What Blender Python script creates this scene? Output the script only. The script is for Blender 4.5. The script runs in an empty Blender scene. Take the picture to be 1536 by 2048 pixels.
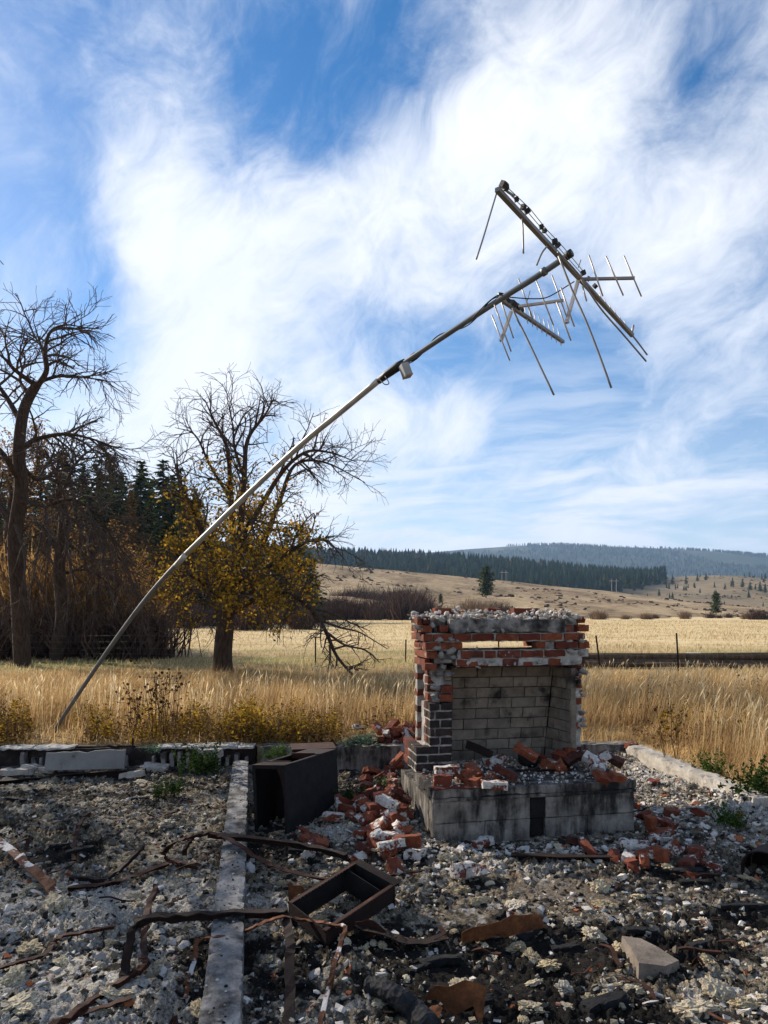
import bpy, math, random
import numpy as np
from mathutils import Vector, Matrix, Euler

random.seed(7)
rng = np.random.default_rng(7)
scene = bpy.context.scene
COL = scene.collection

# ------------------------------------------------------------------ camera, sky, sun, exposure
EYE = 1.6          # eye height above the field (m)
F = 1420.0         # focal length in pixels of the 1536 x 2048 photograph
HZ = 1222.0        # row of the true horizon in the photograph
cam_data = bpy.data.cameras.new("camera")
cam = bpy.data.objects.new("camera", cam_data)
COL.objects.link(cam)
cam.location = (0, 0, EYE)
cam.rotation_euler = (math.radians(90), 0, 0)
cam_data.sensor_fit = 'VERTICAL'
cam_data.sensor_height = 36.0
cam_data.sensor_width = 27.0
cam_data.lens = F / 2048 * 36.0
cam_data.shift_y = (HZ - 1024) / 2048
cam_data.clip_start = 0.05
cam_data.clip_end = 20000
scene.camera = cam

SUN_AZ = 50.0      # degrees to the left of the viewing direction
SUN_EL = 29.0
SKY_STRENGTH = 0.070
SUN_STRENGTH = 5.0
scene.view_settings.view_transform = 'Standard'
scene.view_settings.look = 'None'
scene.view_settings.exposure = 0.62
scene.view_settings.gamma = 1.0
scene.view_settings.use_curve_mapping = False
scene.cycles.use_denoising = True
scene.cycles.max_bounces = 6
scene.cycles.transparent_max_bounces = 6
scene.cycles.volume_bounces = 0

sun_data = bpy.data.lights.new("sun", 'SUN')
sun_data.energy = SUN_STRENGTH
sun_data.angle = math.radians(0.6)
sun_data.color = (1.0, 0.90, 0.76)
sun = bpy.data.objects.new("sun", sun_data)
COL.objects.link(sun)
_az, _el = math.radians(SUN_AZ), math.radians(SUN_EL)
SUN_DIR = Vector((-math.sin(_az) * math.cos(_el), math.cos(_az) * math.cos(_el), math.sin(_el)))
sun.rotation_euler = SUN_DIR.to_track_quat('Z', 'Y').to_euler()
sun.location = (-20, 20, 30)

def W(px, py, d):
    """point seen at a pixel of the photograph, d metres ahead"""
    return Vector(((px - 768) / F * d, d, EYE + (HZ - py) / F * d))

def G(px, py, z):
    """point seen at a pixel of the photograph, at height z"""
    return W(px, py, (EYE - z) * F / (py - HZ))

# ---- node helpers
def nd(nt, typ, **kw):
    n = nt.nodes.new(typ)
    for k, v in kw.items():
        setattr(n, k, v)
    return n

def put(nt, sock, v):
    if isinstance(v, bpy.types.NodeSocket):
        nt.links.new(v, sock)
    elif v is not None:
        if isinstance(v, (tuple, list)) and len(v) == 3 and sock.type == 'RGBA':
            v = (*v, 1)
        sock.default_value = v

def mth(nt, op, a, b=None, c=None, clamp=False):
    n = nd(nt, 'ShaderNodeMath', operation=op, use_clamp=clamp)
    put(nt, n.inputs[0], a)
    if b is not None: put(nt, n.inputs[1], b)
    if c is not None: put(nt, n.inputs[2], c)
    return n.outputs[0]

def vmth(nt, op, a, b=None):
    n = nd(nt, 'ShaderNodeVectorMath', operation=op)
    put(nt, n.inputs[0], a)
    if b is not None:
        if op == 'SCALE': put(nt, n.inputs['Scale'], b)
        else: put(nt, n.inputs[1], b)
    return n.outputs['Value'] if op in ('DOT_PRODUCT', 'LENGTH') else n.outputs[0]

def noise(nt, vec, scale, detail=4.0, rough=0.55, dist=0.0, col=False):
    n = nd(nt, 'ShaderNodeTexNoise')
    put(nt, n.inputs['Vector'], vec)
    n.inputs['Scale'].default_value = scale
    n.inputs['Detail'].default_value = detail
    n.inputs['Roughness'].default_value = rough
    n.inputs['Distortion'].default_value = dist
    return n.outputs['Color' if col else 'Fac']

def voro(nt, vec, scale, feat='F1', out='Distance'):
    n = nd(nt, 'ShaderNodeTexVoronoi', feature=feat)
    put(nt, n.inputs['Vector'], vec)
    n.inputs['Scale'].default_value = scale
    return n.outputs[out]

def ramp(nt, fac, stops, interp='LINEAR'):
    n = nd(nt, 'ShaderNodeValToRGB')
    cr = n.color_ramp
    cr.interpolation = interp
    while len(cr.elements) < len(stops):
        cr.elements.new(0.5)
    for e, (p, c) in zip(cr.elements, stops):
        e.position = p
        e.color = (*c, 1) if len(c) == 3 else c
    put(nt, n.inputs[0], fac)
    return n.outputs[0]

def step(nt, fac, lo, hi):
    n = nd(nt, 'ShaderNodeMapRange', interpolation_type='SMOOTHSTEP')
    put(nt, n.inputs[0], fac)
    n.inputs[1].default_value = lo
    n.inputs[2].default_value = hi
    return n.outputs[0]

def mix(nt, fac, a, b, mode='MIX'):
    n = nd(nt, 'ShaderNodeMix', data_type='RGBA', blend_type=mode)
    put(nt, n.inputs[0], fac)
    put(nt, n.inputs[6], a)
    put(nt, n.inputs[7], b)
    return n.outputs[2]

def bump(nt, h, strength=0.5, dist=0.01):
    n = nd(nt, 'ShaderNodeBump')
    n.inputs['Strength'].default_value = strength
    n.inputs['Distance'].default_value = dist
    put(nt, n.inputs['Height'], h)
    return n.outputs[0]

# ---- world: physical sky with high drifting cloud
world = bpy.data.worlds.new("World")
scene.world = world
world.use_nodes = True
nt = world.node_tree
nt.nodes.clear()
sky = nd(nt, 'ShaderNodeTexSky', sky_type='NISHITA')
sky.sun_disc = False
sky.sun_elevation = _el
sky.sun_rotation = -_az
sky.altitude = 900
sky.air_density = 1.0
sky.dust_density = 0.6
sky.ozone_density = 2.0
tc = nd(nt, 'ShaderNodeTexCoord')
dirv = vmth(nt, 'NORMALIZE', tc.outputs['Generated'])
# wind-drawn streaks: stretch the direction along the drift (lower left to upper right of the view)
mp = nd(nt, 'ShaderNodeMapping', vector_type='TEXTURE')
mp.inputs['Rotation'].default_value = (0, math.radians(-38), 0)
mp.inputs['Scale'].default_value = (2.3, 1.2, 0.75)
put(nt, mp.inputs['Vector'], dirv)
warp = noise(nt, dirv, 3.0, 3, 0.5, col=True)
warpv = vmth(nt, 'SCALE', vmth(nt, 'SUBTRACT', warp, (0.5, 0.5, 0.5)), 0.30)
sv = vmth(nt, 'ADD', mp.outputs[0], warpv)
n_big = noise(nt, sv, 2.3, 6, 0.56)
n_fine = noise(nt, sv, 8.5, 10, 0.66, 0.35)
n_wisp = noise(nt, vmth(nt, 'ADD', dirv, warpv), 16.0, 8, 0.66, 0.4)
# cloud banks and clear gaps of this particular sky: (direction as pixel, angular size in px, amount)
BANKS = [
    (270, 375, 75, .55), (350, 300, 70, .28), (400, 230, 55, .10), (300, 500, 55, .40), (400, 520, 110, .55), (430, 640, 110, .55), (400, 760, 95, .5),
    (330, 860, 110, .45), (560, 450, 120, .45), (740, 390, 110, .48), (880, 320, 90, .45), (990, 250, 80, .36),
    (1090, 200, 75, .34), (1190, 130, 80, .26), (1290, 60, 90, .22), (1150, 330, 130, .32), (900, 450, 150, .42),
    (1180, 440, 150, .36), (1420, 420, 170, .32), (1330, 560, 160, .22), (640, 620, 110, .28), (860, 560, 90, .12), (700, 800, 90, .22),
    (930, 820, 60, .45), (860, 850, 70, .35), (780, 900, 110, .30), (1000, 960, 200, .26), (1350, 930, 220, .26), (560, 950, 150, .32),
    (1450, 700, 110, .26), (280, 40, 80, .10), (185, 205, 45, .10), (190, 110, 110, -.16), (520, 210, 90, -.22), (90, 960, 160, .22), (1500, 140, 60, .14), (500, 330, 90, .10),
    (640, 240, 130, -.26), (830, 170, 150, -.36), (880, 60, 120, -.18), (1400, 120, 75, -.42), (700, 300, 60, -.16),
    (90, 140, 130, -.18), (90, 440, 130, -.10), (215, 590, 75, -.26), (190, 720, 70, -.20), (60, 700, 130, -.04),
    (920, 715, 75, -.34), (1080, 690, 95, -.40), (1210, 710, 85, -.30), (1120, 800, 95, -.26), (760, 660, 60, -.18), (520, 130, 110, -.12),
    (660, 590, 40, -.18), (1330, 270, 60, -.12),
]
wdir = vmth(nt, 'NORMALIZE', vmth(nt, 'ADD', dirv, vmth(nt, 'SCALE', warpv, 0.30)))
acc = None
for (bx, by, br, bw) in BANKS:
    c = Vector(((bx - 768) / F, 1, (HZ - by) / F)).normalized()
    ang = (br / F) * c.y            # angular radius off-axis
    k = 1.5 / (ang * ang)
    dt = vmth(nt, 'DOT_PRODUCT', wdir, tuple(c))
    e = mth(nt, 'MULTIPLY', mth(nt, 'EXPONENT', mth(nt, 'MULTIPLY', mth(nt, 'SUBTRACT', dt, 1.0), k)), bw)
    acc = e if acc is None else mth(nt, 'ADD', acc, e)
dens = mth(nt, 'ADD', mth(nt, 'MULTIPLY', acc, 0.66), mth(nt, 'MULTIPLY', mth(nt, 'SUBTRACT', n_big, 0.47), 0.8))
dens = mth(nt, 'ADD', dens, mth(nt, 'MULTIPLY', mth(nt, 'SUBTRACT', n_fine, 0.5), 1.15))
dens = mth(nt, 'ADD', dens, mth(nt, 'MULTIPLY', mth(nt, 'SUBTRACT', n_wisp, 0.5), 0.62))
# thin veil towards the horizon
sep = nd(nt, 'ShaderNodeSeparateXYZ')
put(nt, sep.inputs[0], dirv)
up = sep.outputs[2]
cloud = step(nt, dens, -0.30, 0.72)
flat = nd(nt, 'ShaderNodeMapping')
flat.inputs['Scale'].default_value = (1.6, 1.6, 11.0)
put(nt, flat.inputs['Vector'], vmth(nt, 'ADD', dirv, vmth(nt, 'SCALE', warpv, 0.25)))
n_str = noise(nt, flat.outputs[0], 2.6, 8, 0.62, 0.3)
veil = mth(nt, 'MULTIPLY', mth(nt, 'SUBTRACT', 1.0, step(nt, up, -0.02, 0.46)), mth(nt, 'ADD', 0.52, step(nt, n_str, 0.36, 0.66)))
cover = mth(nt, 'MAXIMUM', cloud, mth(nt, 'MINIMUM', veil, 1.0))
shade = ramp(nt, mth(nt, 'ADD', mth(nt, 'MULTIPLY', n_big, 0.7), mth(nt, 'MULTIPLY', n_fine, 0.45)),
             [(0.35, (7.2, 8.1, 9.8)), (0.72, (10.0, 10.25, 10.8))])
hs = nd(nt, 'ShaderNodeHueSaturation')
hs.inputs['Saturation'].default_value = 1.42
hs.inputs['Value'].default_value = 1.36
put(nt, hs.inputs['Color'], sky.outputs[0])
skycol = mix(nt, cover, hs.outputs[0], shade)
bg = nd(nt, 'ShaderNodeBackground')
bg.inputs['Strength'].default_value = SKY_STRENGTH
put(nt, bg.inputs['Color'], skycol)
wo = nd(nt, 'ShaderNodeOutputWorld')
nt.links.new(bg.outputs[0], wo.inputs['Surface'])
world.cycles.sampling_method = 'MANUAL'
world.cycles.sample_map_resolution = 512

# ------------------------------------------------------------------ mesh helpers
def tag(o, label=None, cat=None, group=None, kind=None):
    if label: o['label'] = label
    if cat: o['category'] = cat
    if group: o['group'] = group
    if kind: o['kind'] = kind
    return o

def link(name, me, m=None, parent=None, loc=None, rot=None):
    o = bpy.data.objects.new(name, me)
    COL.objects.link(o)
    if parent is not None: o.parent = parent
    if loc is not None: o.location = loc
    if rot is not None: o.rotation_euler = rot
    if m is not None and me is not None and len(me.materials) == 0: me.materials.append(m)
    return o

def empty(name, loc=(0, 0, 0), rot=(0, 0, 0)):
    o = bpy.data.objects.new(name, None)
    COL.objects.link(o)
    o.location = loc
    o.rotation_euler = rot
    o.empty_display_size = 0.1
    return o

def mesh_np(name, V, Fa, smooth=False, m=None):
    V = np.ascontiguousarray(V, dtype=np.float32)
    Fa = np.ascontiguousarray(Fa, dtype=np.int32)
    me = bpy.data.meshes.new(name)
    me.vertices.add(len(V))
    me.vertices.foreach_set('co', V.ravel())
    k = Fa.shape[1]
    me.loops.add(Fa.size)
    me.loops.foreach_set('vertex_index', Fa.ravel())
    me.polygons.add(len(Fa))
    me.polygons.foreach_set('loop_start', np.arange(0, Fa.size, k, dtype=np.int32))
    if smooth:
        me.polygons.foreach_set('use_smooth', np.ones(len(Fa), dtype=bool))
    else:
        me.polygons.foreach_set('use_smooth', np.zeros(len(Fa), dtype=bool))
    me.update(calc_edges=True)
    if m is not None: me.materials.append(m)
    return me

class MB:
    """collects faces of one part"""
    def __init__(s): s.v, s.f = [], []
    def add(s, vs, fs):
        o = len(s.v)
        s.v += [tuple(v) for v in vs]
        s.f += [tuple(i + o for i in f) for f in fs]
    def box(s, x0, x1, y0, y1, z0, z1, M=None):
        vs = [Vector(p) for p in ((x0,y0,z0),(x1,y0,z0),(x1,y1,z0),(x0,y1,z0),(x0,y0,z1),(x1,y0,z1),(x1,y1,z1),(x0,y1,z1))]
        if M is not None: vs = [M @ v for v in vs]
        s.add(vs, [(0,3,2,1),(4,5,6,7),(0,1,5,4),(1,2,6,5),(2,3,7,6),(3,0,4,7)])
    def tube(s, pts, rad, sides=6, cap=True):
        pts = [Vector(p) for p in pts]
        n = len(pts)
        if not hasattr(rad, '__len__'): rad = [rad] * n
        vs, fs = [], []
        prev = None
        for i, p in enumerate(pts):
            t = (pts[min(i+1, n-1)] - pts[max(i-1, 0)])
            if t.length < 1e-9: t = Vector((0,0,1))
            t.normalize()
            if prev is None:
                a = t.cross(Vector((0,0,1)))
                if a.length < 0.1: a = t.cross(Vector((1,0,0)))
            else:
                a = prev - t * prev.dot(t)
            a.normalize(); prev = a
            b = t.cross(a)
            for k in range(sides):
                th = 2 * math.pi * k / sides
                vs.append(p + (a * math.cos(th) + b * math.sin(th)) * rad[i])
        for i in range(n-1):
            for k in range(sides):
                k2 = (k+1) % sides
                fs.append((i*sides+k, i*sides+k2, (i+1)*sides+k2, (i+1)*sides+k))
        if cap:
            fs.append(tuple(range(sides-1, -1, -1)))
            fs.append(tuple((n-1)*sides+k for k in range(sides)))
        s.add(vs, fs)
    def ribbon(s, pts, width, thick, lip=0.0, upv=Vector((0,0,1)), twist=None):
        """bent flat bar / angle bar following pts; each point may carry its own up vector"""
        pts = [Vector(p) for p in pts]
        n = len(pts)
        vs, fs = [], []
        pa = None
        for i, p in enumerate(pts):
            t = (pts[min(i+1, n-1)] - pts[max(i-1, 0)]).normalized()
            a = t.cross(upv)
            if a.length < 0.25: a = t.cross(Vector((0,1,0.2)))
            a.normalize()
            if pa is not None and a.dot(pa) < 0: a = -a
            pa = a
            if twist: a = Matrix.Rotation(twist[i] if hasattr(twist, '__len__') else twist, 3, t) @ a
            u = a.cross(t).normalized()
            w, h = width/2, thick
            prof = [(-w,0),(w,0),(w,-h),(-w+h,-h),(-w+h,-lip-h),(-w,-lip-h)] if lip > 0 else [(-w,0),(w,0),(w,-h),(-w,-h)]
            for (aa, bb) in prof:
                vs.append(p + a*aa + u*bb)
        m = len(prof)
        for i in range(n-1):
            for k in range(m):
                k2 = (k+1) % m
                fs.append((i*m+k, (i+1)*m+k, (i+1)*m+k2, i*m+k2))
        fs.append(tuple(range(m))); fs.append(tuple((n-1)*m+k for k in range(m-1, -1, -1)))
        s.add(vs, fs)
    def mesh(s, name, m=None, smooth=False):
        me = bpy.data.meshes.new(name)
        me.from_pydata(s.v, [], s.f)
        if smooth:
            me.polygons.foreach_set('use_smooth', np.ones(len(me.polygons), dtype=bool))
        me.update()
        if m is not None: me.materials.append(m)
        return me
    def build(s, name, m, parent=None, smooth=False, loc=None, rot=None):
        return link(name, s.mesh(name, m, smooth), None, parent, loc, rot)

def curve_pts(pts, n=6):
    """Catmull-Rom through pts"""
    P = [Vector(p) for p in pts]
    P = [P[0]*2-P[1]] + P + [P[-1]*2-P[-2]]
    out = []
    for i in range(1, len(P)-2):
        for k in range(n):
            t = k / n
            a, b, c, d = P[i-1], P[i], P[i+1], P[i+2]
            out.append(0.5*((2*b)+(c-a)*t+(2*a-5*b+4*c-d)*t*t+(3*b-a-3*c+d)*t**3))
    out.append(P[-2])
    return out

# ---- numpy gradient noise
_perm = rng.permutation(512)
_perm = np.concatenate([_perm, _perm])
_ga = rng.uniform(0, 2*np.pi, 512)
_gx, _gy = np.cos(_ga), np.sin(_ga)
def perlin(x, y):
    xi = np.floor(x).astype(int); yi = np.floor(y).astype(int)
    xf = x - xi; yf = y - yi
    xi &= 511; yi &= 511
    x1 = (xi+1) & 511; y1 = (yi+1) & 511
    h00 = _perm[_perm[xi]+yi]; h10 = _perm[_perm[x1]+yi]
    h01 = _perm[_perm[xi]+y1]; h11 = _perm[_perm[x1]+y1]
    u = xf*xf*xf*(xf*(xf*6-15)+10); v = yf*yf*yf*(yf*(yf*6-15)+10)
    a = _gx[h00]*xf + _gy[h00]*yf
    b = _gx[h10]*(xf-1) + _gy[h10]*yf
    c = _gx[h01]*xf + _gy[h01]*(yf-1)
    d = _gx[h11]*(xf-1) + _gy[h11]*(yf-1)
    return ((a+(b-a)*u)*(1-v) + (c+(d-c)*u)*v) * 1.5
def fbm(x, y, octv=4, gain=0.5, ridged=False):
    s = 0; a = 1; t = 0
    for i in range(octv):
        n = perlin(x*2**i+17.3*i, y*2**i-9.1*i)
        s = s + a*(1-2*np.abs(n) if ridged else n); t += a; a *= gain
    return s / t
def sstep(a, b, x):
    t = np.clip((x-a)/(b-a), 0, 1)
    return t*t*(3-2*t)

# lumpy / angular stone prototypes ------------------------------------------------
def ico(sub):
    t = (1+5**.5)/2
    v = [(-1,t,0),(1,t,0),(-1,-t,0),(1,-t,0),(0,-1,t),(0,1,t),(0,-1,-t),(0,1,-t),(t,0,-1),(t,0,1),(-t,0,-1),(-t,0,1)]
    f = [(0,11,5),(0,5,1),(0,1,7),(0,7,10),(0,10,11),(1,5,9),(5,11,4),(11,10,2),(10,7,6),(7,1,8),(3,9,4),(3,4,2),(3,2,6),(3,6,8),(3,8,9),(4,9,5),(2,4,11),(6,2,10),(8,6,7),(9,8,1)]
    v = [np.array(p)/np.linalg.norm(p) for p in v]
    for _ in range(sub):
        cache, nf = {}, []
        def mid(a, b):
            k = (min(a,b), max(a,b))
            if k not in cache:
                p = v[a]+v[b]; v.append(p/np.linalg.norm(p)); cache[k] = len(v)-1
            return cache[k]
        for a, b, c in f:
            ab, bc, ca = mid(a,b), mid(b,c), mid(c,a)
            nf += [(a,ab,ca),(b,bc,ab),(c,ca,bc),(ab,bc,ca)]
        f = nf
    return np.array(v), np.array(f)

def proto_shard(r, flat=0.35):
    """angular broken piece, 20 faces"""
    V, Fc = ico(0)
    V = V * r.uniform(0.62, 1.15, (len(V), 1))
    V = np.clip(V, -r.uniform(.5,.8,3), r.uniform(.5,.8,3))
    V = V * np.array([1.0, r.uniform(.55, .95), r.uniform(flat*.7, flat*1.4)])
    return V, Fc
def proto_bit(r):
    """small splinter, 12 faces"""
    V = np.array([(-1,-1,-1),(1,-1,-1),(1,1,-1),(-1,1,-1),(-1,-1,1),(1,-1,1),(1,1,1),(-1,1,1)], float)
    V = V * r.uniform(.45, 1.0, (8, 3)) * np.array([1.0, r.uniform(.4,.9), r.uniform(.18,.6)])
    Fc = np.array([(0,3,2),(0,2,1),(4,5,6),(4,6,7),(0,1,5),(0,5,4),(1,2,6),(1,6,5),(2,3,7),(2,7,6),(3,0,4),(3,4,7)])
    return V, Fc
def proto_wad(r, sub=2):
    """lumpy tuft of mineral wool"""
    V, Fc = ico(sub)
    o = r.uniform(0, 100, 3)
    def n3(p, s): return (perlin(p[:,0]*s+o[0]+p[:,2]*.7*s, p[:,1]*s+o[1]-p[:,2]*.5*s) + perlin(p[:,1]*s+o[2], p[:,2]*s+o[0]))*.5
    d = 1 + .55*n3(V, 1.6) + .55*np.abs(n3(V, 3.6)) + .42*n3(V, 7.5) + .22*n3(V, 15.0)
    V = V * d[:, None] * np.array([1.0, r.uniform(.6,.95), r.uniform(.4,.7)])
    return V, Fc

def rot_mats(n, r, tilt=np.pi):
    a = r.uniform(0, 2*np.pi, n); b = r.normal(0, tilt, n); c = r.normal(0, tilt, n)
    ca, sa, cb, sb, cc, sc = np.cos(a), np.sin(a), np.cos(b), np.sin(b), np.cos(c), np.sin(c)
    Z = np.zeros(n); O = np.ones(n)
    Rz = np.stack([np.stack([ca,-sa,Z],-1), np.stack([sa,ca,Z],-1), np.stack([Z,Z,O],-1)], 1)
    Rx = np.stack([np.stack([O,Z,Z],-1), np.stack([Z,cb,-sb],-1), np.stack([Z,sb,cb],-1)], 1)
    Ry = np.stack([np.stack([cc,Z,sc],-1), np.stack([Z,O,Z],-1), np.stack([-sc,Z,cc],-1)], 1)
    return Rz @ Rx @ Ry

def scatter_np(protos, pos, scale, r, tilt=0.5):
    """join many copies of small prototypes into one vertex / face array"""
    Vs, Fs, off = [], [], 0
    which = r.integers(0, len(protos), len(pos))
    for i, (PV, PF) in enumerate(protos):
        idx = np.where(which == i)[0]
        if len(idx) == 0: continue
        R = rot_mats(len(idx), r, tilt)
        V = np.einsum('nij,vj->nvi', R, PV) * scale[idx][:, None, None] + pos[idx][:, None, :]
        nv = len(PV)
        Fc = PF[None] + (np.arange(len(idx))*nv)[:, None, None] + off
        Vs.append(V.reshape(-1, 3)); Fs.append(Fc.reshape(-1, PF.shape[1])); off += len(idx)*nv
    return np.concatenate(Vs), np.concatenate(Fs)

# ------------------------------------------------------------------ materials
def new_mat(name, rough=0.9, spec=0.2):
    m = bpy.data.materials.new(name)
    m.use_nodes = True
    t = m.node_tree
    b = t.nodes['Principled BSDF']
    b.inputs['Roughness'].default_value = rough
    b.inputs['Specular IOR Level'].default_value = spec
    return m, t, b

def ocoord(t, shift=True):
    """object coordinates, moved by a random amount on every object"""
    v = nd(t, 'ShaderNodeTexCoord').outputs['Object']
    if shift:
        r = nd(t, 'ShaderNodeObjectInfo').outputs['Random']
        v = vmth(t, 'ADD', v, vmth(t, 'SCALE', (37.0, 71.0, 53.0), r))
    return v

def orand(t): return nd(t, 'ShaderNodeObjectInfo').outputs['Random']
def isl(t): return nd(t, 'ShaderNodeNewGeometry').outputs['Random Per Island']
def wpos(t): return nd(t, 'ShaderNodeNewGeometry').outputs['Position']

def brick_mat(name, tones, mortar=0.56, soot=0.0):
    m, t, b = new_mat(name, 0.88)
    v = ocoord(t)
    base = ramp(t, orand(t), tones)
    mott = noise(t, v, 22, 5, .65)
    base = mix(t, 1.0, base, ramp(t, mott, [(.3, (.62,.6,.6)), (.7, (1.25,1.15,1.1))]), 'MULTIPLY')
    speck = step(t, noise(t, v, 160, 2, .5), .62, .70)
    base = mix(t, mth(t, 'MULTIPLY', speck, .5), base, (.05,.02,.015))
    nm = mth(t, 'ADD', mth(t, 'MULTIPLY', noise(t, v, 9, 5, .6), .75), mth(t, 'MULTIPLY', noise(t, v, 55, 4, .6), .25))
    mf = step(t, nm, mortar, mortar + .05)
    mcol = ramp(t, noise(t, v, 40, 4, .6), [(.3, (.36,.33,.29)), (.7, (.66,.63,.58))])
    col = mix(t, mf, base, mcol)
    dust = step(t, noise(t, v, 14, 6, .7), .45, .8)
    col = mix(t, mth(t, 'MULTIPLY', dust, .14), col, (.42,.36,.31))
    sf = step(t, noise(t, v, 5, 4, .6), .62 - soot*.5, .78 - soot*.5)
    col = mix(t, mth(t, 'MULTIPLY', sf, .85), col, (.018,.015,.014))
    put(t, b.inputs['Base Color'], col)
    h = mth(t, 'ADD', mth(t, 'MULTIPLY', mf, .8), mth(t, 'MULTIPLY', noise(t, v, 90, 4, .65), .6))
    put(t, b.inputs['Normal'], bump(t, h, .8, .006))
    return m

RED = [(0, (.115,.028,.016)), (.35, (.165,.043,.022)), (.65, (.235,.070,.030)), (.85, (.13,.033,.019)), (1, (.05,.019,.014))]
M = {}
M['brick'] = brick_mat('red_brick', RED, .585, .0)
M['brick_wall'] = brick_mat('laid_red_brick', RED, .62, .12)
M['brick_soot'] = brick_mat('soot_blackened_brick', [(0, (.030,.024,.022)), (1, (.045,.030,.026))], .72, .4)
M['brick_pale'] = brick_mat('mortar_coated_brick', RED, .47, .0)

def stone_mat(name, c0, c1, scale=12, soot=0.0, streak=False, rough=.92, fine=.8, islands=False, rand_mul=None):
    m, t, b = new_mat(name, rough, .15)
    v = ocoord(t)
    n1 = noise(t, v, scale, 6, .62)
    col = ramp(t, n1, [(.3, c0), (.7, c1)])
    if rand_mul:
        col = mix(t, 1.0, col, ramp(t, isl(t) if islands else orand(t), rand_mul), 'MULTIPLY')
    pits = step(t, noise(t, v, scale*9, 3, .6), .60, .72)
    col = mix(t, mth(t, 'MULTIPLY', pits, .45), col, tuple(x*.35 for x in c0))
    if soot > 0:
        if streak:
            mp = nd(t, 'ShaderNodeMapping')
            mp.inputs['Scale'].default_value = (1.0, 1.0, .22)
            v0 = v; v = wpos(t)
            put(t, mp.inputs['Vector'], v)
            sn = mth(t, 'ADD', mth(t, 'MULTIPLY', noise(t, mp.outputs[0], 14, 5, .65), .5), mth(t, 'MULTIPLY', noise(t, v, 3.2, 5, .6), .5))
        else:
            sn = noise(t, wpos(t), 4.5, 6, .65)
        sf = step(t, sn, .62 - soot*.3, .86 - soot*.3)
        col = mix(t, mth(t, 'MULTIPLY', sf, .95), col, (.014,.012,.012))
    put(t, b.inputs['Base Color'], col)
    h = mth(t, 'ADD', noise(t, v, scale*3, 6, .7), mth(t, 'MULTIPLY', pits, -.4))
    put(t, b.inputs['Normal'], bump(t, h, fine, .01))
    return m

M['mortar'] = stone_mat('old_mortar', (.25,.23,.20), (.54,.51,.46), 18, .35)
M['mortar_soot'] = stone_mat('sooty_mortar', (.22,.20,.18), (.50,.47,.43), 18, .6)
M['concrete'] = stone_mat('weathered_concrete', (.28,.25,.21), (.47,.43,.37), 5, .35)
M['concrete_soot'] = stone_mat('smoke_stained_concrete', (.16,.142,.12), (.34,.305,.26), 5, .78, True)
M['cap'] = stone_mat('soot_black_cap', (.13,.115,.10), (.36,.32,.28), 6, .95, True)
M['beam'] = stone_mat('ashy_grey_beam', (.10,.097,.095), (.36,.345,.33), 9, .58)
M['lintel'] = stone_mat('smoke_blackened_lintel', (.16,.145,.13), (.38,.35,.31), 6, .92)
M['firebrick'] = stone_mat('sooty_firebrick', (.16,.130,.10), (.29,.245,.195), 9, .42, rand_mul=[(0, (.75,.74,.73)), (1, (1.1,1.08,1.05))])
M['plaster'] = stone_mat('white_plaster', (.50,.48,.45), (.78,.76,.73), 16, .12, rand_mul=[(0, (.62,.58,.52)), (.5, (.95,.93,.92)), (1, (1.05,1.03,1.04))])
M['slab'] = stone_mat('brown_grey_stone', (.13,.105,.085), (.26,.215,.175), 8, .1)
M['clay_rib'] = stone_mat('broken_hollow_block', (.17,.15,.14), (.31,.28,.26), 9, .4)
M['board'] = stone_mat('pale_cement_board', (.19,.18,.165), (.27,.255,.23), 3, .22, fine=.25)
M['rock_chip'] = stone_mat('rubble_chip', (.50,.47,.43), (.72,.70,.66), 14, 0, islands=True,
    rand_mul=[(0, (.02,.019,.018)), (.42, (.05,.045,.04)), (.48, (.26,.22,.165)), (.68, (.50,.42,.30)), (.84, (.52,.49,.45)), (.965, (.95,.93,.92)), (.985, (.45,.14,.06)), (1, (.5,.17,.07))])
M['white_chip'] = stone_mat('pale_chip', (.52,.49,.45), (.78,.75,.70), 14, 0, islands=True,
    rand_mul=[(0, (.10,.09,.08)), (.10, (.45,.40,.33)), (.4, (.80,.76,.70)), (.93, (1.05,1.03,1.02)), (.95, (.55,.19,.09)), (1, (.5,.17,.07))])

def wad_mat():
    m, t, b = new_mat('scorched_mineral_wool', 1.0, .05)
    v = ocoord(t)
    tone = ramp(t, orand(t), [(0, (.34,.28,.18)), (.3, (.46,.38,.25)), (.55, (.45,.41,.34)), (.8, (.56,.48,.33)), (1, (.30,.27,.22))])
    n1 = noise(t, v, 6, 6, .75)
    col = mix(t, 1.0, tone, ramp(t, n1, [(.28, (.42,.40,.38)), (.5, (.9,.88,.85)), (.72, (1.35,1.32,1.28))]), 'MULTIPLY')
    sf = step(t, noise(t, v, 1.6, 5, .6), .60, .74)
    col = mix(t, mth(t, 'MULTIPLY', sf, .75), col, (.03,.028,.026))
    put(t, b.inputs['Base Color'], col)
    return m
M['wad'] = wad_mat()

def char_mat():
    m, t, b = new_mat('charred_wood', .75, .3)
    v = ocoord(t)
    n1 = noise(t, v, 20, 5, .65)
    put(t, b.inputs['Base Color'], ramp(t, n1, [(.35, (.007,.007,.008)), (.62, (.022,.021,.022)), (.8, (.10,.095,.09))]))
    put(t, b.inputs['Normal'], bump(t, voro(t, v, 34), .9, .012))
    return m
M['char'] = char_mat()

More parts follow.
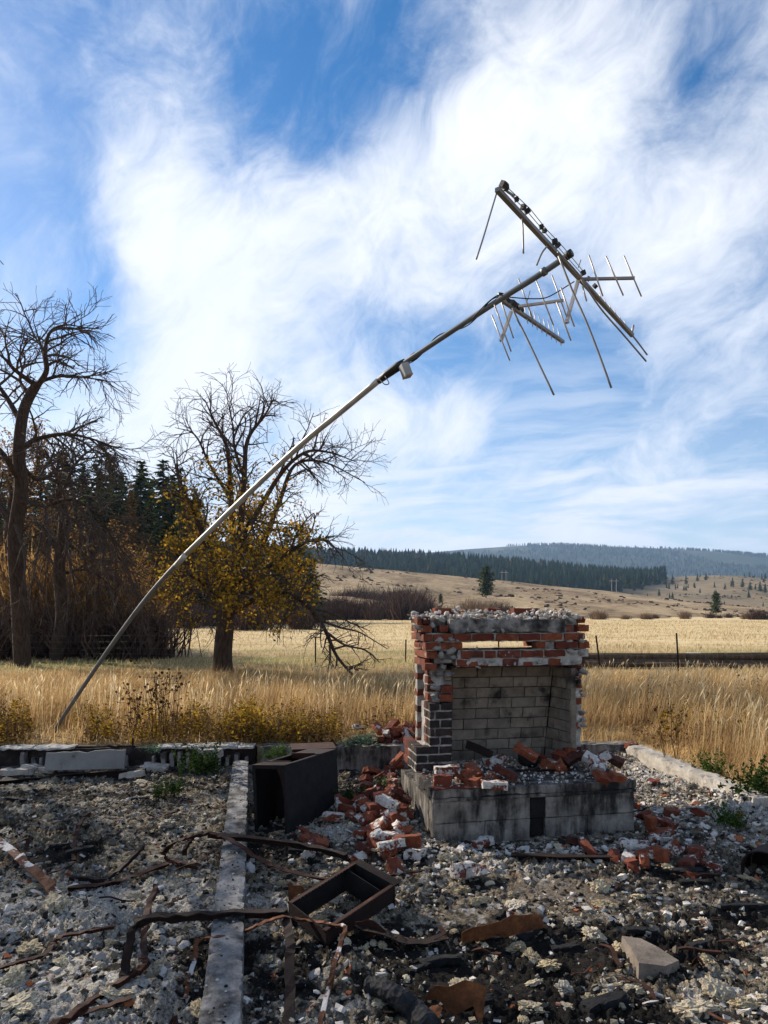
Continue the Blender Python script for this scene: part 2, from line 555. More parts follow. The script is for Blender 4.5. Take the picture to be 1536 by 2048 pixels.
def rust_mat(name, c, dark=.4, paint=None, paint_amt=.0):
    m, t, b = new_mat(name, .82, .3)
    v = ocoord(t)
    n1 = noise(t, v, 11, 6, .65)
    n2 = noise(t, v, 70, 4, .6)
    col = ramp(t, mth(t, 'ADD', mth(t, 'MULTIPLY', n1, .75), mth(t, 'MULTIPLY', n2, .25)),
               [(.30, tuple(x*.18 for x in c)), (.30+dark*.5, tuple(x*.55 for x in c)), (.62, c), (.8, (min(1, c[0]*1.7), c[1]*1.9, c[2]*1.8))])
    if paint:
        pf = step(t, noise(t, v, 6, 5, .6), .62-paint_amt*.4, .66-paint_amt*.4)
        col = mix(t, pf, col, paint)
    put(t, b.inputs['Base Color'], col)
    b.inputs['Metallic'].default_value = .15
    put(t, b.inputs['Normal'], bump(t, n2, .6, .004))
    return m
M['rust'] = rust_mat('rusty_steel', (.085,.026,.011), .55)
M['rust_dark'] = rust_mat('dark_burnt_steel', (.034,.015,.010), .5)
M['rust_bright'] = rust_mat('orange_rusty_sheet', (.22,.075,.022), .4)
M['rust_paint'] = rust_mat('rusty_white_trim', (.17,.06,.024), .4, (.50,.48,.46), .20)
M['steel_black'] = rust_mat('scorched_black_steel', (.014,.011,.010), .35)
M['steel_side'] = rust_mat('scorched_blue_black_sheet', (.016,.016,.019), .3)

def metal_mat(name, c, metal=.75, rough=.42):
    m, t, b = new_mat(name, rough, .5)
    v = ocoord(t)
    n1 = noise(t, v, 6, 5, .65)
    put(t, b.inputs['Base Color'], mix(t, 1.0, c, ramp(t, n1, [(.3, (.70,.68,.66)), (.7, (1.08,1.06,1.04))]), 'MULTIPLY'))
    b.inputs['Metallic'].default_value = metal
    put(t, b.inputs['Roughness'], ramp(t, n1, [(.3, (rough+.15,)*3), (.7, (rough-.05,)*3)]))
    return m
M['mast_low'] = metal_mat('galvanised_tube', (.50,.49,.45), .6, .48)
M['mast_foot'] = metal_mat('weathered_dark_tube', (.20,.20,.19), .45, .5)
M['mast_up'] = metal_mat('dark_grey_tube', (.17,.19,.20), .5, .42)
M['alu'] = metal_mat('aged_aluminium', (.56,.50,.43), .55, .42)
M['alu_dull'] = metal_mat('dull_aluminium', (.27,.26,.245), .5, .5)
M['black'] = metal_mat('black_rubber', (.012,.012,.013), .0, .6)
M['plastic'] = metal_mat('grey_plastic', (.38,.39,.40), .0, .6)

def leaf_mat(name, tones, transl=.45, rough=.8, world_var=None, islands=True):
    m = bpy.data.materials.new(name)
    m.use_nodes = True
    t = m.node_tree
    t.nodes.clear()
    col = ramp(t, isl(t) if islands else orand(t), tones)
    if world_var:
        nz = noise(t, wpos(t), world_var[0], 4, .6)
        col = mix(t, 1.0, col, ramp(t, nz, [(.32, world_var[1]), (.68, world_var[2])]), 'MULTIPLY')
    d = nd(t, 'ShaderNodeBsdfDiffuse'); put(t, d.inputs['Color'], col)
    tr = nd(t, 'ShaderNodeBsdfTranslucent'); put(t, tr.inputs['Color'], col)
    ms = nd(t, 'ShaderNodeMixShader'); ms.inputs[0].default_value = transl
    t.links.new(d.outputs[0], ms.inputs[1]); t.links.new(tr.outputs[0], ms.inputs[2])
    o = nd(t, 'ShaderNodeOutputMaterial'); t.links.new(ms.outputs[0], o.inputs['Surface'])
    return m
STRAW = [(0, (.18,.11,.05)), (.2, (.42,.28,.13)), (.5, (.58,.42,.20)), (.8, (.72,.57,.33)), (.93, (.42,.22,.09)), (1, (.20,.16,.06))]
M['grass'] = leaf_mat('dry_golden_grass', STRAW, .48, world_var=(1.6, (.50,.45,.40), (1.25,1.2,1.15)))
M['grass_pale'] = leaf_mat('pale_straw_stalk', [(0, (.40,.28,.14)), (.5, (.66,.52,.30)), (1, (.80,.68,.45))], .5)
M['grass_far'] = leaf_mat('short_straw_grass', [(0, (.42,.31,.15)), (.5, (.60,.46,.25)), (.9, (.70,.56,.34)), (1, (.25,.22,.08))], .35, world_var=(.08, (.75,.72,.68), (1.12,1.1,1.08)))
M['leaf_yellow'] = leaf_mat('autumn_leaf', [(0, (.055,.050,.010)), (.25, (.19,.135,.018)), (.55, (.37,.225,.026)), (.85, (.56,.33,.04)), (1, (.34,.13,.022))], .55)
M['leaf_gold'] = leaf_mat('golden_twig_leaf', [(0, (.15,.075,.028)), (.5, (.29,.16,.055)), (1, (.40,.25,.095))], .45)
M['weed_yellow'] = leaf_mat('yellow_weed_leaf', [(0, (.06,.045,.012)), (.3, (.20,.12,.022)), (.6, (.42,.27,.03)), (.85, (.32,.17,.03)), (1, (.10,.10,.02))], .45)
M['weed_brown'] = leaf_mat('dead_weed', [(0, (.05,.028,.014)), (.5, (.13,.075,.035)), (1, (.24,.15,.07))], .2)
M['weed_green'] = leaf_mat('green_weed_leaf', [(0, (.022,.045,.010)), (.5, (.050,.095,.022)), (1, (.11,.15,.035))], .35)
M['weed_dark'] = leaf_mat('dark_green_weed_leaf', [(0, (.012,.024,.008)), (.6, (.030,.055,.016)), (1, (.075,.10,.03))], .3)
M['weed_blue'] = leaf_mat('blue_green_leaf', [(0, (.05,.085,.055)), (1, (.17,.24,.16))], .3)
M['needles'] = leaf_mat('pine_needles', [(0, (.024,.040,.013)), (.6, (.066,.092,.030)), (1, (.15,.165,.055))], .2)
M['needles_gold'] = leaf_mat('golden_larch_needles', [(0, (.12,.06,.014)), (.6, (.24,.125,.028)), (1, (.33,.19,.05))], .35)
M['needles_far'] = leaf_mat('far_pine_needles', [(0, (.014,.026,.014)), (.6, (.026,.045,.022)), (.97, (.045,.065,.03)), (1, (.16,.08,.03))], .1)
M['shrub'] = leaf_mat('leafless_maroon_twigs', [(0, (.045,.026,.020)), (.6, (.095,.058,.044)), (1, (.17,.115,.085))], .1)
M['shrub_tan'] = leaf_mat('tan_twigs', [(0, (.13,.08,.05)), (.6, (.24,.16,.10)), (1, (.34,.24,.15))], .1)

def bark_mat(name, c0, c1, sc=9):
    m, t, b = new_mat(name, .95, .1)
    v = ocoord(t, False)
    mp = nd(t, 'ShaderNodeMapping'); mp.inputs['Scale'].default_value = (1, 1, .25)
    put(t, mp.inputs['Vector'], v)
    n1 = noise(t, mp.outputs[0], sc*2, 6, .65)
    put(t, b.inputs['Base Color'], ramp(t, n1, [(.3, c0), (.7, c1)]))
    put(t, b.inputs['Normal'], bump(t, n1, 1.0, .04))
    return m
M['bark'] = bark_mat('dark_apple_bark', (.030,.020,.015), (.105,.072,.052))
M['twig'] = bark_mat('grey_brown_twig', (.055,.040,.032), (.14,.105,.085))
M['log'] = bark_mat('weathered_log', (.045,.030,.020), (.17,.115,.075), 5)
M['pole_wood'] = bark_mat('grey_pole_wood', (.40,.37,.33), (.55,.52,.48), 5)

# ------------------------------------------------------------------ plan of the burnt house
def yb(x): return 8.15 + (x + 4.5) * 0.030          # inner face of the back foundation wall
def xr(y): return 2.84 + (8.35 - y) * 0.112         # inner face of the right foundation wall
def yf(x): return 6.00 + (x - 3.07) * 0.16          # inner face of the short return wall on the right
def inside(x, y, m=0.0):
    return (y < yb(x) + m) & ((x < xr(y) + m) | (y < yf(x) + m))
BEAM_A, BEAM_B = np.array([-1.63, 8.08]), np.array([-.56, 2.30])
FP_A = math.radians(11.0)                            # the house is turned 11 degrees
FP_O = Vector((.393, 5.58, -.25))                    # front left corner of the hearth
_c, _s = math.cos(FP_A), math.sin(FP_A)
def fp_world(lx, ly, z): return Vector((FP_O.x + _c*lx - _s*ly, FP_O.y + _s*lx + _c*ly, z))
def fp_local(x, y):
    dx, dy = x - FP_O.x, y - FP_O.y
    return _c*dx + _s*dy, -_s*dx + _c*dy

# ------------------------------------------------------------------ rubble sheet inside the foundation
def rub_base(x, y):
    h = np.full_like(x, -.245)
    dw = xr(y) - x
    h = h + .15 * (1 - sstep(.0, 1.0, np.abs(dw))) * sstep(4.8, 6.4, y)
    h = h + .06 * (1 - sstep(.0, .8, np.abs(yf(x) - y))) * (x > 2.9)
    g = lambda cx, cy, sx, sy, a: a*np.exp(-((x-cx)/sx)**2 - ((y-cy)/sy)**2)
    h = h + g(.02, 6.05, .38, .55, .13) + g(.05, 6.85, .45, .40, .16) + g(.30, 5.25, .30, .30, .02)
    h = h + g(2.2, 5.25, .6, .35, .05) + g(-3.3, 3.4, .8, .5, .06) + g(-2.5, 4.6, .7, .5, .05) + g(-3.2, 6.6, 1.6, .6, .05)
    h = h + g(1.75, 2.75, .6, .35, .09) + g(.55, 2.75, .35, .3, .05) + g(-.1, 4.5, .3, .25, .03)
    h = h - g(1.1, 3.6, .6, .4, .05) - g(2.4, 3.45, .5, .35, .05) - g(-3.0, 5.1, .5, .35, .07) - g(-3.6, 7.7, 1.4, .18, .06)
    return h
def seg_dist(x, y, A, B):
    d = B - A
    t = np.clip(((x-A[0])*d[0] + (y-A[1])*d[1]) / (d@d), 0, 1)
    return np.hypot(x - (A[0]+t*d[0]), y - (A[1]+t*d[1]))

RX0, RX1, RY0, RY1, RS = -6.2, 4.6, 1.4, 8.6, .0125
gx = np.arange(RX0, RX1, RS); gy = np.arange(RY0, RY1, RS)
GX, GY = np.meshgrid(gx, gy)
H = rub_base(GX, GY)
big = fbm(GX*1.1, GY*1.1, 3)
lump = 1 - np.abs(fbm(GX*5.5+big, GY*5.5, 4, .6))*1.6
mid = fbm(GX*14, GY*14, 3, .65)
fine = fbm(GX*38, GY*38, 1, .6)
sharp = fbm(GX*24+2*mid, GY*24, 2, .6, True)
# smooth trodden earth in front of the hearth, rough wool and plaster elsewhere
_p = G(1120, 1775, -.2)
smooth_e = np.exp(-((GX-_p.x)/.60)**2 - ((GY-_p.y)/.30)**2)
rough_amt = (1 - .75*smooth_e) * np.clip(.80 + 1.5*fbm(GX*1.5+11, GY*1.5+5, 3), .22, 1.55)
H = H + .055*big + rough_amt*(.040*(lump-.6) + .040*mid + .030*(sharp-.4) + .018*fine)
bd = seg_dist(GX, GY, BEAM_A, BEAM_B)
H = np.where(bd < .24, np.minimum(H, -.155 + .35*np.clip(bd-.12, 0, 1) + .02*mid), H)
lx, ly = fp_local(GX, GY)
H = np.where((lx > .08) & (lx < 1.64) & (ly > .08) & (ly < 1.2), -.3, H)
def hz(x, y):
    """height of the rubble at a point"""
    i = min(max((x-RX0)/RS, 0), len(gx)-2); j = min(max((y-RY0)/RS, 0), len(gy)-2)
    a, b = int(i), int(j); u, v = i-a, j-b
    return float((H[b,a]*(1-u)+H[b,a+1]*u)*(1-v) + (H[b+1,a]*(1-u)+H[b+1,a+1]*u)*v)
def hzs(x, y):
    i = np.clip(((x-RX0)/RS).astype(int), 0, len(gx)-1); j = np.clip(((y-RY0)/RS).astype(int), 0, len(gy)-1)
    return H[j, i]
def RB(px, py, up=0.0):
    """where the ray of a pixel meets the rubble (then lifted by up)"""
    z = -.2
    for _ in range(8):
        p = G(px, py, z + up)
        z = hz(p.x, p.y)
    return G(px, py, z + up)

# burnt and earthy patches, plus painted shade in the creases
ch = np.zeros_like(GX)
for (px, py, sx, sy, a) in [(1050,1850,.42,.22,1.2),(930,1930,.45,.25,1.2),(1000,1985,.7,.16,.9),(1150,1880,.4,.18,1.1),(1340,1880,.42,.16,1.1),
        (1470,1825,.35,.10,1.2),(150,1700,.26,.22,1.2),(40,1585,.45,.2,.9),(620,1940,.2,.2,.7),(860,2000,.25,.12,1.0),(400,1900,.14,.30,.8),(1200,2030,.4,.08,1.0),
        (560,1690,.3,.25,.8),(250,1590,.5,.2,.5),(330,1800,.35,.2,.2),(700,1880,.25,.15,.6),(1350,1745,.25,.12,1.0),(820,1690,.12,.2,.6),(520,1900,.25,.3,.5),(60,1870,.2,.15,.5),
        (720,1560,.3,.5,.9),(240,1540,1.2,.12,.7),(960,1760,.3,.1,.3),(790,1850,.2,.15,.5)]:
    p = G(px, py, -.2)
    ch += a*np.exp(-((GX-p.x)/sx)**2 - ((GY-p.y)/sy)**2)
ch = ch + .55*fbm(GX*1.7, GY*1.7, 3) + .95*fbm(GX*6, GY*6, 4, .6) - .06
ch = ch + .9*np.clip(-(lump-.55), 0, 1)  # crevices between lumps blackened to imitate occlusion shade
pal = np.zeros_like(GX)
for (px, py, sx, sy, a) in [(180,1850,.6,.5,.9),(80,1960,.6,.35,.9),(320,1960,.4,.4,.8),(330,1780,.5,.4,.6),(60,1780,.5,.3,.8),(640,1990,.35,.3,.7),(540,1800,.3,.4,.5),(1000,1730,.7,.15,.7),(1350,1570,.6,.6,1.0),(1500,1650,.5,.3,.8),(660,1660,.4,.3,.7),(1250,1830,.35,.2,.6),(1400,2000,.4,.2,.7),(150,1620,.9,.4,.3)]:
    p = G(px, py, -.2)
    pal += a*np.exp(-((GX-p.x)/sx)**2 - ((GY-p.y)/sy)**2)
pal = pal*1.15 + .7*fbm(GX*2.3+40, GY*2.3, 3) + .5*fbm(GX*9+4, GY*9, 3)
nj, ni = GX.shape
V = np.stack([GX, GY, H], -1).reshape(-1, 3)
ids = np.arange(ni*nj).reshape(nj, ni)
Q = np.stack([ids[:-1,:-1], ids[:-1,1:], ids[1:,1:], ids[1:,:-1]], -1).reshape(-1, 4)
qc = V[Q].mean(1)
keep = inside(qc[:,0], qc[:,1], .10) & (np.abs(qc[:,0]) < .62*qc[:,1] + 1.1)
Q = Q[keep]
used = np.unique(Q); remap = np.full(len(V), -1); remap[used] = np.arange(len(used))
me = mesh_np('rubble_ground', V[used], remap[Q], smooth=True)
for nm, arr in (('char', ch), ('earth', smooth_e), ('pale', pal)):
    a = me.attributes.new(nm, 'FLOAT', 'POINT')
    a.data.foreach_set('value', arr.reshape(-1)[used].astype(np.float32))

def rubble_mat():
    m, t, b = new_mat('ash_and_rubble', .95, .1)
    v = wpos(t)
    at = nd(t, 'ShaderNodeAttribute', attribute_name='char').outputs['Fac']  # char mask, painted crease shade included
    ea = nd(t, 'ShaderNodeAttribute', attribute_name='earth').outputs['Fac']
    n1 = noise(t, v, 2.2, 5, .6)
    n2 = noise(t, v, 14, 6, .65)
    n3 = noise(t, v, 75, 5, .7)
    tone = ramp(t, mth(t, 'ADD', mth(t, 'MULTIPLY', n1, .5), mth(t, 'MULTIPLY', n2, .5)),
                [(.36, (.018,.016,.014)), (.44, (.085,.070,.054)), (.50, (.27,.22,.15)), (.56, (.40,.345,.255)), (.63, (.60,.56,.49)), (.72, (.84,.81,.77))])
    tone = mix(t, 1.0, tone, ramp(t, n3, [(.32, (.16,.15,.14)), (.48, (.75,.73,.70)), (.70, (1.45,1.43,1.4))]), 'MULTIPLY')
    dv = vmth(t, 'ADD', v, vmth(t, 'SCALE', noise(t, v, 30, 3, .6, col=True), .05))
    vn = nd(t, 'ShaderNodeTexVoronoi'); put(t, vn.inputs['Vector'], dv); vn.inputs['Scale'].default_value = 24.0
    sc_ = nd(t, 'ShaderNodeSeparateColor'); put(t, sc_.inputs[0], vn.outputs['Color'])
    piece = ramp(t, sc_.outputs[0], [(.0, (.015,.014,.013)), (.30, (.06,.052,.043)), (.48, (.26,.215,.15)), (.65, (.44,.38,.28)), (.82, (.52,.50,.48)), (.95, (.82,.81,.80)), (1, (.20,.08,.04))])
    piece = mix(t, 1.0, piece, ramp(t, vn.outputs['Distance'], [(.30, (1.1,1.1,1.1)), (.85, (.45,.43,.41))]), 'MULTIPLY')
    tone = mix(t, mth(t, 'MULTIPLY', step(t, noise(t, v, 5, 3, .6), .38, .62), .62), tone, piece)
    flake = step(t, voro(t, v, 42, 'F1', 'Distance'), .22, .14)
    fl_on = step(t, noise(t, v, 9, 4, .6), .50, .60)
    tone = mix(t, mth(t, 'MULTIPLY', mth(t, 'MULTIPLY', flake, fl_on), .8), tone, (.66,.65,.63))
    pa = nd(t, 'ShaderNodeAttribute', attribute_name='pale').outputs['Fac']
    pf = step(t, mth(t, 'ADD', pa, mth(t, 'MULTIPLY', mth(t, 'SUBTRACT', n2, .5), 1.0)), .30, .75)
    tone = mix(t, mth(t, 'MULTIPLY', pf, .75), tone, ramp(t, n3, [(.32, (.14,.12,.095)), (.45, (.52,.46,.37)), (.55, (.74,.70,.63)), (.68, (.88,.86,.83))]))
    dk = step(t, mth(t, 'ADD', pa, mth(t, 'MULTIPLY', mth(t, 'SUBTRACT', n2, .5), .8)), -.05, -.45)
    tone = mix(t, mth(t, 'MULTIPLY', dk, .7), tone, (.055,.047,.042))
    earth = ramp(t, n3, [(.3, (.10,.078,.060)), (.7, (.24,.195,.155))])
    tone = mix(t, mth(t, 'MULTIPLY', ea, .85), tone, earth)
    rust = step(t, noise(t, vmth(t, 'ADD', v, (5, 3, 1)), 3.1, 5, .65), .62, .72)
    tone = mix(t, mth(t, 'MULTIPLY', rust, .55), tone, (.16,.075,.040))
    cf = step(t, mth(t, 'ADD', at, mth(t, 'MULTIPLY', mth(t, 'SUBTRACT', n2, .5), 1.1)), .12, .46)
    cin = mth(t, 'MULTIPLY', cf, ramp(t, n3, [(.62, (1,1,1)), (.74, (.25,.25,.25))]))
    tone = mix(t, mth(t, 'MULTIPLY', cin, .95), tone, (.014,.0125,.012))
    put(t, b.inputs['Base Color'], tone)
    hgt = mth(t, 'ADD', mth(t, 'MULTIPLY', n3, .7), mth(t, 'MULTIPLY', noise(t, v, 220, 4, .7), .4))
    hgt = mth(t, 'ADD', hgt, mth(t, 'MULTIPLY', vn.outputs['Distance'], -.35))
    put(t, b.inputs['Normal'], bump(t, hgt, 1.0, .03))
    return m
me.materials.append(rubble_mat())
tag(link('rubble_ground', me), kind='structure')

# ------------------------------------------------------------------ ground of the field, out to the horizon
def gz(x, y):
    """height of the open ground"""
    x = np.asarray(x, float); y = np.asarray(y, float)
    far = sstep(12, 26, np.hypot(x, y))
    return .05*fbm(x*.35, y*.35, 2) * sstep(0.3, 2.5, np.abs(y-yb(x))+.0) - .10*far + .06*fbm(x*.05, y*.05, 2)*far
def ground_mat():
    m, t, b = new_mat('straw_field', .95, .05)
    v = wpos(t)
    n1 = noise(t, v, .06, 5, .6); n2 = noise(t, v, 1.3, 6, .65); n3 = noise(t, v, 14, 5, .7)
    col = ramp(t, mth(t, 'ADD', mth(t, 'MULTIPLY', n2, .6), mth(t, 'MULTIPLY', n3, .4)),
               [(.3, (.17,.115,.055)), (.5, (.33,.235,.115)), (.7, (.50,.375,.195))])
    sp = nd(t, 'ShaderNodeSeparateXYZ'); put(t, sp.inputs[0], v)
    dist = mth(t, 'ADD', sp.outputs[1], mth(t, 'MULTIPLY', mth(t, 'SUBTRACT', noise(t, v, .12, 3, .5), .5), 12))
    farf = step(t, dist, 22, 40)
    straw = ramp(t, mth(t, 'ADD', mth(t, 'MULTIPLY', noise(t, v, .35, 6, .65), .7), mth(t, 'MULTIPLY', n1, .3)), [(.35, (.48,.36,.19)), (.65, (.68,.54,.32))])
    col = mix(t, farf, col, straw)
    gband = mth(t, 'MULTIPLY', step(t, dist, 19, 24), step(t, dist, 36, 27))
    green = mth(t, 'MULTIPLY', gband, step(t, noise(t, v, .16, 4, .6), .42, .62))
    col = mix(t, mth(t, 'MULTIPLY', green, .8), col, (.15,.19,.055))
    put(t, b.inputs['Base Color'], col)
    put(t, b.inputs['Normal'], bump(t, n3, .8, .05))
    return m
GM = ground_mat()
xs = np.unique(np.concatenate([np.linspace(-12, 12, 97), np.linspace(-60, 60, 61), np.linspace(-400, 400, 41), np.array([-9000,-5000,-2500,-1200,-700,700,1200,2500,5000,9000])]))
ys = np.unique(np.concatenate([np.linspace(-8, 24, 129), np.linspace(24, 140, 59), np.array([-9000,-3000,-1000,-300,-80,-30,-15,160,200,300,500,800,1500,3000,6000,9000])]))
AX, AY = np.meshgrid(xs, ys)
ins = inside(AX, AY, .12) & (AX > -7.2) & (AY > -6)
AZ = gz(AX, AY)
AZ = np.where(ins, -.62, AZ)
AZ = AZ - np.where(np.hypot(AX, AY) > 300, 1.5, 0)
ids = np.arange(AX.size).reshape(AX.shape)
Q = np.stack([ids[:-1,:-1], ids[:-1,1:], ids[1:,1:], ids[1:,:-1]], -1).reshape(-1, 4)
tag(link('ground', mesh_np('ground', np.stack([AX,AY,AZ],-1).reshape(-1,3), Q, True, GM)), kind='structure')

# ------------------------------------------------------------------ hills
def hill(name, prof, d0, d1, m, d2=None, nu=160, nd_=36, rough=.03, pw=1.3, seed=0, z0=-1.6):
    """a rise whose crest, d1 metres off, follows the profile [(px, py)...]; it starts from the plain at d0"""
    pxs = np.array([p[0] for p in prof]); pys = np.array([p[1] for p in prof])
    u = np.linspace(pxs[0], pxs[-1], nu)
    crest = EYE + (HZ - np.interp(u, pxs, pys))/F*d1
    k = np.ones(9)/9
    crest = np.convolve(np.pad(crest, 4, mode='edge'), k, mode='valid')
    tt = np.concatenate([np.linspace(0, 1, nd_), 1 + np.linspace(.05, 1, 10)])
    U, T = np.meshgrid(u, tt)
    D = d0 + (d1-d0)*np.minimum(T, 1) + np.maximum(T-1, 0)*((d2 or d1*1.5)-d1)
    X = (U-768)/F*(d1 + (D-d1)*.45)          # contours fan out less than the sight lines
    C = np.broadcast_to(crest, U.shape)
    shape = np.where(T <= 1, sstep(0, 1, T)**pw*.6 + .4*np.minimum(T,1)**pw, 1 - .9*sstep(0, 1, T-1))
    Z = z0 + (C - z0)*shape
    s = 6.0/(d1-d0)
    Z = Z + (C-z0)*rough*fbm(X*s+seed, D*s, 5, .55)*np.where(T <= 1, np.sin(np.pi*np.clip(T,0,1))*.9+.1*(T>.9), .1)
    nj, ni = U.shape
    ids = np.arange(U.size).reshape(U.shape)
    Q = np.stack([ids[:-1,:-1], ids[:-1,1:], ids[1:,1:], ids[1:,:-1]], -1).reshape(-1, 4)
    tag(link(name, mesh_np(name, np.stack([X,D,Z],-1).reshape(-1,3), Q, True, m)), kind='structure')
    return X, D, Z

def hill_mat(name, cols, sc, patch=None):
    m, t, b = new_mat(name, .97, .05)
    v = wpos(t)
    mp = nd(t, 'ShaderNodeMapping'); mp.inputs['Scale'].default_value = (1, .5, 2.5); put(t, mp.inputs['Vector'], v)
    n = mth(t, 'ADD', mth(t, 'MULTIPLY', noise(t, mp.outputs[0], sc, 6, .65), .6), mth(t, 'MULTIPLY', noise(t, v, sc*9, 4, .65), .4))
    col = ramp(t, n, cols)
    if patch:
        col = mix(t, step(t, noise(t, v, sc*.8, 5, .65), patch[0], patch[0]+.1), col, patch[1])
    put(t, b.inputs['Base Color'], col)
    return m
HM1 = hill_mat('dry_hillside', [(.36, (.10,.068,.040)), (.45, (.20,.14,.080)), (.56, (.36,.265,.155)), (.68, (.48,.37,.22))], .045)
HM2 = hill_mat('sage_hillside', [(.34, (.10,.085,.05)), (.5, (.22,.165,.095)), (.68, (.33,.255,.155))], .012)
HM3 = hill_mat('far_forested_mountain', [(.36, (.030,.042,.030)), (.55, (.052,.066,.040)), (.72, (.10,.095,.060))], .003, (.60, (.17,.135,.085)))
HM4 = hill_mat('wooded_slope', [(.36, (.09,.06,.03)), (.5, (.16,.11,.055)), (.68, (.25,.18,.09))], .06)
# brown slope behind the field, the wooded ridge behind it, the blue mountain, and the wooded rise on the left
HA_X, HA_D, HA_Z = hill('hill', [(-600,1110),(200,1112),(500,1118),(670,1130),(760,1139),(900,1151),(1000,1162),(1100,1172),(1200,1182),(1300,1194),(1400,1207),(1480,1218),(1560,1226),(1800,1232),(2300,1232)], 150, 430, HM1, 640, rough=.16, seed=3)
HL = hill('hill', [(-300,1215),(300,1212),(560,1196),(660,1190),(730,1196),(850,1206),(960,1213),(1080,1219),(1200,1222),(1300,1224)], 128, 190, HM1, 260, rough=.10, seed=9, nd_=24)
RB_X, RB_D, RB_Z = hill('hill', [(-700,1085),(200,1100),(650,1118),(760,1121),(850,1126),(1000,1136),(1100,1146),(1200,1158),(1270,1164),(1340,1156),(1400,1146),(1470,1152),(1560,1160),(1800,1160),(2300,1170)], 420, 1000, HM2, 1500, rough=.06, seed=21)
MC_X, MC_D, MC_Z = hill('mountain', [(-900,1120),(300,1116),(640,1111),(850,1107),(920,1099),(1000,1094),(1080,1088),(1150,1090),(1250,1096),(1330,1097),(1450,1105),(1536,1112),(1750,1122),(2400,1128)], 1600, 3800, HM3, 5200, rough=.07, nu=240, seed=33)
hill('hill', [(-1600,1010),(-400,1010),(0,1030),(200,1075),(330,1120),(420,1165),(520,1205),(640,1226)], 62, 150, HM4, 260, nu=90, nd_=26, rough=.05, seed=41, z0=-.5)

# ------------------------------------------------------------------ foundation walls
def rough_box(x0, x1, y0, y1, z0, z1, seg=.06, jit=.006, freq=9.0, seed=0.0, chip=0.0):
    """subdivided box with uneven faces and worn edges, as (V, F)"""
    nx, ny, nz = (max(1, int(round(abs(b-a)/seg))) for a, b in ((x0,x1),(y0,y1),(z0,z1)))
    vid, vs, fs = {}, [], []
    def vtx(i, j, k):
        key = (i, j, k)
        if key not in vid:
            vid[key] = len(vs)
            vs.append((x0+(x1-x0)*i/nx, y0+(y1-y0)*j/ny, z0+(z1-z0)*k/nz))
        return vid[key]
    for i in range(nx):
        for j in range(ny):
            fs.append((vtx(i,j,0),vtx(i,j+1,0),vtx(i+1,j+1,0),vtx(i+1,j,0)))
            fs.append((vtx(i,j,nz),vtx(i+1,j,nz),vtx(i+1,j+1,nz),vtx(i,j+1,nz)))
    for i in range(nx):
        for k in range(nz):
            fs.append((vtx(i,0,k),vtx(i+1,0,k),vtx(i+1,0,k+1),vtx(i,0,k+1)))
            fs.append((vtx(i,ny,k),vtx(i,ny,k+1),vtx(i+1,ny,k+1),vtx(i+1,ny,k)))
    for j in range(ny):
        for k in range(nz):
            fs.append((vtx(0,j,k),vtx(0,j,k+1),vtx(0,j+1,k+1),vtx(0,j+1,k)))
            fs.append((vtx(nx,j,k),vtx(nx,j+1,k),vtx(nx,j+1,k+1),vtx(nx,j,k+1)))
    V = np.array(vs)
    o = seed*13.7
    d = np.stack([fbm(V[:,1]*freq+o+V[:,2]*freq*.7, V[:,2]*freq+o, 3), fbm(V[:,0]*freq+o+31+V[:,2]*freq*.5, V[:,2]*freq-o, 3), fbm(V[:,0]*freq+7+o, V[:,1]*freq+o+V[:,2]*3, 3)], -1)
    V = V + d*jit*2.2
    if chip > 0:   # pull edges in
        c = np.array([(x0+x1)/2, (y0+y1)/2, (z0+z1)/2])
        onx = (np.isclose(np.array(vs)[:,0], x0) | np.isclose(np.array(vs)[:,0], x1)).astype(int)
        ony = (np.isclose(np.array(vs)[:,1], y0) | np.isclose(np.array(vs)[:,1], y1)).astype(int)
        onz = (np.isclose(np.array(vs)[:,2], z0) | np.isclose(np.array(vs)[:,2], z1)).astype(int)
        e = ((onx+ony+onz) >= 2)
        n = np.clip(fbm(V[:,0]*freq*1.3+o, V[:,1]*freq*1.3+V[:,2]*freq, 3)+.15, 0, 1)
        V = V + np.where(e, n, 0)[:,None] * np.sign(c-V) * chip
    return V, fs
def rbox(name, m, parent, x0, x1, y0, y1, z0, z1, seg=.06, jit=.006, seed=None, chip=0.0, smooth=False, freq=9.0, rot=None, loc=None):
    V, fs = rough_box(x0, x1, y0, y1, z0, z1, seg, jit, freq, random.uniform(0, 50) if seed is None else seed, chip)
    mb = MB(); mb.v = [tuple(v) for v in V]; mb.f = fs
    return mb.build(name, m, parent, smooth, loc, rot)

def wall_between(name, A, B, z0, z1, thick, m, label, **kw):
    A, B = Vector((*A, 0)), Vector((*B, 0))
    d = B - A
    o = rbox(name, m, None, 0, d.length, 0, thick, z0, z1, loc=A, rot=(0, 0, math.atan2(d.y, d.x)), **kw)
    return tag(o, label, 'foundation wall')
wr = wall_between('foundation_wall', (xr(5.98), 5.98), (xr(8.36), 8.36), -.5, .03, -.20, M['concrete'], 'sunlit pale concrete foundation wall running back along the right side of the rubble', seg=.05, jit=.007, chip=.03)
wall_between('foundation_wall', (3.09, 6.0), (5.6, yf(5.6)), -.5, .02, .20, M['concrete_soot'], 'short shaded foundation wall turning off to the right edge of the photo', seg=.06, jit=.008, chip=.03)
wb = wall_between('foundation_wall', (.32, yb(.32)+.03), (3.02, yb(3.02)+.03), -.5, .025, .20, M['concrete_soot'], 'smoke-stained back foundation wall between the fireplace and the right corner', seg=.07, jit=.008, chip=.02)
wall_between('foundation_wall', (-1.45, yb(-1.45)+.02), (.30, yb(.30)+.02), -.5, .02, .20, M['concrete_soot'], 'blackened back foundation wall between the steel casing and the fireplace', seg=.06, jit=.010, chip=.03)
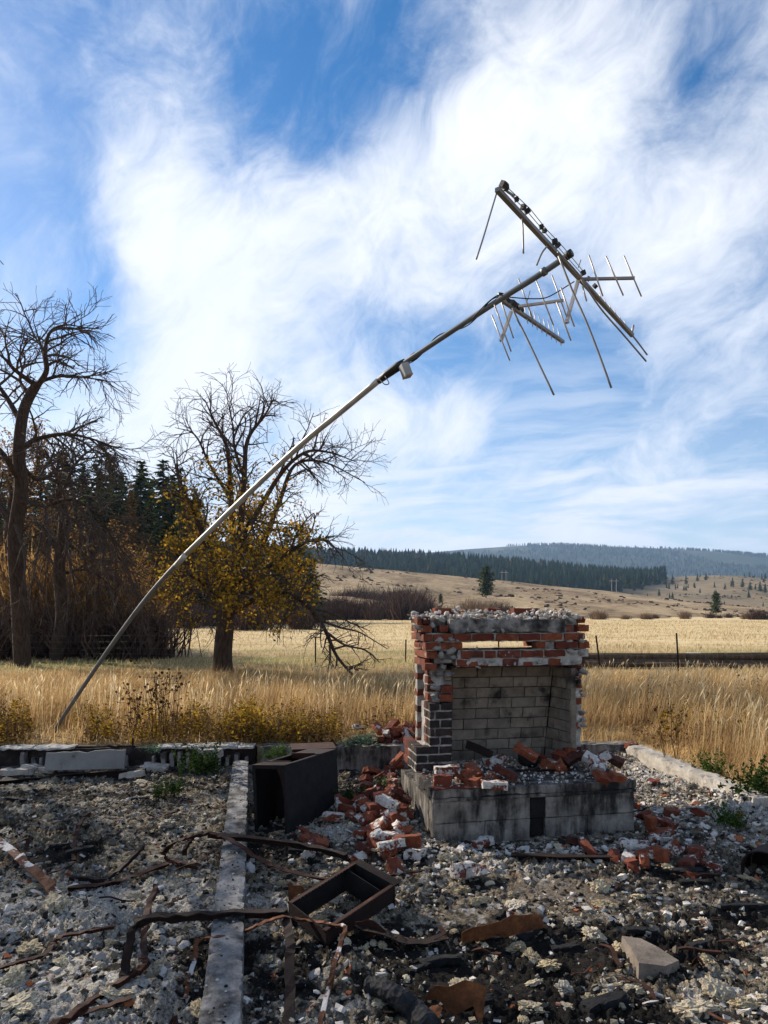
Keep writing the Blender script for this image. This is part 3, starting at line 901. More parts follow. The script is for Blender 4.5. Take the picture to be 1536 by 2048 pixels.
# broken hollow-block wall on the left: solid back, open cores in front
root = empty('foundation_wall', (-6.6, yb(-6.6), -.5), (0, 0, math.atan(.03)))
tag(root, 'broken hollow-block foundation wall with open cores along the left back edge', 'foundation wall')
rbox('wall_back', M['brick_soot'], root, 0, 5.1, .09, .22, 0, .50, .07, .010, chip=.02)
rbox('footing', M['concrete_soot'], root, 0, 5.1, -.03, .088, 0, .30, .08, .012, chip=.02)
x = .02
while x < 5.05:
    w = random.choice([.030, .038, .05])
    px_here = 768 + F*(x-6.6)/8.2
    if random.random() < .90:
        rbox('core_web', M['clay_rib'], root, x, x+w, -.012+random.uniform(-.006,.01), .088, .302, .302+random.uniform(.10, .185), .05, .006, chip=.01)
    x += w + random.choice([.045, .06, .075])
x = 0.0
while x < 5.05:
    L = random.uniform(.25, .5)
    if random.random() < .8:
        rbox('cap_block', M['mortar'], root, x, min(x+L, 5.1)-.008, -.02, .21, .503, .503+random.uniform(.02, .045), .05, .010, chip=.02)
    x += L

# concrete strip running from the back wall towards the viewer
bdv = BEAM_B - BEAM_A
o = rbox('concrete_beam', M['beam'], None, 0, float(np.hypot(*bdv)), -.085, .085, -.38, 0, .032, .005, chip=.022, freq=12.0, loc=(BEAM_A[0], BEAM_A[1], -.10), rot=(0, 0, math.atan2(bdv[1], bdv[0])))
tag(o, 'long grey ash-covered beam running back through the rubble', 'beam')

# ------------------------------------------------------------------ fireplace
fp = empty('brick_fireplace', tuple(FP_O), (0, 0, FP_A))
tag(fp, 'ruined red brick fireplace with open firebox on a raised concrete hearth', 'fireplace')
ZH = .44                                  # hearth top above the empty
CH = .076                                 # brick course
def CX(cx, ly):
    """local x of a column of the close-up of the fireplace, on the plane ly"""
    u = (760 + cx/2.844 - 768) / F
    return (u*(FP_O.y + _c*ly) - FP_O.x + _s*ly) / (_c - _s*u)
# brick meshes: chipped boxes shared between alike bricks
def brick_mesh(i, L=.203, D=.095, Hh=.062, m=None, chip=.012):
    V, fs = rough_box(-L/2, L/2, -D/2, D/2, -Hh/2, Hh/2, L/2.0 if i else .07, .0022, 14, 3.3*i, chip)
    mb = MB(); mb.v = [tuple(v) for v in V]; mb.f = fs
    return mb.mesh('brick', m)
BR = {}
def brick_me(mat, L, D=.095, Hh=.062):
    key = (mat, round(L, 2), round(D, 2), random.randrange(3))
    if key not in BR:
        V, fs = rough_box(-key[1]/2, key[1]/2, -key[2]/2, key[2]/2, -Hh/2, Hh/2, .034, .0030, 16, random.uniform(0, 60), .008)
        mb = MB(); mb.v = [tuple(v) for v in V]; mb.f = fs
        BR[key] = mb.mesh('brick', M[mat])
    return BR[key]
def lay(x0, x1, c, y0=.63, D=.095, mat='brick_wall', dy=0.0, z=None):
    """lay one brick between x0 and x1 in course c"""
    L = max(.04, x1-x0-.011)
    o = link('brick', brick_me(mat, L, D), None, fp)
    o.location = ((x0+x1)/2, y0+D/2+dy+random.uniform(-.004,.004), (ZH + CH*c + .031 + .006) if z is None else z)
    o.rotation_euler = (random.gauss(0,.008), random.gauss(0,.008), random.gauss(0,.014))
    return o
def course(cxs, c, y=.63, mat='brick_wall', skip=()):
    for i, (a, b) in enumerate(cxs):
        lay(CX(a, y), CX(b, y), c, y, mat=mat)
# hearth: cap, band and block courses with an open ash cleanout in the middle
rbox('hearth_core', M['char'], fp, .05, 1.67, .06, 1.05, -.1, .36, .2, .004)
rbox('hearth_cap', M['cap'], fp, -.012, 1.732, -.012, .66, .375, ZH, .05, .006, chip=.014)
rbox('hearth_band', M['cap'], fp, -.016, 1.737, -.016, 1.0, .345, .373, .05, .004, chip=.008)
rbox('hearth_tile', M['brick'], fp, .01, .42, .002, .10, ZH+.001, ZH+.010, .05, .002)
def blocks(z0, z1, cuts):
    for a, b in zip(cuts[:-1], cuts[1:]):
        if abs(a-.80) < .001: continue
        rbox('hearth_block', M['concrete_soot'], fp, a+.002, b-.002, 0, .16, z0+.002, z1-.003, .05, .003, chip=.005)
blocks(.175, .345, [0, .80, .935, 1.72]); blocks(.0, .175, [0, .42, .80, .935, 1.30, 1.72])
blocks(-.17, .0, [0, .80, .935, 1.72])
rbox('cleanout_dark', M['steel_black'], fp, .812, .925, .030, .045, .03, .165, .05, .002)  # black panel stands in for the dark inside the open cleanout hole
rbox('sooty_plate', M['steel_black'], fp, .803, .932, .012, .05, .176, .34, .05, .003)
for z0, z1, sh in ((.175,.345,0), (0,.175,.2), (-.17,0,0)):
    y = .162
    cuts = [.162] + [q for q in (.40-sh, .80-sh, 1.20-sh) if q > .2] + [1.10]
    for a, b in zip(cuts[:-1], cuts[1:]):
        if b > a: rbox('hearth_block', M['concrete_soot'], fp, -.002, .13, a+.002, b-.002, z0+.002, z1-.003, .05, .003, chip=.005)
        if b > a: rbox('hearth_block', M['concrete_soot'], fp, 1.59, 1.722, a+.002, b-.002, z0+.002, z1-.003, .05, .003, chip=.005)

# left pier, sooty face bricks
PX0 = .125
for c in range(3):                         # widened foot
    off = .09 if c % 2 else .0
    xs_ = [0, .115, .335] if c % 2 else [0, .215, .335]
    for a, b in zip(xs_[:-1], xs_[1:]): lay(a, b, c, .63, mat='brick_soot')
    for k in range(2): lay(.0, .095, c, .735+.105*k*2 - (.05 if c % 2 else 0), D=.20, mat='brick_soot' if k == 0 else 'brick_wall')
for c in range(3, 8):
    xs_ = [PX0, .225, .340] if c % 2 else [PX0, .180, .340]
    for a, b in zip(xs_[:-1], xs_[1:]): lay(a, b, c, .63, mat='brick_soot')
for c, a in ((8, .215), (9, .235)): lay(a, .345, c, .63, mat='brick_wall')
for c in range(3, 12):                     # ragged left return
    d = random.choice([.10, .10, .07])
    lay(PX0-.005, PX0+.09, c, .735 if c < 8 else random.choice([.66, .70]), D=d, mat='brick_wall')
    
# mortar backing behind the face bricks
rbox('mortar_core', M['mortar_soot'], fp, PX0+.012, .330, .638, .95, ZH, ZH+CH*8-.02, .05, .003)
rbox('mortar_core', M['mortar_soot'], fp, PX0+.03, .30, .70, .95, ZH+CH*8-.019, ZH+CH*12, .05, .022, chip=.03)
rbox('mortar_core', M['mortar'], fp, .012, .325, .638, .98, ZH, ZH+CH*3-.016, .05, .003)

# courses above the opening (columns of the close-up photograph)
UY = .615
rbox('steel_lintel', M['rust'], fp, CX(405,UY), CX(1125,UY), UY+.002, UY+.10, ZH+CH*12-.004, ZH+CH*12+.006, .2, .002)
course([(432,500),(500,560),(565,620),(690,795),(812,870),(955,1030)], 12, UY+.012)
course([(460,590),(595,662),(668,800),(805,932),(936,1062)], 13, UY)
course([(253,342),(345,472),(885,945),(995,1125),(1130,1197)], 14, UY)
course([(245,300),(300,415),(418,522),(526,656),(660,786),(790,916),(920,1042),(1046,1160)], 15, UY-.012)
course([(228,300),(335,392),(1018,1100),(1128,1192)], 16, UY)
course([(206,240),(240,292)], 17, UY); course([(206,262)], 16, UY+.11)
course([(250,325)], 11.6, UY+.02); course([(262,330),(1066,1130),(1132,1188)], 13, UY+.03)
course([(310,430),(610,700),(760,900)], 18, UY+.22)
# mortar beds and joints of that wall
rbox('mortar_bed', M['mortar'], fp, CX(432,UY), CX(1150,UY), UY+.010, UY+.11, ZH+CH*12+.008, ZH+CH*13+.002, .04, .011, chip=.01)
rbox('mortar_bed', M['mortar'], fp, CX(445,UY), CX(1190,UY), UY+.016, UY+.12, ZH+CH*13+.003, ZH+CH*14-.003, .04, .008)
rbox('mortar_bed', M['mortar'], fp, CX(262,UY), CX(470,UY), UY+.016, UY+.12, ZH+CH*14, ZH+CH*15-.004, .04, .008)
rbox('mortar_bed', M['mortar_soot'], fp, CX(890,UY), CX(1190,UY), UY+.03, UY+.12, ZH+CH*14, ZH+CH*15-.004, .04, .008)
rbox('mortar_bed', M['mortar'], fp, CX(275,UY), CX(1160,UY), UY+.008, UY+.12, ZH+CH*15, ZH+CH*16-.003, .04, .007)
rbox('concrete_lintel', M['lintel'], fp, CX(396,UY), CX(1056,UY), UY-.02, UY+.16, ZH+CH*16+.002, ZH+CH*17.6, .04, .008, chip=.02)
# back leaf, with the same gap
for c in list(range(0, 14)) + [15, 16, 17]:
    x = .12 + (.1 if c % 2 else 0)
    while x < 1.62:
        lay(x, min(x+.214, 1.65), c, 1.085, mat='brick_wall'); x += .214
for a, b in ((.12,.38),(1.22,1.62)): lay(a, b, 14, 1.085)
rbox('mortar_core', M['mortar_soot'], fp, .13, 1.62, 1.09, 1.17, ZH, ZH+CH*13.9, .08, .004)
rbox('mortar_core', M['mortar_soot'], fp, .13, 1.60, 1.09, 1.17, ZH+CH*15+.004, ZH+CH*17.8, .08, .004)
rbox('smoke_shelf', M['mortar_soot'], fp, .20, 1.58, .74, 1.085, ZH+CH*15+.01, ZH+CH*17.2, .06, .012)
rbox('smoke_shelf', M['mortar_soot'], fp, .20, 1.58, .735, 1.085, ZH+CH*12+.03, ZH+CH*13.6, .08, .008)
for c in range(12, 18):                    # side returns of the chimney breast
    for k in range(2):
        lay(.07 if c > 14 else .10, .165, c, .72+.20*k, D=.19)
        if not (c == 14 and k == 1): lay(1.56, 1.655, c, .72+.20*k, D=.19)
# right flank: the face is gone, the ragged inner leaf shows
RYP = .745
for c in range(12):
    if c in (2, 3, 6): continue
    lay(1.535+random.uniform(0,.02), 1.635+random.uniform(-.012,.008), c, RYP, D=.10, mat=random.choice(['brick_wall','brick_wall','brick_pale']))
for c in range(12): lay(1.54, 1.635, c, RYP+.115, D=.20, mat='brick_wall')
rbox('mortar_core', M['mortar'], fp, 1.535, 1.622, RYP+.012, 1.08, ZH, ZH+CH*12, .04, .010, chip=.01)
# firebox of pale grey blocks: back, right cheek and left cheek, slightly splayed
def cheek(P0, P1, lean0, lean1, rows, bl, bh, off0, name='firebox_block', zc=ZH):
    """coursed blocks from P0 to P1 (local xy at the bottom); the top leans by lean0 / lean1"""
    P0, P1, lean0, lean1 = (Vector((*p, 0)) for p in (P0, P1, lean0, lean1))
    L = (P1-P0).length
    d = (P1-P0).normalized(); n = Vector((d.y, -d.x, 0))
    for r in range(rows):
        s = -off0 if r % 2 else 0.0
        while s < L - .01:
            a, b = max(s, 0), min(s+bl, L)
            s += bl
            if b-a < .02: continue
            z0, z1 = zc+r*bh+.003, zc+(r+1)*bh-.004
            vs = []
            jit = random.uniform(-.006, .006)
            for dep in (jit, -.06):
                for (q, z) in ((a+.0038+random.uniform(-.001,.001), z0), (b-.0038, z0+random.uniform(-.001,.001)), (b-.0038+random.uniform(-.001,.001), z1), (a+.0038, z1+random.uniform(-.001,.001))):
                    tz = (z-zc)/(rows*bh)
                    p0 = P0 + lean0*tz; p1 = P1 + lean1*tz
                    p = p0.lerp(p1, q/L) + n*dep
                    vs.append((p.x, p.y, z))
            mb = MB(); mb.add(vs, [(0,1,2,3),(7,6,5,4),(1,0,4,5),(2,1,5,6),(3,2,6,7),(0,3,7,4)])
            mb.build(name, M['firebrick'], fp)
cheek((.44,1.03), (1.37,1.03), (0,-.06), (.07,-.06), 9, .226, .0985, .113)
cheek((1.372,1.025), (1.475,.665), (.07,-.06), (0,0), 9, .19, .0985, .095)
cheek((.345,.70), (.436,1.025), (0,0), (0,-.06), 9, .19, .0985, .095)
rbox('firebox_jamb', M['firebrick'], fp, 1.478, 1.531, .662, .76, ZH, ZH+CH*11.5, .05, .007, chip=.012)
rbox('firebox_backing', M['char'], fp, .36, 1.53, 1.072, 1.083, ZH, ZH+CH*12, .2, .002)
rbox('firebox_backing', M['char'], fp, 1.50, 1.533, .765, 1.07, ZH, ZH+CH*11.8, .2, .002)
# lumps of mortar clinging to the brickwork
WADS = [proto_wad(rng, 2) for _ in range(8)]
BITS = [proto_bit(rng) for _ in range(14)]
SHARDS = [proto_shard(rng, f) for f in (.3,.35,.45,.5,.6,.6,.7,.35,.45,.55,.4,.65)]
LUMP_ME = [mesh_np('mortar_lump', v, f, True, M['mortar']) for v, f in WADS[:4]]
LUMPS_ME = [mesh_np('mortar_lump', v, f, True, M['mortar_soot']) for v, f in WADS[4:8]]
for (cx, cy, s, ly, so) in [(330,285,.055,.60,0),(400,280,.05,.60,0),(440,290,.03,.60,0),(410,345,.055,.60,0),(350,370,.05,.60,0),(420,385,.05,.60,0),(380,405,.055,.61,1),
        (340,480,.055,.66,1),(330,330,.05,.6,0),(320,560,.05,.67,1),(330,625,.035,.63,0),(305,600,.03,.62,0),(360,440,.06,.66,1),(390,480,.05,.68,1),(300,200,.04,.6,0),(345,165,.05,.6,0),
        (1090,350,.05,.6,0),(1150,355,.05,.6,0),(1100,410,.04,.6,0),(1160,465,.055,.68,0),(1120,480,.05,.70,1),(1130,525,.05,.70,1),(1155,700,.055,.74,0),(1160,740,.055,.74,0),(1155,770,.045,.74,0),(1160,600,.03,.74,0),
        (1080,290,.035,.6,0),(1150,290,.03,.6,0),(440,440,.025,.62,0),(600,412,.03,.6,0),(640,405,.03,.6,0),(770,420,.03,.6,0),(910,410,.035,.6,0),(1040,420,.03,.6,0),(560,440,.025,.6,0),(1075,135,.05,.62,0),(1090,170,.045,.62,0),
        (550,235,.035,.59,0),(640,230,.04,.59,0),(700,235,.04,.59,0),(500,225,.035,.59,0),(220,215,.05,.60,0),(225,160,.04,.6,0),(550,335,.022,.62,1),(800,342,.022,.62,1)]:
    ly0 = ly
    x = CX(cx, ly0)
    d = FP_O.y + _s*x + _c*ly0
    z = EYE + (HZ - (1180 + cy/2.844))/F*d - FP_O.z
    o = link('mortar_lump', random.choice(LUMPS_ME if so else LUMP_ME), None, fp)
    o.location = (x, ly0+s*.35, z); sc = s*.78
    o.scale = (sc*random.uniform(.8,1.2), sc*.8, sc*random.uniform(.8,1.1)); o.rotation_euler = (random.uniform(-.4,.4), random.uniform(-.5,.5), random.uniform(0, 6))
# broken mortar lying on top of the chimney breast
n = 900
tx = rng.uniform(.05, 1.60, n); ty = rng.uniform(.60, 1.15, n)
hump = .03 + .075*np.clip(fbm(tx*6, ty*6, 3)+.25, 0, 1) + .04*np.exp(-((tx-.5)/.25)**2) + .05*np.exp(-((tx-1.30)/.2)**2)
pos = np.stack([tx, ty, ZH+CH*17.5 + rng.uniform(0, 1, n)*hump], -1)
V, Fc = scatter_np(SHARDS, pos, rng.uniform(.010, .038, n), rng, .7)
tag(link('mortar_debris', mesh_np('mortar_debris', V, Fc, False, M['white_chip']), None, fp), kind='stuff')
rbox('mortar_fill', M['mortar_soot'], fp, .12, 1.60, .74, 1.15, ZH+CH*17.2, ZH+CH*17.7, .05, .018)
o = link('mortar_lump', LUMP_ME[0], None, fp); o.location = (CX(680,.7), .70, ZH+CH*18.3); o.scale = (.045,.04,.04)
# fallen chips and grit on the hearth
n = 700
tx = rng.uniform(.03, 1.70, n); ty = rng.uniform(.03, 1.0, n)
k = (ty < .62) | ((tx > .40) & (tx < 1.42)); tx, ty = tx[k], ty[k]
pile = .085*sstep(.1, .6, ty)*(.5+.5*fbm(tx*3, ty*3, 2)) + .05*np.exp(-((tx-1.45)/.25)**2-((ty-.4)/.25)**2)
pos = np.stack([tx, ty, ZH + rng.uniform(0, 1, len(tx))*pile*.6 + .004], -1)
V, Fc = scatter_np(SHARDS, pos, rng.uniform(.006, .026, len(tx)), rng, .6)
tag(link('hearth_grit', mesh_np('hearth_grit', V, Fc, False, M['white_chip']), None, fp), kind='stuff')
def hearth_pile(lx, ly):
    return ZH + FP_O.z + .03*float(sstep(.1, .6, np.array(ly)))

# ------------------------------------------------------------------ loose bricks
LB = {}
def loose_mesh(kind, L):
    key = (kind, L, random.randrange(4))
    if key not in LB:
        V, fs = rough_box(-L/2, L/2, -.0475, .0475, -.031, .031, .036, .0045, 14, random.uniform(0, 80), .014)
        if L < .19:                        # broken end
            k = V[:,0] > L/2-.03
            V[k,0] += fbm(V[k,1]*18+L*90, V[k,2]*18+key[2]*7, 2)*.05
        mb = MB(); mb.v = [tuple(v) for v in V]; mb.f = fs
        LB[key] = mb.mesh('brick', M[kind])
    return LB[key]
def loose(p, label, group, kind=None, L=None, yaw=None, tilt=.35, rot=None):
    kind = kind or random.choice(['brick']*6 + ['brick_pale']*2)
    L = L or random.choice([.203,.203,.203,.16,.13,.10])
    o = link('brick', loose_mesh(kind, L))
    o.location = p
    o.rotation_euler = rot or (random.gauss(0, tilt) + random.choice([0,0,0,1.57]), random.gauss(0, tilt), random.uniform(0, 6.28) if yaw is None else yaw)
    return tag(o, label, 'brick', group)

def C1(cx, cy): return 760+cx/2.844, 1180+cy/2.844
def C3(cx, cy): return 412+cx/3.0, 1460+cy/3.0
def C4(cx, cy): return 924+cx*.3984, 1460+cy*.3984
def C5(cx, cy): return 600+cx/5.12, 1430+cy/5.12
# on the hearth: (close-up x, y, lift, kind, length, label)
HB = [(380,1022,.105,'brick_pale',.203,'red brick with white mortar top, lying flat on an upright brick at the hearth left',(0,0,.15)),
      (352,1085,.045,'brick',.14,'upright brick under the flat white-topped one on the hearth left',(1.57,0,.1)),
      (530,1030,.06,None,.203,None,None),(468,1062,.045,None,.13,None,None),(535,1088,.035,'brick',.13,'small red half brick standing near the front of the hearth',None),(650,1066,.05,'brick',.14,None,None),
      (716,1040,.085,'brick',.203,'long red brick tilted over the others at the middle of the hearth',(0,.45,-.35)),(650,1108,.030,'brick_pale',.203,'pale coated brick lying at the front edge of the hearth',(0,.05,.05)),
      (652,968,.06,'brick_pale',.203,'pale mortar-coated brick leaning inside the firebox mouth',(0,-.2,.25)),(832,922,.16,'brick',.22,'bright orange brick lying on the black pot in the firebox',(.3,.5,-.3)),
      (970,1000,.05,'brick',.16,None,None),(1022,1005,.05,'brick',.13,None,None),(1098,962,.09,'brick',.203,None,None),(1032,942,.10,'brick',.15,None,None),(1080,918,.13,'brick',.12,None,None),
      (1218,972,.11,'brick_pale',.203,'pale brick leaning in the pile at the right end of the hearth',(.5,.5,-.4)),(1258,955,.12,'brick_pale',.16,None,None),(1322,962,.07,'brick',.203,'thin bright orange brick sloping at the far right of the hearth',(.2,.35,-.55)),
      (1265,1066,.07,'brick',.14,'large red brick on its corner at the hearth front right',(.7,.4,.5)),(1350,1066,.06,'brick',.13,'red half brick at the right front corner of the hearth',(.2,.3,.2)),(500,1062,.04,'brick',.10,None,None),
      (905,960,.05,None,.13,None,None),(1160,940,.10,'brick_pale',.14,None,None),(1230,1010,.08,'brick_pale',.12,None,None)]
zt = ZH + FP_O.z
for cx, cy, up, kind, L, lab, rt in HB:
    px, py = C1(cx, cy)
    loose(G(px, py, zt+up), lab or 'loose red brick in the jumble on top of the hearth', 'bricks fallen on the hearth', kind, L, None, .3, rt)
# heap against the left side of the hearth
LH = [(825,505,.05),(730,570,.04),(920,555,.05),(1000,460,.12),(1010,515,.06),(930,640,.06),(820,650,.03),(705,670,.0),(395,935,.07),(350,1040,.045),(480,900,.04),(500,965,.03),(585,985,.04),(640,905,.07),(700,800,.05),
      (780,800,.08),(860,830,.10),(900,890,.14),(985,930,.08),(985,800,.12),(740,1000,.06),(790,930,.09),(895,1035,.09),(905,1100,.06),(1000,1125,.06),(775,1150,.06),(670,1200,.04),(1065,1195,.05),(810,1290,.04),(850,1335,.03),
      (950,1240,.06),(930,1325,.06),(920,1405,.03),(1100,1290,.06),(1160,1425,.035),(220,1310,.03),(100,1400,.02),(60,1275,.02),(135,1312,.02),(960,1555,.03),(30,1225,.03),(590,870,.03),(690,950,.02),(1040,860,.08),(560,1060,.01),(1030,1010,.03),(860,960,.03),
      (1010,1200,.02),(880,1180,.02),(760,1080,.02),(940,750,.05),(1050,700,.02),(600,1460,.0)]
for i, (cx, cy, up) in enumerate(LH):
    px, py = C5(cx, cy)
    lab = {8:'pale brick standing on end beside the black steel casing', 9:'long brick with white mortar top beside the black steel casing', 34:'brick with rounded white mortar top near the hearth corner', 17:'brick with one white end on top of the left heap', 39:'orange brick lying apart in front of the heap'}.get(i)
    kind = 'brick_pale' if i in (8, 9, 17, 34, 25, 30) else None
    L = .203 if i in (3, 9, 17, 18, 33) else None
    rt = {8:(0,1.5,.3), 9:(0,.02,-.15), 17:(.1,.35,-.4), 18:(.2,.25,-.5), 3:(.1,-.75,.3), 34:(0,0,-.2)}.get(i)
    loose(RB(px, py, up), lab or ('sunlit orange brick in the heap behind the hearth corner' if cy < 680 else 'loose red brick in the heap against the hearth left side'), 'bricks heaped left of the hearth', kind, L, None, .38, rt)
r5 = random.Random(55)
for k in range(34):
    cx, cy = r5.gauss(830, 190), r5.uniform(700, 1380)
    if cx > 1010 + (cy-700)*.30: continue
    px, py = C5(cx, cy)
    loose(RB(px, py, r5.uniform(.0, .05)), 'loose red brick in the heap against the hearth left side', 'bricks heaped left of the hearth', None, r5.choice([.10,.10,.13,.07]), None, .5)
for k in range(16):
    px, py = C5(r5.gauss(1080, 110), r5.uniform(150, 330)); z = r5.uniform(.05, .18)
    loose(W(px, py, min(max((EYE-z)*F/(py-HZ), yb(0)+.28), 9.3)), 'loose brick in the sunlit heap behind the back foundation wall', 'bricks heaped behind the back wall', None, r5.choice([.10,.13,.07]), None, .5)
# heap behind the back wall
BH = [(940,110),(800,135),(540,285),(620,300),(670,312),(750,290),(900,200),(870,280),(1000,270),(1085,290),(1130,310),(1200,250),(1270,200),(1250,270),(1170,190),(1290,175),(1145,345),(600,120),(1060,330),(960,330),(830,250),(1100,200),(1020,150),(1230,310),(700,250),(1180,120),(1290,120),(1090,110)]
for i, (cx, cy) in enumerate(BH):
    px, py = C5(cx, cy)
    z = .06 + .14*max(0, (330-cy)/250)*(1 if cx > 760 else .35)
    d = min(max((EYE-z)*F/(py-HZ), yb(0)+.28), 9.6)
    loose(W(px, py, d), 'loose brick in the sunlit heap behind the back foundation wall', 'bricks heaped behind the back wall', None, .203 if i in (0,2,5) else None, None, .4, (.1,-.6,.8) if i == 0 else None)
# scattered right of and in front of the hearth
RS_ = [(105,565,.04),(565,565,.03),(640,600,.03),(865,575,.06),(765,645,.03),(840,640,.02),(855,685,.02),(915,660,.03),(985,625,.04),(1035,615,.03),(975,550,.03),(1035,560,.03),(950,480,.06),(1020,470,.03),(910,430,.03),(1045,413,.035),(965,265,.035),
       (1205,425,.01),(1185,610,.03),(1145,660,.01),(1120,715,.03),(1255,690,.03),(45,720,.04),(5,700,.04),(870,390,.02),(1000,520,.02),(930,620,.02)]
for i, (cx, cy, up) in enumerate(RS_):
    px, py = C4(cx, cy)
    lab = {3:'large brick with white mortar patch at the hearth right corner', 12:'brick standing on end beside the hearth right side', 15:'single sunlit brick lying right of the hearth', 16:'brick lying near the right foundation wall among pale chips',
           17:'small orange brick bat near the green plant by the right wall', 18:'single red brick out on the ash right of the hearth', 20:'red brick beside the black charred piece on the right', 21:'pale coated brick lying alone on the right', 0:'broken red brick at the foot of the hearth front', 22:'large mortar-coated brick lump in front of the hearth', 19:'small buried brick bat on the right'}.get(i)
    loose(RB(px, py, up), lab or 'loose red brick scattered by the hearth right corner', 'bricks scattered right of the hearth', 'brick_pale' if i in (5, 21, 22, 23) else ('brick' if i in (12,15,16,18,20) else None), .21 if i in (3, 22) else None, None, .3, (.2,1.45,.4) if i == 12 else ((0,.1,-.15) if i in (3,15,18) else None))
loose(W(1262, 1491, 8.35), 'orange brick bat lying on the corner of the foundation wall', 'bricks scattered right of the hearth', 'brick', .13, .4, .05)

# ------------------------------------------------------------------ chips, plaster, wool, char
def spread(n, r, xlo=-.68, xhi=.68, ylo=2.3, yhi=8.1):
    """random points of the rubble floor, as dense near the viewer as far"""
    y = ylo + (yhi-ylo)*r.random(n)**1.35
    x = y*r.uniform(xlo, xhi, n) + r.normal(0, .2, n)
    lx_, ly_ = fp_local(x, y)
    k = inside(x, y, -.02) & ~((lx_ > -.03) & (lx_ < 1.75) & (ly_ > -.03) & (ly_ < 1.2)) & (seg_dist(x, y, BEAM_A, BEAM_B) > .09) & (x > -6) & (x < 4.5)
    return x[k], y[k]
def chv(x, y):
    i = np.clip(((x-RX0)/RS).astype(int), 0, len(gx)-1); j = np.clip(((y-RY0)/RS).astype(int), 0, len(gy)-1)
    return ch[j, i]
x, y = spread(60000, rng)
c = chv(x, y)
k = rng.random(len(x)) < np.where(c > .5, .35, .9)*np.clip(.55+1.3*fbm(x*2.2, y*2.2, 3), .08, 1)
x, y = x[k], y[k]
sz = .004 + .022*rng.random(len(x))**2.6
V, Fc = scatter_np(BITS, np.stack([x, y, hzs(x, y)+sz*.15], -1), sz, rng, .5)
tag(link('rubble_chips', mesh_np('rubble_chips', V, Fc, False, M['rock_chip'])), 'mixed grey, beige and black chips strewn over the burnt floor', kind='stuff')
# pale chips: along the right wall, in front of the hearth and in drifts at lower left
def drift(cx, cy, sx, sy, n): return np.stack([rng.normal(cx, sx, n), rng.normal(cy, sy, n)], -1)
pts = [drift(2.45, 7.0, .35, .75, 1500), drift(2.75, 6.2, .35, .35, 900), drift(1.0, 5.35, .65, .13, 900), drift(-.05, 5.7, .30, .35, 700), drift(-2.2, 4.1, .8, .5, 260), drift(-2.0, 3.0, .7, .4, 240), drift(-.1, 3.1, .4, .35, 220), drift(3.3, 5.3, .4, .3, 700), drift(.3, 8.7, .5, .15, 300), drift(2.0, 4.6, .7, .3, 200), drift(1.9, 2.9, .7, .3, 220), drift(.2, 5.0, .3, .2, 250)]
P = np.concatenate(pts)
x, y = P[:,0], P[:,1]
lx_, ly_ = fp_local(x, y)
k = (inside(x, y, -.02)) & ~((lx_ > -.03) & (lx_ < 1.75) & (ly_ > -.03) & (ly_ < 1.2)) & (seg_dist(x, y, BEAM_A, BEAM_B) > .10)
x, y = x[k], y[k]
sz = .006 + .030*rng.random(len(x))**3
V, Fc = scatter_np(BITS+SHARDS[:5], np.stack([x, y, hzs(x, y)+sz*.25], -1), sz, rng, .35)
tag(link('pale_chips', mesh_np('pale_chips', V, Fc, False, M['white_chip'])), 'small white plaster and mortar chips drifted over the rubble', kind='stuff')

# ash and crumbs lying on the long beam
n = 650
tb = rng.random(n); keep_ = fbm(tb*40, tb*0+3.3, 3) + .9*(rng.random(n)-.45) > .0; tb = tb[keep_]
ob = rng.normal(0, .05, len(tb)); ob = np.clip(ob, -.075, .075)
dn_ = bdv/np.hypot(*bdv); nb_ = np.array([-dn_[1], dn_[0]])
Pb = BEAM_A[None] + tb[:,None]*bdv[None] + ob[:,None]*nb_[None]
sz = .003 + .014*rng.random(len(tb))**3
V, Fc = scatter_np(SHARDS, np.stack([Pb[:,0], Pb[:,1], np.full(len(tb), -.098)], -1), sz, rng, .4)
tag(link('beam_crumbs', mesh_np('beam_crumbs', V, Fc, False, M['rock_chip'])), 'ash crumbs and chips lying on the long beam', kind='stuff')
LAND = [('the kinked dark bar',270,1850),('the zigzag strip at left',100,1890),('the bottom left corner',100,2010),('the painted strip at the left edge',60,1740),('the upright curved strip',160,1670),('the pale leaning board',170,1570),('the low green weed',340,1600),
    ('the looping rusty band',380,1700),('the near end of the beam',450,2010),('the middle of the beam',460,1800),('the far end of the beam',480,1570),('the steel casing',600,1670),('the tilted steel frame',690,1800),('the wide bar at the bottom',580,1980),('the charred log',790,2000),('the left brick heap',760,1640),
    ('the left hearth corner',880,1720),('the angle iron',1120,1720),('the orange rusty sheet',1010,1860),('the flat paving stone',1300,1930),('the rusty drum',1510,1760),('the right hearth corner',1300,1690),('the weed at the right wall',1450,1640),('the right foundation wall',1350,1560),('the bottom right corner',1450,2010),('the bottom edge centre',1080,2010)]
LAND = [(n_, G(a_, b_, -.2)) for n_, a_, b_ in LAND]
def zone(x, y):
    return 'near ' + min(LAND, key=lambda l: (l[1].x-x)**2 + (l[1].y-y)**2)[0]
PL_ME = [mesh_np('plaster_chunk', *proto_shard(rng, f), False, M['plaster']) for f in (.12,.15,.18,.25,.3,.4,.5,.6)]
def place_plaster(x, y, s):
    o = link('plaster_chunk', random.choice(PL_ME))
    o.location = (x, y, hz(x, y)+s*.22)
    o.scale = (s*random.uniform(.8,1.3), s*random.uniform(.7,1.1), s*random.uniform(.7,1.2))
    o.rotation_euler = (random.gauss(0,.35), random.gauss(0,.35), random.uniform(0, 6.28))
    zn = zone(x, y)
    tag(o, 'white plaster chunk ' + zn, 'plaster chunk', 'white plaster chunks ' + zn)
x, y = spread(900, np.random.default_rng(3))
c = chv(x, y)
r3 = np.random.default_rng(5)
cnt = 0
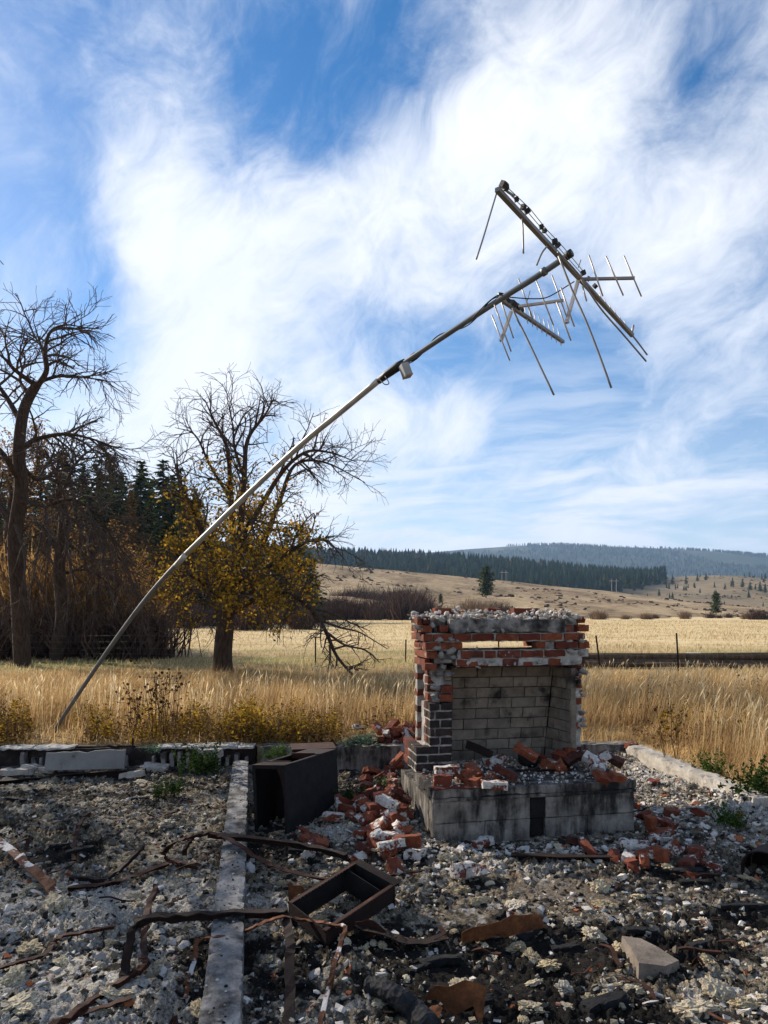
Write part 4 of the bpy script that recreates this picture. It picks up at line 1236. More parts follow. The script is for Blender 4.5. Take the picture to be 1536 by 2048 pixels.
for i in range(len(x)):
    if r3.random() > (.12 if c[i] > .5 else .55): continue
    place_plaster(float(x[i]), float(y[i]), .020 + .034*float(r3.random())**2)
    cnt += 1
    if cnt >= 150: break
for (px, py, s) in [(150,1775,.07),(75,1790,.06),(500,1740,.075),(630,1950,.06),(690,1965,.035),(325,1945,.05),(250,1765,.06),(370,1895,.07),(475,1750,.04),(555,1745,.05),(730,1700,.05),(660,1720,.05),(785,1690,.06),(700,1660,.06),
                    (920,1700,.07),(990,1690,.05),(1050,1700,.06),(1100,1690,.05),(1150,1690,.06),(1350,1590,.07),(1400,1600,.06),(1310,1560,.06),(1380,1570,.05),(1290,1535,.05),(1440,1620,.05),(1500,1650,.06),(1520,1690,.06),(1480,1640,.05),(1340,1540,.06),(1275,1500,.06),
                    (930,1740,.08),(905,1750,.08),(1310,1985,.05),(20,1830,.06),(110,1860,.05),(200,1920,.05),(320,1780,.05),(60,1760,.06)]:
    p = RB(px, py)
    place_plaster(p.x, p.y, s)
WAD_ME = [mesh_np('insulation_wad', v, f, False, M['wad']) for v, f in [proto_wad(rng, 3) for _ in range(10)]]
def place_wad(x, y, s):
    o = link('insulation_wad', random.choice(WAD_ME))
    o.location = (x, y, hz(x, y)+s*.12)
    o.scale = (s*random.uniform(.8,1.4), s*random.uniform(.8,1.2), s*random.uniform(.7,1.0))
    o.rotation_euler = (random.gauss(0,.25), random.gauss(0,.25), random.uniform(0, 6.28))
    zn = zone(x, y)
    tag(o, 'beige insulation wad ' + zn, 'insulation', 'wads of burnt insulation ' + zn)
x, y = spread(560, np.random.default_rng(13))
for i in range(min(len(x), 250)):
    if x[i] > 1.9 and y[i] > 5.6: continue
    place_wad(float(x[i]), float(y[i]), .026 + .042*random.random()**2)
for (px, py, s) in [(670,1715+90,.10),(700,1850,.12),(650,1830,.10),(1270,1985,.12),(1440,1990,.13),(1490,2010,.10),(760,2010,.08),(740,1990,.07),(220,1750,.10),(110,1810,.16),(60,1900,.12),(130,1930,.10),(1340,1735,.10),(960,1805,.12),(1030,1810,.10),(1130,1980,.09),(1500,1760,.08),(720,1905,.10),(690,1895,.08),(40,2010,.14),(1180,2000,.10)]:
    p = RB(px, py); place_wad(p.x, p.y, s*.5)
CH_ME = []
for q in range(5):
    V, fs = rough_box(-1, 1, -.5, .5, -.4, .4, .22, .085, 2.6, 7.7*q, .22)
    V[:,2] += .10*np.sin(V[:,0]*2.3+q); mb = MB(); mb.v = [tuple(v) for v in V]; mb.f = fs; CH_ME.append(mb.mesh('charred_wood', M['char']))
for i, (px, py, sx, sy, yaw) in enumerate([(1345,1742,.20,.06,-.35),(1390,1760,.10,.05,-.2),(1500,1818,.22,.06,-.1),(1210,2010,.12,.10,.4),(980,1880,.10,.06,.3),(1060,1870,.10,.08,.8),(880,1930,.12,.08,0),(160,1705,.10,.07,.5),(120,1695,.08,.06,1),(430,1905,.06,.05,0),(480,1955,.06,.05,1),
        (600,1980,.05,.05,0),(1280,1870,.09,.06,0),(1400,1890,.10,.06,.5),(1130,1900,.08,.06,.2),(840,1940,.07,.05,.7),(950,2010,.09,.06,.1),(1070,2030,.08,.05,.6),(730,1860,.06,.05,.2),(560,1720,.06,.05,.4),(600,1705,.09,.05,-.1),(1005,1830,.06,.05,.9),(30,1600,.10,.06,0),(280,1600,.08,.05,.3)]):
    p = RB(px, py)
    o = link('charred_wood', CH_ME[i % 5])
    o.location = (p.x, p.y, hz(p.x, p.y)+sy*.25); o.scale = (sx, sy*.8, sy*.6); o.rotation_euler = (random.uniform(-.2,.2), random.uniform(-.12,.12), yaw)
    lab = {0:'long black charred timber piece right of the scattered bricks', 2:'flat black charred board at the right edge of the photo', 3:'curled black charred piece at the bottom right'}.get(i)
    zn = zone(p.x, p.y)
    tag(o, lab or 'small charred wood lump ' + zn, 'charred wood', 'charred wood ' + zn)

# ------------------------------------------------------------------ rusty strips and other scrap
def strip(pts, width, mat, label, name='rusty_strip', thick=.003, lip=0.0, smooth_n=4, twist=None, cat='metal strip', group='bent rusty strips in the rubble'):
    P = [RB(px, py, up) for (px, py, up) in pts]
    P = curve_pts(P, smooth_n) if smooth_n > 1 else P
    mb = MB(); P = [p + Vector((random.gauss(0,.003), random.gauss(0,.003), random.gauss(0,.003))) for p in P]; mb.ribbon(P, width*.92, thick*1.3, max(lip*1.5, width*.35), twist=[random.gauss(0,.13) for _ in P])
    o = mb.build(name, M[mat]); return tag(o, label, cat, group)
strip([(247,1950,.02),(256,1900,.10),(263,1858,.20),(280,1836,.24),(330,1829,.22),(420,1824,.19),(512,1822,.17),(574,1819,.16)], .050, 'rust_dark', 'long dark bent bar with a kinked leg crossing the beam', 'bent_bar', .006, .03, 4)
strip([(314,1768,.10),(300,1800,.09),(293,1827,.08),(287,1877,.06),(291,1915,.04),(290,1926,.03),(270,1942,.03),(233,1963,.03),(190,1992,.03),(150,2020,.03),(95,2052,.03)], .036, 'rust', 'long rusty strip bent at a corner left of the beam', thick=.004, lip=.012)
strip([(-10,1936,.03),(40,1922,.04),(85,1908,.05),(105,1888,.06),(122,1870,.07),(170,1862,.05),(228,1850,.03)], .030, 'rust', 'zigzag rusty strip at the left edge', lip=.012)
strip([(138,2037,.02),(200,2015,.04),(264,1994,.05)], .034, 'rust', 'short rusty strip near the bottom left corner', lip=.012)
strip([(370,1995,.02),(378,1955,.05),(388,1915,.09),(395,1882,.13),(402,1877,.13),(443,1872,.13),(480,1863,.13),(512,1850,.14),(559,1833,.16),(600,1838,.14),(645,1844,.12),(690,1852,.10)], .026, 'rust_paint', 'thin bent trim strip with white paint crossing the beam', 'painted_trim', .003, .010, 5)
strip([(690,1852,.11),(680,1890,.10),(668,1935,.08),(655,1985,.06),(638,2055,.03)], .024, 'rust_paint', 'thin flaking white and rust strip running to the bottom edge', 'painted_trim', .003, .012, 4)
strip([(571,1825,.15),(577,1860,.13),(580,1895,.11),(578,1950,.08),(579,2060,.04)], .052, 'rust_dark', 'wide dark rusty bar running straight to the bottom edge', 'bent_bar', .005, .02, 4)
strip([(284,1688,.12),(270,1705,.10),(250,1725,.06),(226,1745,.04),(203,1757,.03),(137,1752,.03)], .036, 'rust_dark', 'dark rusty strip curling up from the ash on the left', lip=.015)
strip([(138,1775,.03),(207,1767,.04),(277,1748,.05),(342,1722,.06)], .044, 'rust', 'brown rusty angle strip lying left of the beam', lip=.02)
strip([(400,1733,.05),(365,1724,.05),(343,1718,.06),(328,1707,.10),(334,1694,.15),(352,1682,.18),(383,1671,.20),(417,1666,.20),(450,1675,.19),(479,1690,.18),(529,1722,.13),(579,1743,.09),(655,1758,.05)], .044, 'rust', 'long looping rusty band arching over the beam', 'rusty_band', .004, .012, 5)
strip([(415,1664,.21),(445,1669,.20),(512,1675,.18),(579,1683,.15),(640,1694,.12),(692,1708,.10)], .050, 'rust_dark', 'straight perforated dark rail reaching from the beam to the brick heap', 'perforated_rail', .004, .03, 3)
strip([(385,1672,.17),(372,1690,.12),(368,1712,.05)], .034, 'rust_dark', 'short rusty leg hanging from the looping band', lip=.01)
strip([(350,1740,.03),(400,1718,.07),(425,1700,.09)], .024, 'rust', 'thin rusty scrap inside the looping band')
strip([(447,1712,.05),(452,1700,.08),(470,1694,.09),(480,1700,.07),(478,1714,.05)], .050, 'rust', 'curled rusty scrap on top of the beam')
strip([(180,1622,.12),(168,1633,.11),(157,1650,.09),(150,1680,.06),(147,1720,.02)], .032, 'rust', 'upright curved rusty strip in the ash at left', lip=.01)
strip([(-15,1672,.16),(15,1695,.14),(37,1714,.12),(62,1736,.10),(90,1760,.07),(113,1789,.03)], .075, 'rust_paint', 'wide rusty strip with white paint at the left edge', 'painted_trim', .004, .02, 3)
strip([(10,1692,.10),(35,1684,.10),(56,1677,.09),(50,1700,.05),(45,1722,.01)], .030, 'rust', 'small bent rusty strip near the left edge')
strip([(85,1757,.02),(100,1745,.05),(130,1735,.03),(147,1722,.02)], .022, 'rust_dark', 'thin dark rusty scrap beside the white painted strip')
strip([(1022,1708,.05),(1120,1710,.05),(1222,1712,.04)], .055, 'rust_dark', 'straight rusty angle iron lying in front of the hearth', 'angle_iron', .005, .04, 2)
strip([(1390,1748,.03),(1440,1746,.02)], .035, 'rust', 'short rusty strip right of the scattered bricks', lip=.02)
strip([(779,1749,.08),(812,1744,.08),(848,1740,.07)], .030, 'rust_dark', 'short flat rusty strip sticking out beside the frame', lip=.01)
strip([(715,1846,.08),(770,1866,.06),(830,1884,.03),(888,1873,.04)], .075, 'rust_dark', 'dark rusty strip running right from the steel frame', lip=.02)
strip([(880,1850,.05),(893,1878,.03)], .03, 'rust', 'small rusty tab on the black ash')
strip([(330,1810,.06),(352,1800,.07),(374,1790,.08)], .022, 'rust', 'tiny rusty strip above the long dark bar')
strip([(-40,1562,.03),(60,1556,.03),(160,1546,.05),(290,1538,.08)], .060, 'rust_dark', 'rusty channel lying along the foot of the left back wall', 'rusty_channel', .006, .04, 2)
# iron rail along the top of the left wall
mb = MB(); A, B = W(-60, 1494, 8.28), W(268, 1491, 8.38); mb.ribbon([A, A.lerp(B,.5)+Vector((0,0,.006)), B], .07, .006, .05)
tag(mb.build('iron_rail', M['rust_dark']), 'dark iron rail lying along the top of the left back wall', 'rail')
mb = MB(); mb.tube([W(264,1498,8.30)+Vector((0,0,-.16)), W(266,1486,8.30)+Vector((0,0,.06))], .012, 6)
tag(mb.build('iron_stake', M['rust_dark']), 'short dark iron stake standing in the left back wall', 'stake')
# pale board leaning on the left wall, with a broken upper edge
A, B = G(88, 1541, -.17), G(248, 1537, -.17)
top = [0, -.004, .006, .002, .010, -.012, .012, .016, .020, .012, .014]
vs, fs = [], []
for k, t in enumerate(np.linspace(0, 1, 11)):
    p = A.lerp(B, t)
    hgt = .185 + top[k]
    for dy in (0, .022):
        vs.append(p + Vector((0, dy, 0))); vs.append(p + Vector((0, dy+.05, hgt)))
for k in range(10):
    a = k*4; b = a+4
    fs += [(a,b,b+1,a+1),(a+2,a+3,b+3,b+2),(a+1,b+1,b+3,a+3),(a,a+2,b+2,b)]
fs += [(0,1,3,2),(40,42,43,41)]
mb = MB(); mb.add(vs, fs)
tag(mb.build('cement_board', M['board']), 'pale grey broken board leaning against the left back wall', 'board')
for (px, py, L, lab) in [(265,1553,.28,'grey broken block lying below the pale board'),(310,1545,.30,'flat grey slab fragment near the big green weed'),(30,1548,.4,'pale slab fragment at the left edge below the wall'),(75,1545,.35,'grey slab fragment beside the end of the pale board')]:
    p = RB(px, py)
    o = rbox('slab_fragment', M['concrete'], None, -L/2, L/2, -.07, .07, -.03, .04, .05, .012, chip=.03, loc=(p.x, p.y, hz(p.x,p.y)+.03), rot=(random.uniform(-.2,.2), random.uniform(-.15,.15), random.uniform(-.2,.3)))
    tag(o, lab, 'slab')
p = G(420, 1506, .06)
o = rbox('slab_fragment', M['concrete'], None, -.13, .13, -.07, .07, -.05, .05, .05, .012, chip=.04, loc=(p.x, p.y, .06)); tag(o, 'pale concrete lump beside the big green weed on the wall', 'slab')
# flat broken stone
P = [RB(*q) for q in ((1245,1902),(1282,1896),(1314,1912),(1356,1938),(1330,1946),(1278,1948),(1262,1930))]
c0 = sum(P, Vector())/len(P)
mb = MB(); base = []
for p in P: base.append(Vector((p.x, p.y*1.0, 0)))
nn = len(P)
ctr = sum(base, Vector())/nn
base = [ctr + (b-ctr)*1.08 for b in base]
zs0, zs1 = hz(ctr.x, ctr.y)-.02, hz(ctr.x, ctr.y)+.055
vs = [(b.x, b.y, zs0) for b in base] + [(ctr.x+(b.x-ctr.x)*.95, ctr.y+(b.y-ctr.y)*.95, zs1+random.uniform(-.006,.006)+(b.x-ctr.x)*-.10) for b in base] + [(ctr.x, ctr.y, zs1+.004)]
fs = [tuple(reversed(range(nn)))] + [(k, (k+1)%nn, nn+(k+1)%nn, nn+k) for k in range(nn)] + [(nn+k, nn+(k+1)%nn, 2*nn) for k in range(nn)]
mb.add(vs, fs); tag(mb.build('paving_stone', M['slab']), 'flat broken brown paving stone on the black ash at lower right', 'stone')

# rusty sheets
def sheet(quad, label, mat='rust_bright', n=8, crumple=.02, thick=.003, name='rusty_sheet'):
    A, B, C, D = [RB(*q) for q in quad]
    vs, fs = [], []
    for i in range(n+1):
        for j in range(n//2+1):
            u, v = i/n, j/(n//2)
            p = (A.lerp(B, u)).lerp(D.lerp(C, u), v)
            dz = crumple*float(fbm(np.array([p.x*9]), np.array([p.y*9+p.z*5]), 3)[0])*2
            vs.append(p + Vector((dz*.5, dz*.3, dz)))
    w = n//2+1
    for i in range(n):
        for j in range(w-1):
            fs.append((i*w+j, (i+1)*w+j, (i+1)*w+j+1, i*w+j+1))
    mb = MB(); mb.add(vs, fs)
    o = mb.build(name, M[mat]); md = o.modifiers.new('thickness', 'SOLIDIFY'); md.thickness = thick
    return tag(o, label, 'metal sheet')
sheet([(924,1862,.10),(1075,1822,.13),(1092,1860,.02),(924,1886,.02)], 'orange rusty sheet lying on the ash below the hearth', crumple=.015)
sheet([(850,1990,.03),(880,1962,.12),(968,1985,.10),(972,2042,.02)], 'crumpled orange rusty sheet at the bottom centre', crumple=.05)
sheet([(820,2030,.02),(845,2005,.06),(880,2030,.05),(870,2060,.02)], 'small folded rusty sheet beside the charred log', crumple=.04)
sheet([(712,1840,.10),(735,1842,.10),(780,1866,.06),(740,1874,.02)], 'small brown rusty sheet right of the steel frame', 'rust', crumple=.02)
sheet([(570,1770,.14),(600,1765,.17),(613,1775,.13),(578,1800,.05)], 'folded tan rusty flap at the left corner of the frame', 'rust_bright', crumple=.03)
# charred log at the bottom
P = [RB(732,1972,.05), RB(756,1974,.06), RB(779,1984,.06), RB(805,2002,.05), RB(829,2022,.04), RB(862,2058,.03)]
mb = MB(); Pc = curve_pts(P, 4); mb.tube(Pc, [.034+.013*abs(math.sin(i*1.7))+.014*i/len(Pc) for i in range(len(Pc))], 10)
tag(mb.build('charred_log', M['char'], smooth=True), 'thick black charred log at the bottom centre', 'log')
# open rusty drum at the right edge
p = RB(1524, 1742, .06)
dr = empty('rusty_drum', (p.x, p.y, p.z)); dr.rotation_euler = (math.radians(-6), 0, math.radians(-38))
tag(dr, 'small open rusty drum lying on its side at the right edge', 'drum')
mb = MB()
for R_, y0, y1, nm, mt in ((.128, 0, .34, 'shell', 'rust_dark'),):
    vs, fs = [], []
    N_ = 28
    for rr, yy in ((R_, 0), (R_+.004, .012), (R_, .03), (R_, y1), (R_-.006, y1), (R_-.006, .0)):
        for k in range(N_):
            a = 2*math.pi*k/N_
            vs.append((rr*math.cos(a)*1.02, yy, rr*math.sin(a)*.98))
    for q in range(5):
        for k in range(N_):
            k2 = (k+1) % N_
            fs.append((q*N_+k, q*N_+k2, (q+1)*N_+k2, (q+1)*N_+k))
    for k in range(N_): fs.append((5*N_+k, 5*N_+(k+1)%N_, (k+1)%N_, k))
    mb.add(vs, fs)
mb.build('drum_shell', M['rust_dark'], dr, True)
mb = MB(); N_ = 24
mb.add([(.118*math.cos(2*math.pi*k/N_), .30, .116*math.sin(2*math.pi*k/N_)) for k in range(N_)], [tuple(range(N_))]); mb.build('drum_end', M['rust_dark'], dr)
# black pot and bent metal in the firebox
p = fp_world(CX(840, .70), .70, zt)
mb = MB(); N_ = 20
vs, fs = [], []
for rr, zz in ((.06,.005),(.085,.02),(.10,.08),(.105,.10),(.098,.10),(.09,.05),(.0,.03)):
    for k in range(N_): vs.append((rr*math.cos(2*math.pi*k/N_), rr*math.sin(2*math.pi*k/N_), zz))
for q in range(6):
    for k in range(N_): fs.append((q*N_+k, q*N_+(k+1)%N_, (q+1)*N_+(k+1)%N_, (q+1)*N_+k))
mb.add(vs, fs); o = mb.build('iron_pot', M['char'], None, True, loc=p, rot=(.15, .1, 0)); tag(o, 'black iron pot on the hearth under the orange brick', 'pot')
mb = MB(); a = fp_world(CX(490,.80), .80, zt+.20); b = fp_world(CX(640,.74), .74, zt+.10)
mb.ribbon([a, a.lerp(b,.5)+Vector((0,0,.005)), b], .10, .004, 0, upv=Vector((.3,-.6,.7)))
tag(mb.build('rusty_sheet', M['rust_dark']), 'dark bent metal plate leaning inside the firebox at left', 'metal sheet')
mb = MB(); a = fp_world(CX(770,.42), .42, zt+.035); b = fp_world(CX(1090,.36), .36, zt+.03)
mb.ribbon([a, b], .03, .006, .012); tag(mb.build('grate_bar', M['rust_dark']), 'dark iron bar lying across the hearth in front of the firebox', 'bar')

# steel casing of the furnace, open at the front
sx, sy = .37/1.010, .94/1.010
fz = empty('furnace_casing', (-.79, 5.77, -.21), (math.radians(-4.0), math.radians(2.6), math.atan2(sy, sx)))
tag(fz, 'scorched black sheet-steel furnace casing standing open beside the beam', 'furnace')
FL, FW, FH = 1.0, .30, .545                 # length (away), width (to the left), height
def fbox(name, x0, x1, y0, y1, z0, z1, m, parent=fz):
    mb = MB(); mb.box(x0, x1, y0, y1, z0, z1); return mb.build(name, M[m], parent)
fbox('side_panel', 0, FL, 0, .006, 0, FH, 'steel_side'); fbox('side_panel', .002, FL, FW-.006, FW, 0, FH-.01, 'steel_black')
fbox('back_panel', FL-.006, FL-.0005, .0065, FW-.0065, 0, FH, 'steel_black'); fbox('bottom_panel', .003, FL-.007, .0065, FW-.0065, .0, .006, 'steel_black')
fbox('inner_panel', .34, .345, .008, FW-.008, .007, FH-.02, 'steel_black')
fbox('top_plate', -.004, .16, -.004, FW+.003, FH+.001, FH+.006, 'rust_dark'); fbox('top_plate', .62, FL, .0, FW, FH+.001, FH+.005, 'rust_dark')
fbox('top_rim', .16, .62, .007, .035, FH-.012, FH+.003, 'rust_dark'); fbox('top_rim', .16, .62, FW-.035, FW-.007, FH-.012, FH+.003, 'rust_dark')
fbox('top_rim', .161, .185, .036, FW-.036, FH-.03, FH+.012, 'rust'); fbox('top_rim', .60, .62, .036, FW-.036, FH-.03, FH+.02, 'rust')
# front frame with an arched corner
mb = MB(); vs, fs = [], []
inner = [(.014, .0)] + [(.014 + .055*(k/6)**2.6, .25 + .27*(k/6)) for k in range(7)] + [(FW-.03, .52)]
outer = [(.0, .0)] + [(.0, .25 + .24*(k/6)) for k in range(7)] + [(FW-.03, FH)]
outer[7] = (.0, FH)
for (iy, iz), (oy, oz) in zip(inner, outer):
    vs += [(-.004, iy, iz), (-.004, oy, oz), (.004, iy, iz), (.004, oy, oz)]
for k in range(len(inner)-1):
    a = 4*k; b = a+4
    fs += [(a,b,b+1,a+1),(a+2,a+3,b+3,b+2),(a,a+2,b+2,b),(a+1,b+1,b+3,a+3)]
mb.add(vs, fs); mb.build('front_frame', M['rust_dark'], fz)
fbox('front_frame', -.004, .004, FW-.029, FW, 0, FH, 'steel_black')
# small metal box with a flat lid behind it
p = W(626, 1520, 7.05)
bx = empty('metal_box', (p.x, p.y, hz(p.x, p.y)-.02), (0, 0, .18))
tag(bx, 'small rusty metal box with an overhanging flat lid behind the furnace casing', 'metal box')
zb = .29 - bx.location.z
fbox('box_body', -.185, .185, -.13, .13, 0, zb-.045, 'rust_dark', bx); fbox('lid', -.215, .215, -.16, .16, zb-.040, zb-.028, 'rust', bx); fbox('lid_lip', -.215, .215, -.166, -.161, zb-.055, zb-.026, 'rust_dark', bx)
fbox('corner_post', .185, .20, -.145, -.13, 0, zb-.045, 'rust', bx); fbox('corner_post', -.20, -.185, -.145, -.13, 0, zb-.045, 'rust', bx)
mb = MB(); mb.tube([(.03,-.131,zb-.095),(.03,-.155,zb-.095)], .030, 12); mb.build('round_knob', M['plastic'], bx)
# rust-brown steel frame lying tilted in the middle
fr = empty('steel_frame', (0, 0, 0)); tag(fr, 'dark rusty rectangular steel frame lying tilted in the rubble', 'steel frame')
A, B, C, E = RB(577,1803,.15), RB(706,1724,.20), RB(790,1770,.14), RB(652,1862,.10)
fr.location = (A+B+C+E)/4; off = fr.location.copy()
def side(P, Q, hgt, m, name='frame_side', lean=(0,0), th=.006):
    P, Q = P-off, Q-off
    d = (Q-P); n = Vector((d.y, -d.x, 0)).normalized()*th
    dn = Vector((lean[0], lean[1], -hgt))
    vs = [P, Q, Q+dn, P+dn, P+n, Q+n, Q+dn+n, P+dn+n]
    mb = MB(); mb.add(vs, [(0,1,2,3),(7,6,5,4),(1,0,4,5),(2,1,5,6),(3,2,6,7),(0,3,7,4)])
    return mb.build(name, M[m], fr)
s1 = side(A, B, .15, 'steel_black'); side(B, C, .17, 'steel_black'); side(C, E, .10, 'rust_dark', lean=(0,.01)); side(E, A, .08, 'rust_dark')
side(B+Vector((-.06,-.05,-.01)), C+Vector((-.09,-.03,-.02)), .14, 'steel_black')
side(A, B, .002, 'rust', 'frame_lip', (0,0), .03); side(B, C, .002, 'rust_dark', 'frame_lip', (0,0), -.07); side(C, E, .002, 'rust', 'frame_lip', (0,0), .03)
for k in range(16):                                   # pale dots standing for daylight through the holes of the upper left side
    q = A.lerp(B, .15 + .75*k/15) - off
    mb = MB(); mb.tube([q+Vector((.008,-.008,-.012)), q+Vector((.011,-.012,-.012))], .0035, 5)
    mb.build('hole_light_dot', M['plastic'], fr)
# small bent rusty scraps
r9 = random.Random(99)
x, y = spread(160, np.random.default_rng(77))
for i in range(46):
    x_, y_ = float(x[i]), float(y[i]); a = r9.uniform(0, 6.28); L = r9.uniform(.08, .30); P = []
    for k in range(4):
        P.append(Vector((x_, y_, hz(x_, y_) + r9.uniform(.012, .05)))); a += r9.uniform(-.9, .9); x_ += math.cos(a)*L/3; y_ += math.sin(a)*L/3
    mb = MB(); mb.ribbon(curve_pts(P, 2), r9.uniform(.010, .026), .003, r9.choice([0, .008]))
    zn = zone(float(x[i]), float(y[i]))
    tag(mb.build('rusty_scrap', M[r9.choice(['rust','rust','rust_dark','rust_paint'])]), 'small bent rusty scrap ' + zn, 'metal scrap', 'small rusty scraps ' + zn)
# loose wires
for i, (px, py, n_, s) in enumerate([(245,1895,14,.10),(215,1830,10,.12),(500,1905,12,.12),(470,1960,12,.10),(130,1765,8,.06),(1290,2000,10,.14),(1380,1995,8,.16),(880,1875,12,.08),(1330,1820,10,.12),(560,1955,8,.10),(700,1990,8,.08),(1480,1870,10,.14),(420,1735,8,.06),(1010,1900,9,.12)]):
    p = RB(px, py); pts = []; a = random.uniform(0, 6); x_, y_ = p.x, p.y
    for k in range(n_):
        a += random.uniform(-.9, .9); x_ += math.cos(a)*s*.45; y_ += math.sin(a)*s*.45
        pts.append((x_, y_, hz(x_, y_)+random.uniform(.01,.06)))
    mb = MB(); mb.tube(curve_pts(pts, 4), .0018, 4)
    zn = zone(p.x, p.y)
    tag(mb.build('wire', M['rust_dark']), 'thin curling wire ' + zn, 'wire', 'wires ' + zn)

# ------------------------------------------------------------------ trees
UPV = Vector((0, 0, 1))
class Tree:
    def __init__(s, seed): s.r = random.Random(seed); s.br = []; s.tips = []
    def vec(s):
        r = s.r
        while True:
            v = Vector((r.uniform(-1,1), r.uniform(-1,1), r.uniform(-1,1)))
            if .05 < v.length < 1: return v.normalized()
    def limb(s, pts, r0, r1, level, n=5):
        P = curve_pts(pts, n)
        s.grow(P, r0, r1, level)
    def grow(s, P, r0, r1, level):
        m = len(P)
        s.br.append((P, [r0+(r1-r0)*i/(m-1) for i in range(m)], level))
        p = s.par
        if level >= p['levels']:
            s.tips.append(P); return
        r = s.r
        L = sum((P[i+1]-P[i]).length for i in range(m-1))
        cnt = max(1, int(round(p['n'][level]*L*r.uniform(.8,1.2))))
        for k in range(cnt):
            t = p['t0'][level] + (1-p['t0'][level])*((k+r.random())/cnt)
            i = min(int(t*(m-1)), m-2); f = t*(m-1)-i
            q = P[i].lerp(P[i+1], f); tan = (P[i+1]-P[i]).normalized()
            v = s.vec(); perp = (v - tan*v.dot(tan)).normalized()
            a = math.radians(r.uniform(*p['ang'][level]))
            d = (tan*math.cos(a) + perp*math.sin(a))
            d.z += p['up'][level]*r.uniform(.3,1.2)
            d.normalize()
            ln = p['len'][level]*r.uniform(.55,1.2)*(1.1-.55*t)
            segs = p['seg'][level]
            pts = [q]
            for j in range(segs):
                d = d + s.vec()*p['wig'][level] + UPV*p['grav'][level]
                d.normalize()
                q = q + d*(ln/segs)
                if q.z < .15: q.z = .15 + r.random()*.2
                pts.append(q)
            rr = min(r0+(r1-r0)*t, p['r'][level])*r.uniform(.7,1.0)
            s.grow(pts, rr, max(rr*.35, p['rmin']), level+1)
        s.tips.append(P[-3:])
    def arrays(s, levels, sides):
        Vs, Fs = [], []
        off = 0
        for P, R, lv in s.br:
            if lv not in levels: continue
            k = sides[min(lv, len(sides)-1)]
            mb = MB(); mb.tube(P, R, k, cap=False)
            Vs += mb.v; Fs += [tuple(i+off for i in f) for f in mb.f]; off += len(mb.v)
        return np.array(Vs), np.array(Fs)
def leaf_quads(P, size, r, nrm_up=.3):
    """small folded leaves at points P"""
    n = len(P)
    a = r.normal(size=(n,3)); a /= np.linalg.norm(a, axis=1)[:,None]
    b = r.normal(size=(n,3)); b -= a*(a*b).sum(1)[:,None]; b /= np.linalg.norm(b, axis=1)[:,None]
    s = size*r.uniform(.6,1.3,(n,1))
    V = np.stack([P, P+a*s*.5+b*s*.32, P+a*s, P+a*s*.5-b*s*.32], 1).reshape(-1,3)
    Fc = np.arange(n*4).reshape(n,4)
    return V, Fc

# the yellow-leaved apple tree in the middle
DA = 18.5
def T(px, py, dd=0.0): return W(px, py, DA+dd)
at = Tree(11)
at.par = dict(levels=3, n=[3.6, 5.0, 5.0], t0=[.18,.15,.1], ang=[(30,75),(25,70),(25,65)], up=[.25,.15,.05], len=[1.25,.8,.42], seg=[6,5,3], wig=[.22,.26,.22], grav=[-.03,-.05,-.06], r=[.035,.016,.008], rmin=.0045)
trunk = [T(446,1352), T(446,1300,.0), T(452,1240,.05), T(458,1190,.1)]
at.br.append((curve_pts(trunk, 5), [.33,.28,.26,.25,.245,.24,.24,.24,.235,.23,.23,.22,.21,.20,.19,.18], 0))
LIMBS = [([T(456,1215),T(470,1120,.3),T(462,1000,.6),T(455,900,.5),T(430,845,.4),T(410,800,.3)], .12, .012),
         ([T(458,1200),T(478,1080,-.4),T(488,960,-.5),T(495,880,-.4),T(530,830,-.2),T(548,795,0)], .11, .012),
         ([T(460,1200),T(520,1100,.5),T(560,1000,.9),T(590,930,1.2),T(650,925,1.2),T(730,965,1.1)], .10, .010),
         ([T(500,1050,-.4),T(560,950,-.5),T(610,905,-.6),T(660,905,-.5),T(715,925,-.5)], .07, .010),
         ([T(456,1200),T(420,1110,-.6),T(390,1030,-1.1),T(360,960,-1.2),T(352,900,-1.2)], .09, .010),
         ([T(452,1215),T(400,1150,.7),T(350,1110,1.2),T(318,1120,1.4),T(300,1170,1.4)], .08, .010),
         ([T(458,1210),T(475,1130,-1.2),T(490,1070,-2.0),T(500,1040,-2.6),T(510,1080,-3.0)], .08, .010),
         ([T(458,1190),T(470,1100,1.2),T(480,1030,2.0),T(470,960,2.4)], .08, .010),
         ([T(460,1205),T(530,1140,-.3),T(600,1090,-.6),T(650,1080,-.7),T(690,1120,-.7)], .08, .010),
         ([T(455,1212),T(410,1170,-1.0),T(370,1150,-1.7),T(345,1190,-1.9)], .06, .010),
         ([T(455,1205),T(400,1185,-.5),T(350,1200,-.9),T(325,1240,-1.0)], .06, .010), ([T(458,1200),T(530,1180,-1.3),T(580,1195,-1.9),T(610,1240,-2.1)], .06, .010),
         ([T(456,1205),T(430,1180,-1.6),T(415,1190,-2.3),T(405,1235,-2.6)], .06, .010), ([T(460,1200),T(490,1175,-1.6),T(520,1190,-2.4),T(540,1240,-2.7)], .06, .010), ([T(458,1200),T(520,1160,1.3),T(570,1170,2.0),T(600,1220,2.2)], .06, .010), ([T(456,1200),T(400,1150,1.6),T(370,1170,2.2),T(360,1225,2.4)], .06, .010),
         ([T(490,960,-.5),T(470,900,-.6),T(465,850,-.6),T(455,800,-.5)], .05, .008),
         ([T(462,1000,.6),T(420,930,.8),T(390,870,.9),T(350,855,.9)], .05, .008)]
for pts, r0, r1 in LIMBS: at.limb(pts, r0, r1, 0)
